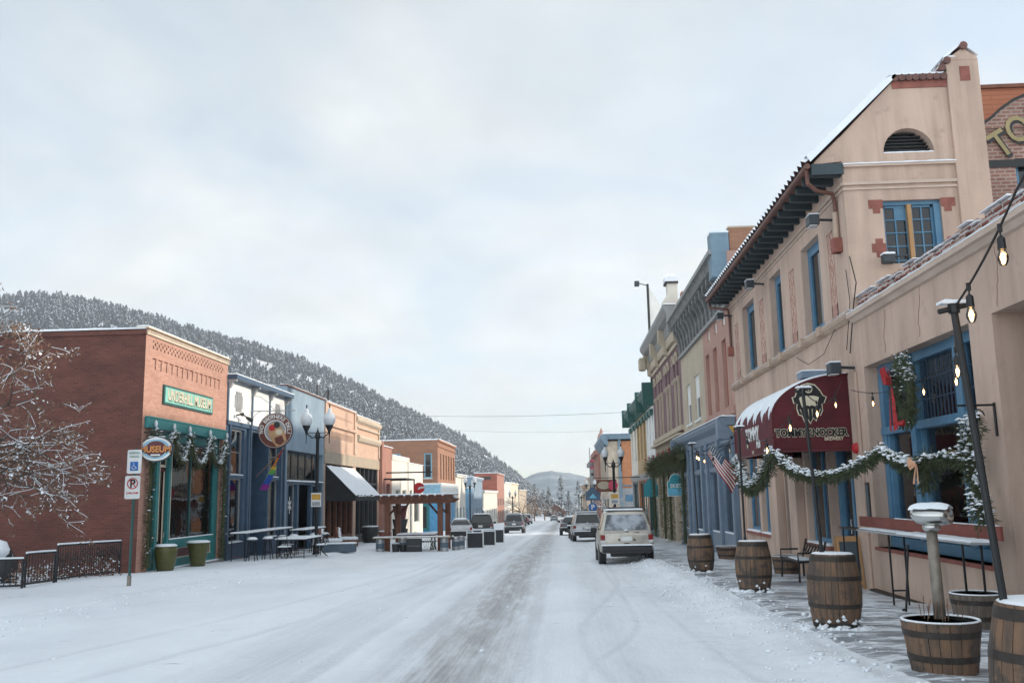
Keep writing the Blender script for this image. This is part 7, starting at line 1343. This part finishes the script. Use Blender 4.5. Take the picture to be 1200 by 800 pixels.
# barriers past the pergola
def panel(x, y, w, lab, m='charcoal'):
    z = S*y-.1; t = thing('barrier_panel', (x, y, z), lab, 'barrier', 'dark panels along the terrace'); B().box(x, x+w, y-.02, y+.02, z+.12, z+.86).build('panel', m, t)
    for q in (x, x+w): B().box(q-.03, q+.03, y-.05, y+.01, z-.02, z+.96).build('post', 'sign_white', t); B().snow(q-.03, q+.03, y-.05, y+.01, z+.96, .05).build('snow', 'snow', t)
    B().snow(x, x+w, y-.03, y+.03, z+.86, .05).build('snow', 'snow', t)
panel(-5.05, 48.6, .85, 'dark barrier panel nearest the pergola'); panel(-4.62, 52.6, .75, 'dark barrier panel beyond the one by the pergola'); panel(-5.6, 57.5, 1.9, 'wide dark barrier panel with snowy top before the parked cars')

# ---- vehicles
def car(x, y, rz, kind, paint, lab, snowy=.05, grp=None, zadd=0., cat='car', win='darkglass', hfac=1):
    P = {  # (y, z bottom, z belt, z roof, half width, half roof width)
     'suv': [(-.02,.56,.98,1.0,.78,.70),(.06,.52,1.02,1.06,.86,.74),(.12,.40,1.05,1.08,.885,.76),(.42,.36,1.06,1.70,.90,.66),(.62,.36,1.06,1.755,.905,.665),(1.6,.34,1.05,1.77,.91,.67),(2.55,.34,1.03,1.74,.91,.665),(2.95,.34,1.02,1.66,.91,.65),(3.55,.36,1.0,1.06,.905,.74),(4.3,.38,.93,.97,.88,.70),(4.5,.42,.80,.84,.80,.62)],
     'sedan': [(-.02,.50,.86,.88,.70,.60),(.08,.40,.93,.96,.82,.70),(.75,.34,.98,1.02,.86,.72),(1.35,.32,.98,1.36,.87,.56),(2.1,.32,.97,1.42,.87,.57),(2.8,.32,.96,1.34,.87,.56),(3.5,.34,.93,.98,.86,.72),(4.3,.38,.80,.83,.82,.66),(4.5,.42,.66,.7,.7,.55)],
     'pickup': [(-.02,.52,.98,1.0,.86,.82),(.05,.46,1.02,1.04,.92,.86),(2.0,.42,1.05,1.06,.94,.88),(2.1,.42,1.08,1.72,.94,.70),(2.9,.42,1.08,1.78,.94,.72),(3.4,.42,1.06,1.66,.94,.70),(4.1,.44,1.04,1.1,.94,.80),(5.2,.46,.98,1.02,.92,.76),(5.35,.5,.85,.88,.86,.7)]}[kind]
    t = thing('parked_car', (0, 0, 0), lab, cat, grp); b = B(); gl = B(); cab = lambda p: p[3]-p[2] > .25; N_ = []
    def ring(p):
        yy, zb, zc, zr, w, wr = p; zm = zb+(zc-zb)*.45
        return [(0, zb), (w*.86, zb), (w*.97, zb+.07), (w, zm), (w*.985, zc-.08), (w*.955, zc), (wr+.02, zr-.05) if zr-zc > .2 else (w*.93, zc+.01), (wr*.94, zr-.008), (wr*.5, zr+.012), (0, zr+.018)]
    rings = []
    for p in P:
        r = ring(p); full = [(a, p[0], c) for a, c in r]+[(-a, p[0], c) for a, c in r[::-1][1:-1]]; rings.append(full)
    nr = len(rings[0])
    for f in rings: b.v += f
    for i in range(len(rings)-1):
        for k in range(nr):
            a = i*nr+k; c = i*nr+(k+1) % nr; b.f.append((a, c, c+nr, a+nr))
    b.f.append(tuple(range(nr))[::-1]); b.f.append(tuple((len(rings)-1)*nr+k for k in range(nr)))
    bo = b.build('body', paint, t, smooth=True); sm = bo.modifiers.new('round', 'SUBSURF'); sm.levels = 0; sm.render_levels = 0
    bv = bo.modifiers.new('bevel', 'BEVEL'); bv.width = .03; bv.segments = 2; bv.limit_method = 'ANGLE'; bv.angle_limit = R(28)
    # side windows, windscreens as slightly proud panes
    def lerp(p, q, k): return tuple(p[i]+(q[i]-p[i])*k for i in range(6))
    ci = [i for i in range(len(P)) if cab(P[i])]; i0, i1 = ci[0], ci[-1]
    sw_ = []
    ys = [P[i0][0]+.12]+([1.62, 2.5] if kind == 'suv' else [P[i0][0]+.85] if kind != 'pickup' else [2.75])+[P[i1][0]-.02]
    def at(yy):
        for i in range(len(P)-1):
            if P[i][0] <= yy <= P[i+1][0]: return lerp(P[i], P[i+1], (yy-P[i][0])/(P[i+1][0]-P[i][0]))
        return P[-1]
    for s_ in (-1, 1):
        for k in range(len(ys)-1):
            ya_, yb_ = ys[k]+.05, ys[k+1]-.05; A, C = at(ya_), at(yb_); q = []
            for pp, kk in ((A, .12), (C, .12), (C, .86), (A, .86)):
                xx = pp[4]*.955+(pp[5]+.02-pp[4]*.955)*kk; zz = pp[2]+(pp[3]-.05-pp[2])*kk; q.append((s_*(xx+.012), pp[0], zz))
            B().quad(*q).build('side_window', 'darkglass', t)
    def pane(pa, pb, k0, k1, nm, m, wk=.90):
        q = []
        for k, sg in ((k0, -1), (k0, 1), (k1, 1), (k1, -1)):
            p = lerp(pa, pb, k); hw = (pa[4]*.93+(pb[5]-pa[4]*.93)*k)*wk; d = Vector((0, pb[0]-pa[0], pb[3]-pa[3])).normalized(); nn = Vector((0, -d.z, d.y)) if pb[0] > pa[0] and nm == 'rear_window' else Vector((0, d.z, -d.y)) if 0 else Vector((0, -d.z, d.y))
            if nn.z < 0: nn = -nn
            q.append((sg*hw, p[0]+nn.y*.014, p[3]+nn.z*.014+ .004))
        return B().quad(*q).build(nm, m, t)
    rw = pane(P[i0-1], P[i0], .06, .88, 'rear_window', win); pane(P[i1+1], P[i1], .10, .90, 'windscreen', 'darkglass')
    # wheels
    wy = (.85, 3.55) if kind != 'pickup' else (.95, 4.35); r = .36 if kind != 'sedan' else .32
    for yy in wy:
        for s_ in (-1, 1):
            wx = s_*(.79 if kind != 'pickup' else .82); o = B().tube([(wx-.13, yy, r), (wx-.10, yy, r), (wx+.10, yy, r), (wx+.13, yy, r)], [r*.9, r, r, r*.9], 22).build('wheel', 'tyre', t); B().tube([(wx+s_*.128, yy, r), (wx+s_*.136, yy, r)], [r*.62, r*.55], 16).build('rim', 'steel', o)
            B().tube([(s_*.70, yy, r+.02), (s_*(P[2][4]-.01), yy, r+.02)], r*1.1, 20).build('wheel_arch', 'black', t) if kind != 'none' else None
    hb = P[1][1]; w = P[1][4]; zt = P[0][2]
    # bumper, lights, plate
    bu = B(); bu.prism(lambda u, n_, z_: (u, -.0-n_, z_), [(-.1, .40), (.14, .42), (.17, .50), (.17, .60), (.10, .63), (-.1, .63)], -w+.05, w-.05); bu.box(-w*.6, w*.6, .3, .8, .26, .45); bm_ = bu.build('bumper', 'plastic', t, bevel=.02); 
    if snowy: B().snow(-w*.98, w*.98, -.17, -.02, .63, snowy*.8, 0).build('bumper_snow', 'snow', bm_)
    for s_ in (-1, 1):
        xo = s_*(w-.075); z0 = .74 if kind != 'sedan' else .62; l = B().box(xo-.075, xo+.075, -.045, .1, z0+.07, z0+.24).build('tail_light', 'red_lens', t, bevel=.01); B().box(xo-.072, xo+.072, -.04, .1, z0-.02, z0+.07).build('reverse_lens', 'clear_lens', l)
        B().box(s_*(w+.02), s_*(w+.24), P[i1][0]-.25, P[i1][0]-.1, 1.02, 1.18).build('mirror', 'black', t, bevel=.03)
    B().box(-.17, .17, -.045, -.03, .78, .93).build('number_plate', 'sign_white', t)
    if kind == 'suv':
        for s_ in (-1, 1): B().tube([(s_*.25, -.05, .82), (s_*.25, -.02, .82)], .035, 8).build('plate_lamp', 'black', t)
        B().box(-.09, .09, -.05, -.03, .69, .715).build('handle', 'black', t); B().tube([(.0, .07, 1.10), (.12, .02, 1.02), (.42, -.0, 1.05)], .012).build('wiper', 'black', t)
        ra = B()
        for s_ in (-1, 1): ra.tube([(s_*.55, .55, 1.80), (s_*.55, .65, 1.86), (s_*.55, 2.4, 1.86), (s_*.55, 2.5, 1.80)], .02, 6)
        ra.tube([(-.55, .8, 1.86), (.55, .8, 1.86)], .018, 6).tube([(-.55, 2.2, 1.86), (.55, 2.2, 1.86)], .018, 6); ra.build('roof_rack', 'black', t)
        s = B(); s.snow(-.60, .60, .5, 2.6, 1.775, .055); s.build('roof_snow', 'snow', t); B().lathe((-.0, -.0+.08, 1.09), [(.0, 0), (.07, .01), (.05, .05), (.0, .07)], 10, .1).build('window_snow', 'snow', rw)
    else: B().snow(-P[i0][5]*.85, P[i0][5]*.85, P[i0][0]+.1, P[i1][0]-.05, P[i0+1][3]-.0, .07).build('roof_snow', 'snow', t)
    hz = P[-2]; B().snow(-hz[4]*.7, hz[4]*.7, P[i1+1][0]+.1, hz[0], max(hz[3], P[i1+1][3])-.05, .08).build('hood_snow', 'snow', t)
    t.location = (x, y, S*y+zadd-.035); t.rotation_euler = (math.atan(S), 0, rz); return t
c1 = car(2.05, 31.2, 0.0, 'suv', 'champagne', 'champagne older sport utility car seen from behind nearest the camera', .055, win='fogglass')
c2 = car(1.42, 56.8, R(2), 'suv', 'silver', 'silver sport utility car parked ahead of the champagne one', .05, win='darkglass')
B().plate(TY(56.72, -1), [(1.75+.15*cos(k*.6), -.22+.09*sin(k*.6)) for k in range(11)], 0, .012).v
car(.55, 74, 0, 'sedan', 'cargrey', 'dark car partly hidden left of the silver one', .04); car(.75, 92, 0, 'sedan', 'carblack', 'small dark sedan farthest along the right kerb', .04)
car(-2.4, 232, pi, 'sedan', 'cargrey', 'tiny dark car driving in the middle of the far street', .0)
for x, y, rz, k, p, l in ((-7.3, 66, .1, 'sedan', 'silver', 'snow covered silver sedan behind the wide barrier panel'), (-6.6, 74, .05, 'pickup', 'carblack', 'black pickup with snow on its bed past the silver sedan'), (-8.9, 80, .1, 'sedan', 'carwhite', 'snow covered white sedan beside the black pickup'), (-4.6, 86, 0, 'suv', 'cargrey', 'dark grey sport utility car at the end of the nearer parked row'), (-8.6, 98, .2, 'sedan', 'silver', 'silver sedan before the light blue ground floor'), (-6.2, 120, 0, 'sedan', 'carwhite', 'white sedan with snowy roof along the far left kerb'), (-6.4, 134, 0, 'suv', 'cargrey', 'grey car with snowy roof before the arched canopy'), (-6.6, 152, 0, 'sedan', 'carred', 'dark red car far along the left kerb'), (-6.8, 172, 0, 'suv', 'carwhite', 'white car far along the left kerb beyond the red one')):
    car(x, y, rz, k, p, l, .05, 'cars parked on the left side')
for x, y, l in ((1.2, 112, 'distant dark car beyond the small sedan'), (1.3, 128, 'most distant dark car on the right kerb')): car(x, y, 0, 'sedan', 'charcoal', l, .05)
t = thing('beacon', (2.6, 44, .9), 'flat red roof light bar seen just above the champagne car roof', 'light bar'); B().box(2.0, 2.75, 43.5, 43.9, .82, .98).build('lens', 'red_lens', t, bevel=.05); B().tube([(2.35, 43.7, .82), (2.35, 43.7, S*44)], .04).build('stand', 'grey', t)
t = thing('motorcycle', (1.1, 62, S*62), 'dark motorcycle squeezed beside the silver sport utility car', 'motorcycle'); z = S*65
for yy in (64.6, 66.0): B().tube([(.35-.06, yy, z+.32), (.35+.06, yy, z+.32)], .32, 16).build('wheel', 'tyre', t)
B().box(.22, .48, 64.8, 65.8, z+.35, z+.75).build('engine', 'charcoal', t, bevel=.08); B().tube([(.35, 65.9, z+.35), (.35, 65.6, z+1.0), (.05, 65.5, z+1.1)], .03).tube([(.35, 65.6, z+1.0), (.65, 65.5, z+1.1)], .03).build('handlebar', 'black', t); B().box(.2, .5, 64.6, 65.3, z+.75, z+.85).build('seat', 'black', t, bevel=.04); B().snow(.2, .5, 64.6, 65.3, z+.85, .05).build('snow', 'snow', t)

# ---- bare snow laden tree at the left edge
def bare_tree(name, x, y, z, H_, spread, lab, seed, depth=6, lean=(0, 0), snowk=.9, tm='bark', leafn=0, r0=.16, base_dirs=None, grp=None, start=.28):
    rg = random.Random(seed); t = thing(name, (x, y, z), lab, 'tree', grp); tr = B(); br = B(); sn = B(); lf = B(); ls = B()
    def grow(p, d, L, r, lv):
        n = 4; pts = [p]; rs = [r]
        for k in range(n):
            d = (d+Vector((rg.gauss(0, .16), rg.gauss(0, .16), rg.gauss(-.02 if lv > 1 else .03, .10)))).normalized(); p = p+d*(L/n); pts.append(p); rs.append(r*(1-.42*(k+1)/n))
        (tr if lv == 0 else br).tube(pts, rs, 7 if lv < 2 else 4 if lv < 4 else 3)
        if snowk and lv > 0 and r > .0022: 
            q = [a+Vector((0, 0, rs[i]*.75)) for i, a in enumerate(pts)]
            if rg.random() < snowk: sn.tube(q, [max(.004, rr*.8)+.001 for rr in rs], 4)
        if lv >= depth:
            for k in range(leafn):
                a = pts[rg.randint(1, n)]+Vector((rg.gauss(0, .05), rg.gauss(0, .05), rg.gauss(-.02, .05))); u = rg.uniform(.016, .04); v1 = Vector((rg.gauss(0, 1), rg.gauss(0, 1), rg.gauss(0, 1))).normalized()*u; v2 = Vector((rg.gauss(0, 1), rg.gauss(0, 1), rg.gauss(0, 1))).normalized()*u
                (ls if rg.random() < .13 else lf).quad(a-v1, a-v2, a+v1, a+v2)
            return
        m = 3 if lv < 3 else 2+(rg.random() < .5)
        for k in range(m+(1 if lv == 0 else 0)):
            f = rg.uniform(.35, 1) if k else 1; a = pts[min(n, max(1, int(round(f*n))))]; sp = .5+.22*rg.random(); ax = Vector((rg.gauss(0, 1), rg.gauss(0, 1), rg.gauss(0, .6))).normalized()
            nd = (d*(1-sp*.5)+ax*sp*spread).normalized(); nd.z *= .8; grow(a, nd.normalized(), L*rg.uniform(.62, .84), r*rg.uniform(.5, .66), lv+1)
    grow(Vector((x, y, z)), Vector((lean[0], lean[1], 1)).normalized(), H_*start, r0, 0)
    for d in (base_dirs or []): grow(Vector(d[0]), Vector(d[1]).normalized(), d[2], d[3], 2)
    tr.build('trunk', tm, t, smooth=True); c = br.build('branches', tm, t); 
    if sn.v: sn.build('snow', 'snow', t)
    if lf.v: lf.build('leaves', 'leaf', t, recalc=False)
    if ls.v: ls.build('snowy_leaves', 'snow', t, recalc=False)
    return t
bare_tree('bare_tree', -13.3, 19.0, S*19-.1, 6.6, 1.0, 'bare leaning tree with snow on every branch and dry leaves at the left edge', 5, 6, (.10, .1), .34, 'bark', 12, .12, [((-13.1, 19.15, 2.0+.1*k), (1, rz_, dz_), 1.25, .045) for k, (rz_, dz_) in enumerate(((.2, .18), (-.2, .05), (.4, .3), (-.4, .25), (.1, .5), (.6, .1)))]+[((-13.0, 19.2, 2.8+.6*k), (1, rz_, dz_), 1.25-.15*k, .036) for k, (rz_, dz_) in enumerate(((.3, .1), (-.3, .25), (.2, .4), (.5, .8)))])
for i, (x, y, l) in enumerate(((-13.7, 23.4, 'dry snowy shrub behind the short railing bay'), (-13.8, 25.2, 'dry snowy shrub behind the near half of the scrolled railing'), (-13.75, 26.8, 'dry snowy shrub behind the far half of the scrolled railing'))): bare_tree('bare_shrub', x, y, S*y-.2, 1.5, 1.2, l, 80+i, 4, (0, 0), .5, 'twig', 5, .02, None, None)
bare_tree('bare_shrub', 4.75, 7.6, -.1, 1.5, 1.0, 'dark bare shrub twigs reaching in from the right edge', 9, 3, (-.1, 0), .12, 'bark', 0, .02, [((4.75, 7.6, .9), (-1, 0, .35), .45, .012), ((4.75, 7.7, 1.15), (-1, .1, .2), .5, .012), ((4.75, 7.6, 1.0), (-.9, .1, -.1), .35, .01)])
# russet and frosted street trees far down on the left
for i, (x, y, h, l) in enumerate(((-9.3, 212, 12, 'russet bare tree rising behind the far cream building'), (-7.5, 240, 13, 'broad russet bare tree near the end of the left row'), (-5.5, 270, 8, 'smaller frosted tree at the end of the left row'), (-11, 300, 10, 'tall russet tree before the tan flat roofed building'), (-4, 330, 7, 'frosted low tree beside the brown end house'))):
    bare_tree('street_tree', x, y, S*y-.1, h, 1.15, l, 40+i, 4, (0, 0), .6 if i in (2, 4) else .15, 'twig', 3, .2, None, 'bare trees down the left side')
for i, (x, y, h, l) in enumerate(((3.4, 90, 5.5, 'frosted bare tree before the orange building'), (3.3, 108, 6, 'frosted tree beyond the orange building corner'), (3.2, 180, 7, 'frosted tree before the pale low shop row'), (3.5, 235, 7, 'distant frosted tree near the far white buildings'))): bare_tree('street_tree', x, y, S*y-.1, h, 1.0, l, 60+i, 4, (0, 0), .8, 'bark', 1, .12, None, 'bare trees down the right side')
# dark conifers and more trees at the end of the street
for i, (x, y, h, l) in enumerate(((-.8, 360, 17, 'tall dark conifer left of the far road end'), (-6, 380, 13, 'shorter dark conifer beside the tall one'), (2, 375, 11, 'dark conifer above the small houses'), (-12, 390, 14, 'frosted conifer behind the beige end house'), (6, 372, 15, 'conifer over the grey cottage'), (10, 390, 12, 'conifer right of the grey cottage'), (-18, 410, 14, 'conifer left of the beige end house'), (-24, 400, 12, 'leftmost of the conifers at the end of the street'), (14, 350, 11, 'conifer behind the white steep roofed house'), (-9, 420, 12, 'conifer between beige house and brown house'))):
    t = thing('conifer', (x, y, -8.5), l, 'conifer', 'conifers at the end of the street'); v, f = SHP[i % 9]; b = B()
    rg = np.random.default_rng(i)
    for q in range(int(h*16)):
        k = rg.uniform(.06, 1); r = h*.19*(1-k)**.8+.15; a = rg.uniform(0, 6.28); rr = r*rg.uniform(.5, 1.1); c = Vector((x+rr*cos(a), y+rr*sin(a), -8.5+h*k)); u = rg.uniform(.35, .8); b.add([c+Vector((cos(a)*u, sin(a)*u, -.35*u)), c+Vector((-sin(a)*u*.6, cos(a)*u*.6, 0)), c+Vector((sin(a)*u*.6, -cos(a)*u*.6, 0)), c+Vector((-cos(a)*u*.6, -sin(a)*u*.6, .5*u))], [(0,1,3),(0,3,2),(0,2,1)])
    b.build('crown', 'conifer', t); B().tube([(x, y, -9), (x, y, -8.5+h*.95)], [.25, .04], 6).build('trunk', 'bark', t)

# ---- wires across the street
for z0, z1, y, lab in ((7.2, 7.0, 62, 'lower thin cable stretched across the whole street'), (13.6, 13.9, 62, 'upper thin cable stretched across the whole street') if 0 else (9.4, 8.9, 110, 'faint cable crossing above the far street')):
    t = thing('overhead_cable', (-12, y, z0), lab, 'cable'); B().tube([(-13 if y < 100 else -12.8, y, z0)]+[(-13+18.8*k/12, y, z0+(z1-z0)*k/12-.25*4*(k/12)*(1-k/12)) for k in range(1, 13)], .009, 4).build('wire', 'wire', t)
t = thing('roof_pipes', (-13.4, 50.5, 7), 'thin dark roof pipes standing on the blue shop end', 'pipes'); B().tube([(-13.3, 49.6, 6.9), (-13.3, 49.6, 7.75)], .05).tube([(-13.3, 50.4, 7.0), (-13.3, 52.0, 7.8), (-13.3, 52.0, 7.0)], .05).build('pipes', 'charcoal', t)
t = thing('flag_mast', (3.6, 112, 0), 'thin mast with small red pennants far down the right side', 'mast'); B().tube([(3.3, 112, S*112), (3.3, 112, 7.0)], .05).build('pole', 'grey', t); B().box(3.35, 3.75, 112, 112.02, 5.3, 5.6).build('upper_pennant', 'signpink', t); B().box(3.35, 3.75, 112, 112.02, 4.5, 4.8).build('middle_pennant', 'signpink', t); B().box(3.4, 3.7, 112, 112.02, 3.7, 4.0).build('lower_pennant', 'charcoal', t)

# ------------------------------------------------------------------ haze
def haze():
    b = B().box(-900, 900, -30, 1850, -60, 175); m = bpy.data.materials.new('haze_air'); m.use_nodes = True; nt = m.node_tree; nt.nodes.remove(nt.nodes['Principled BSDF']); v = nt.nodes.new('ShaderNodeVolumePrincipled')
    v.inputs['Color'].default_value = (.84, .92, 1, 1); v.inputs['Density'].default_value = .00042; v.inputs['Anisotropy'].default_value = .2; nt.links.new(v.outputs[0], nt.nodes['Material Output'].inputs['Volume'])
    tag(b.build('haze', m), 'thin winter haze over the valley', 'haze', kind='stuff')
haze()
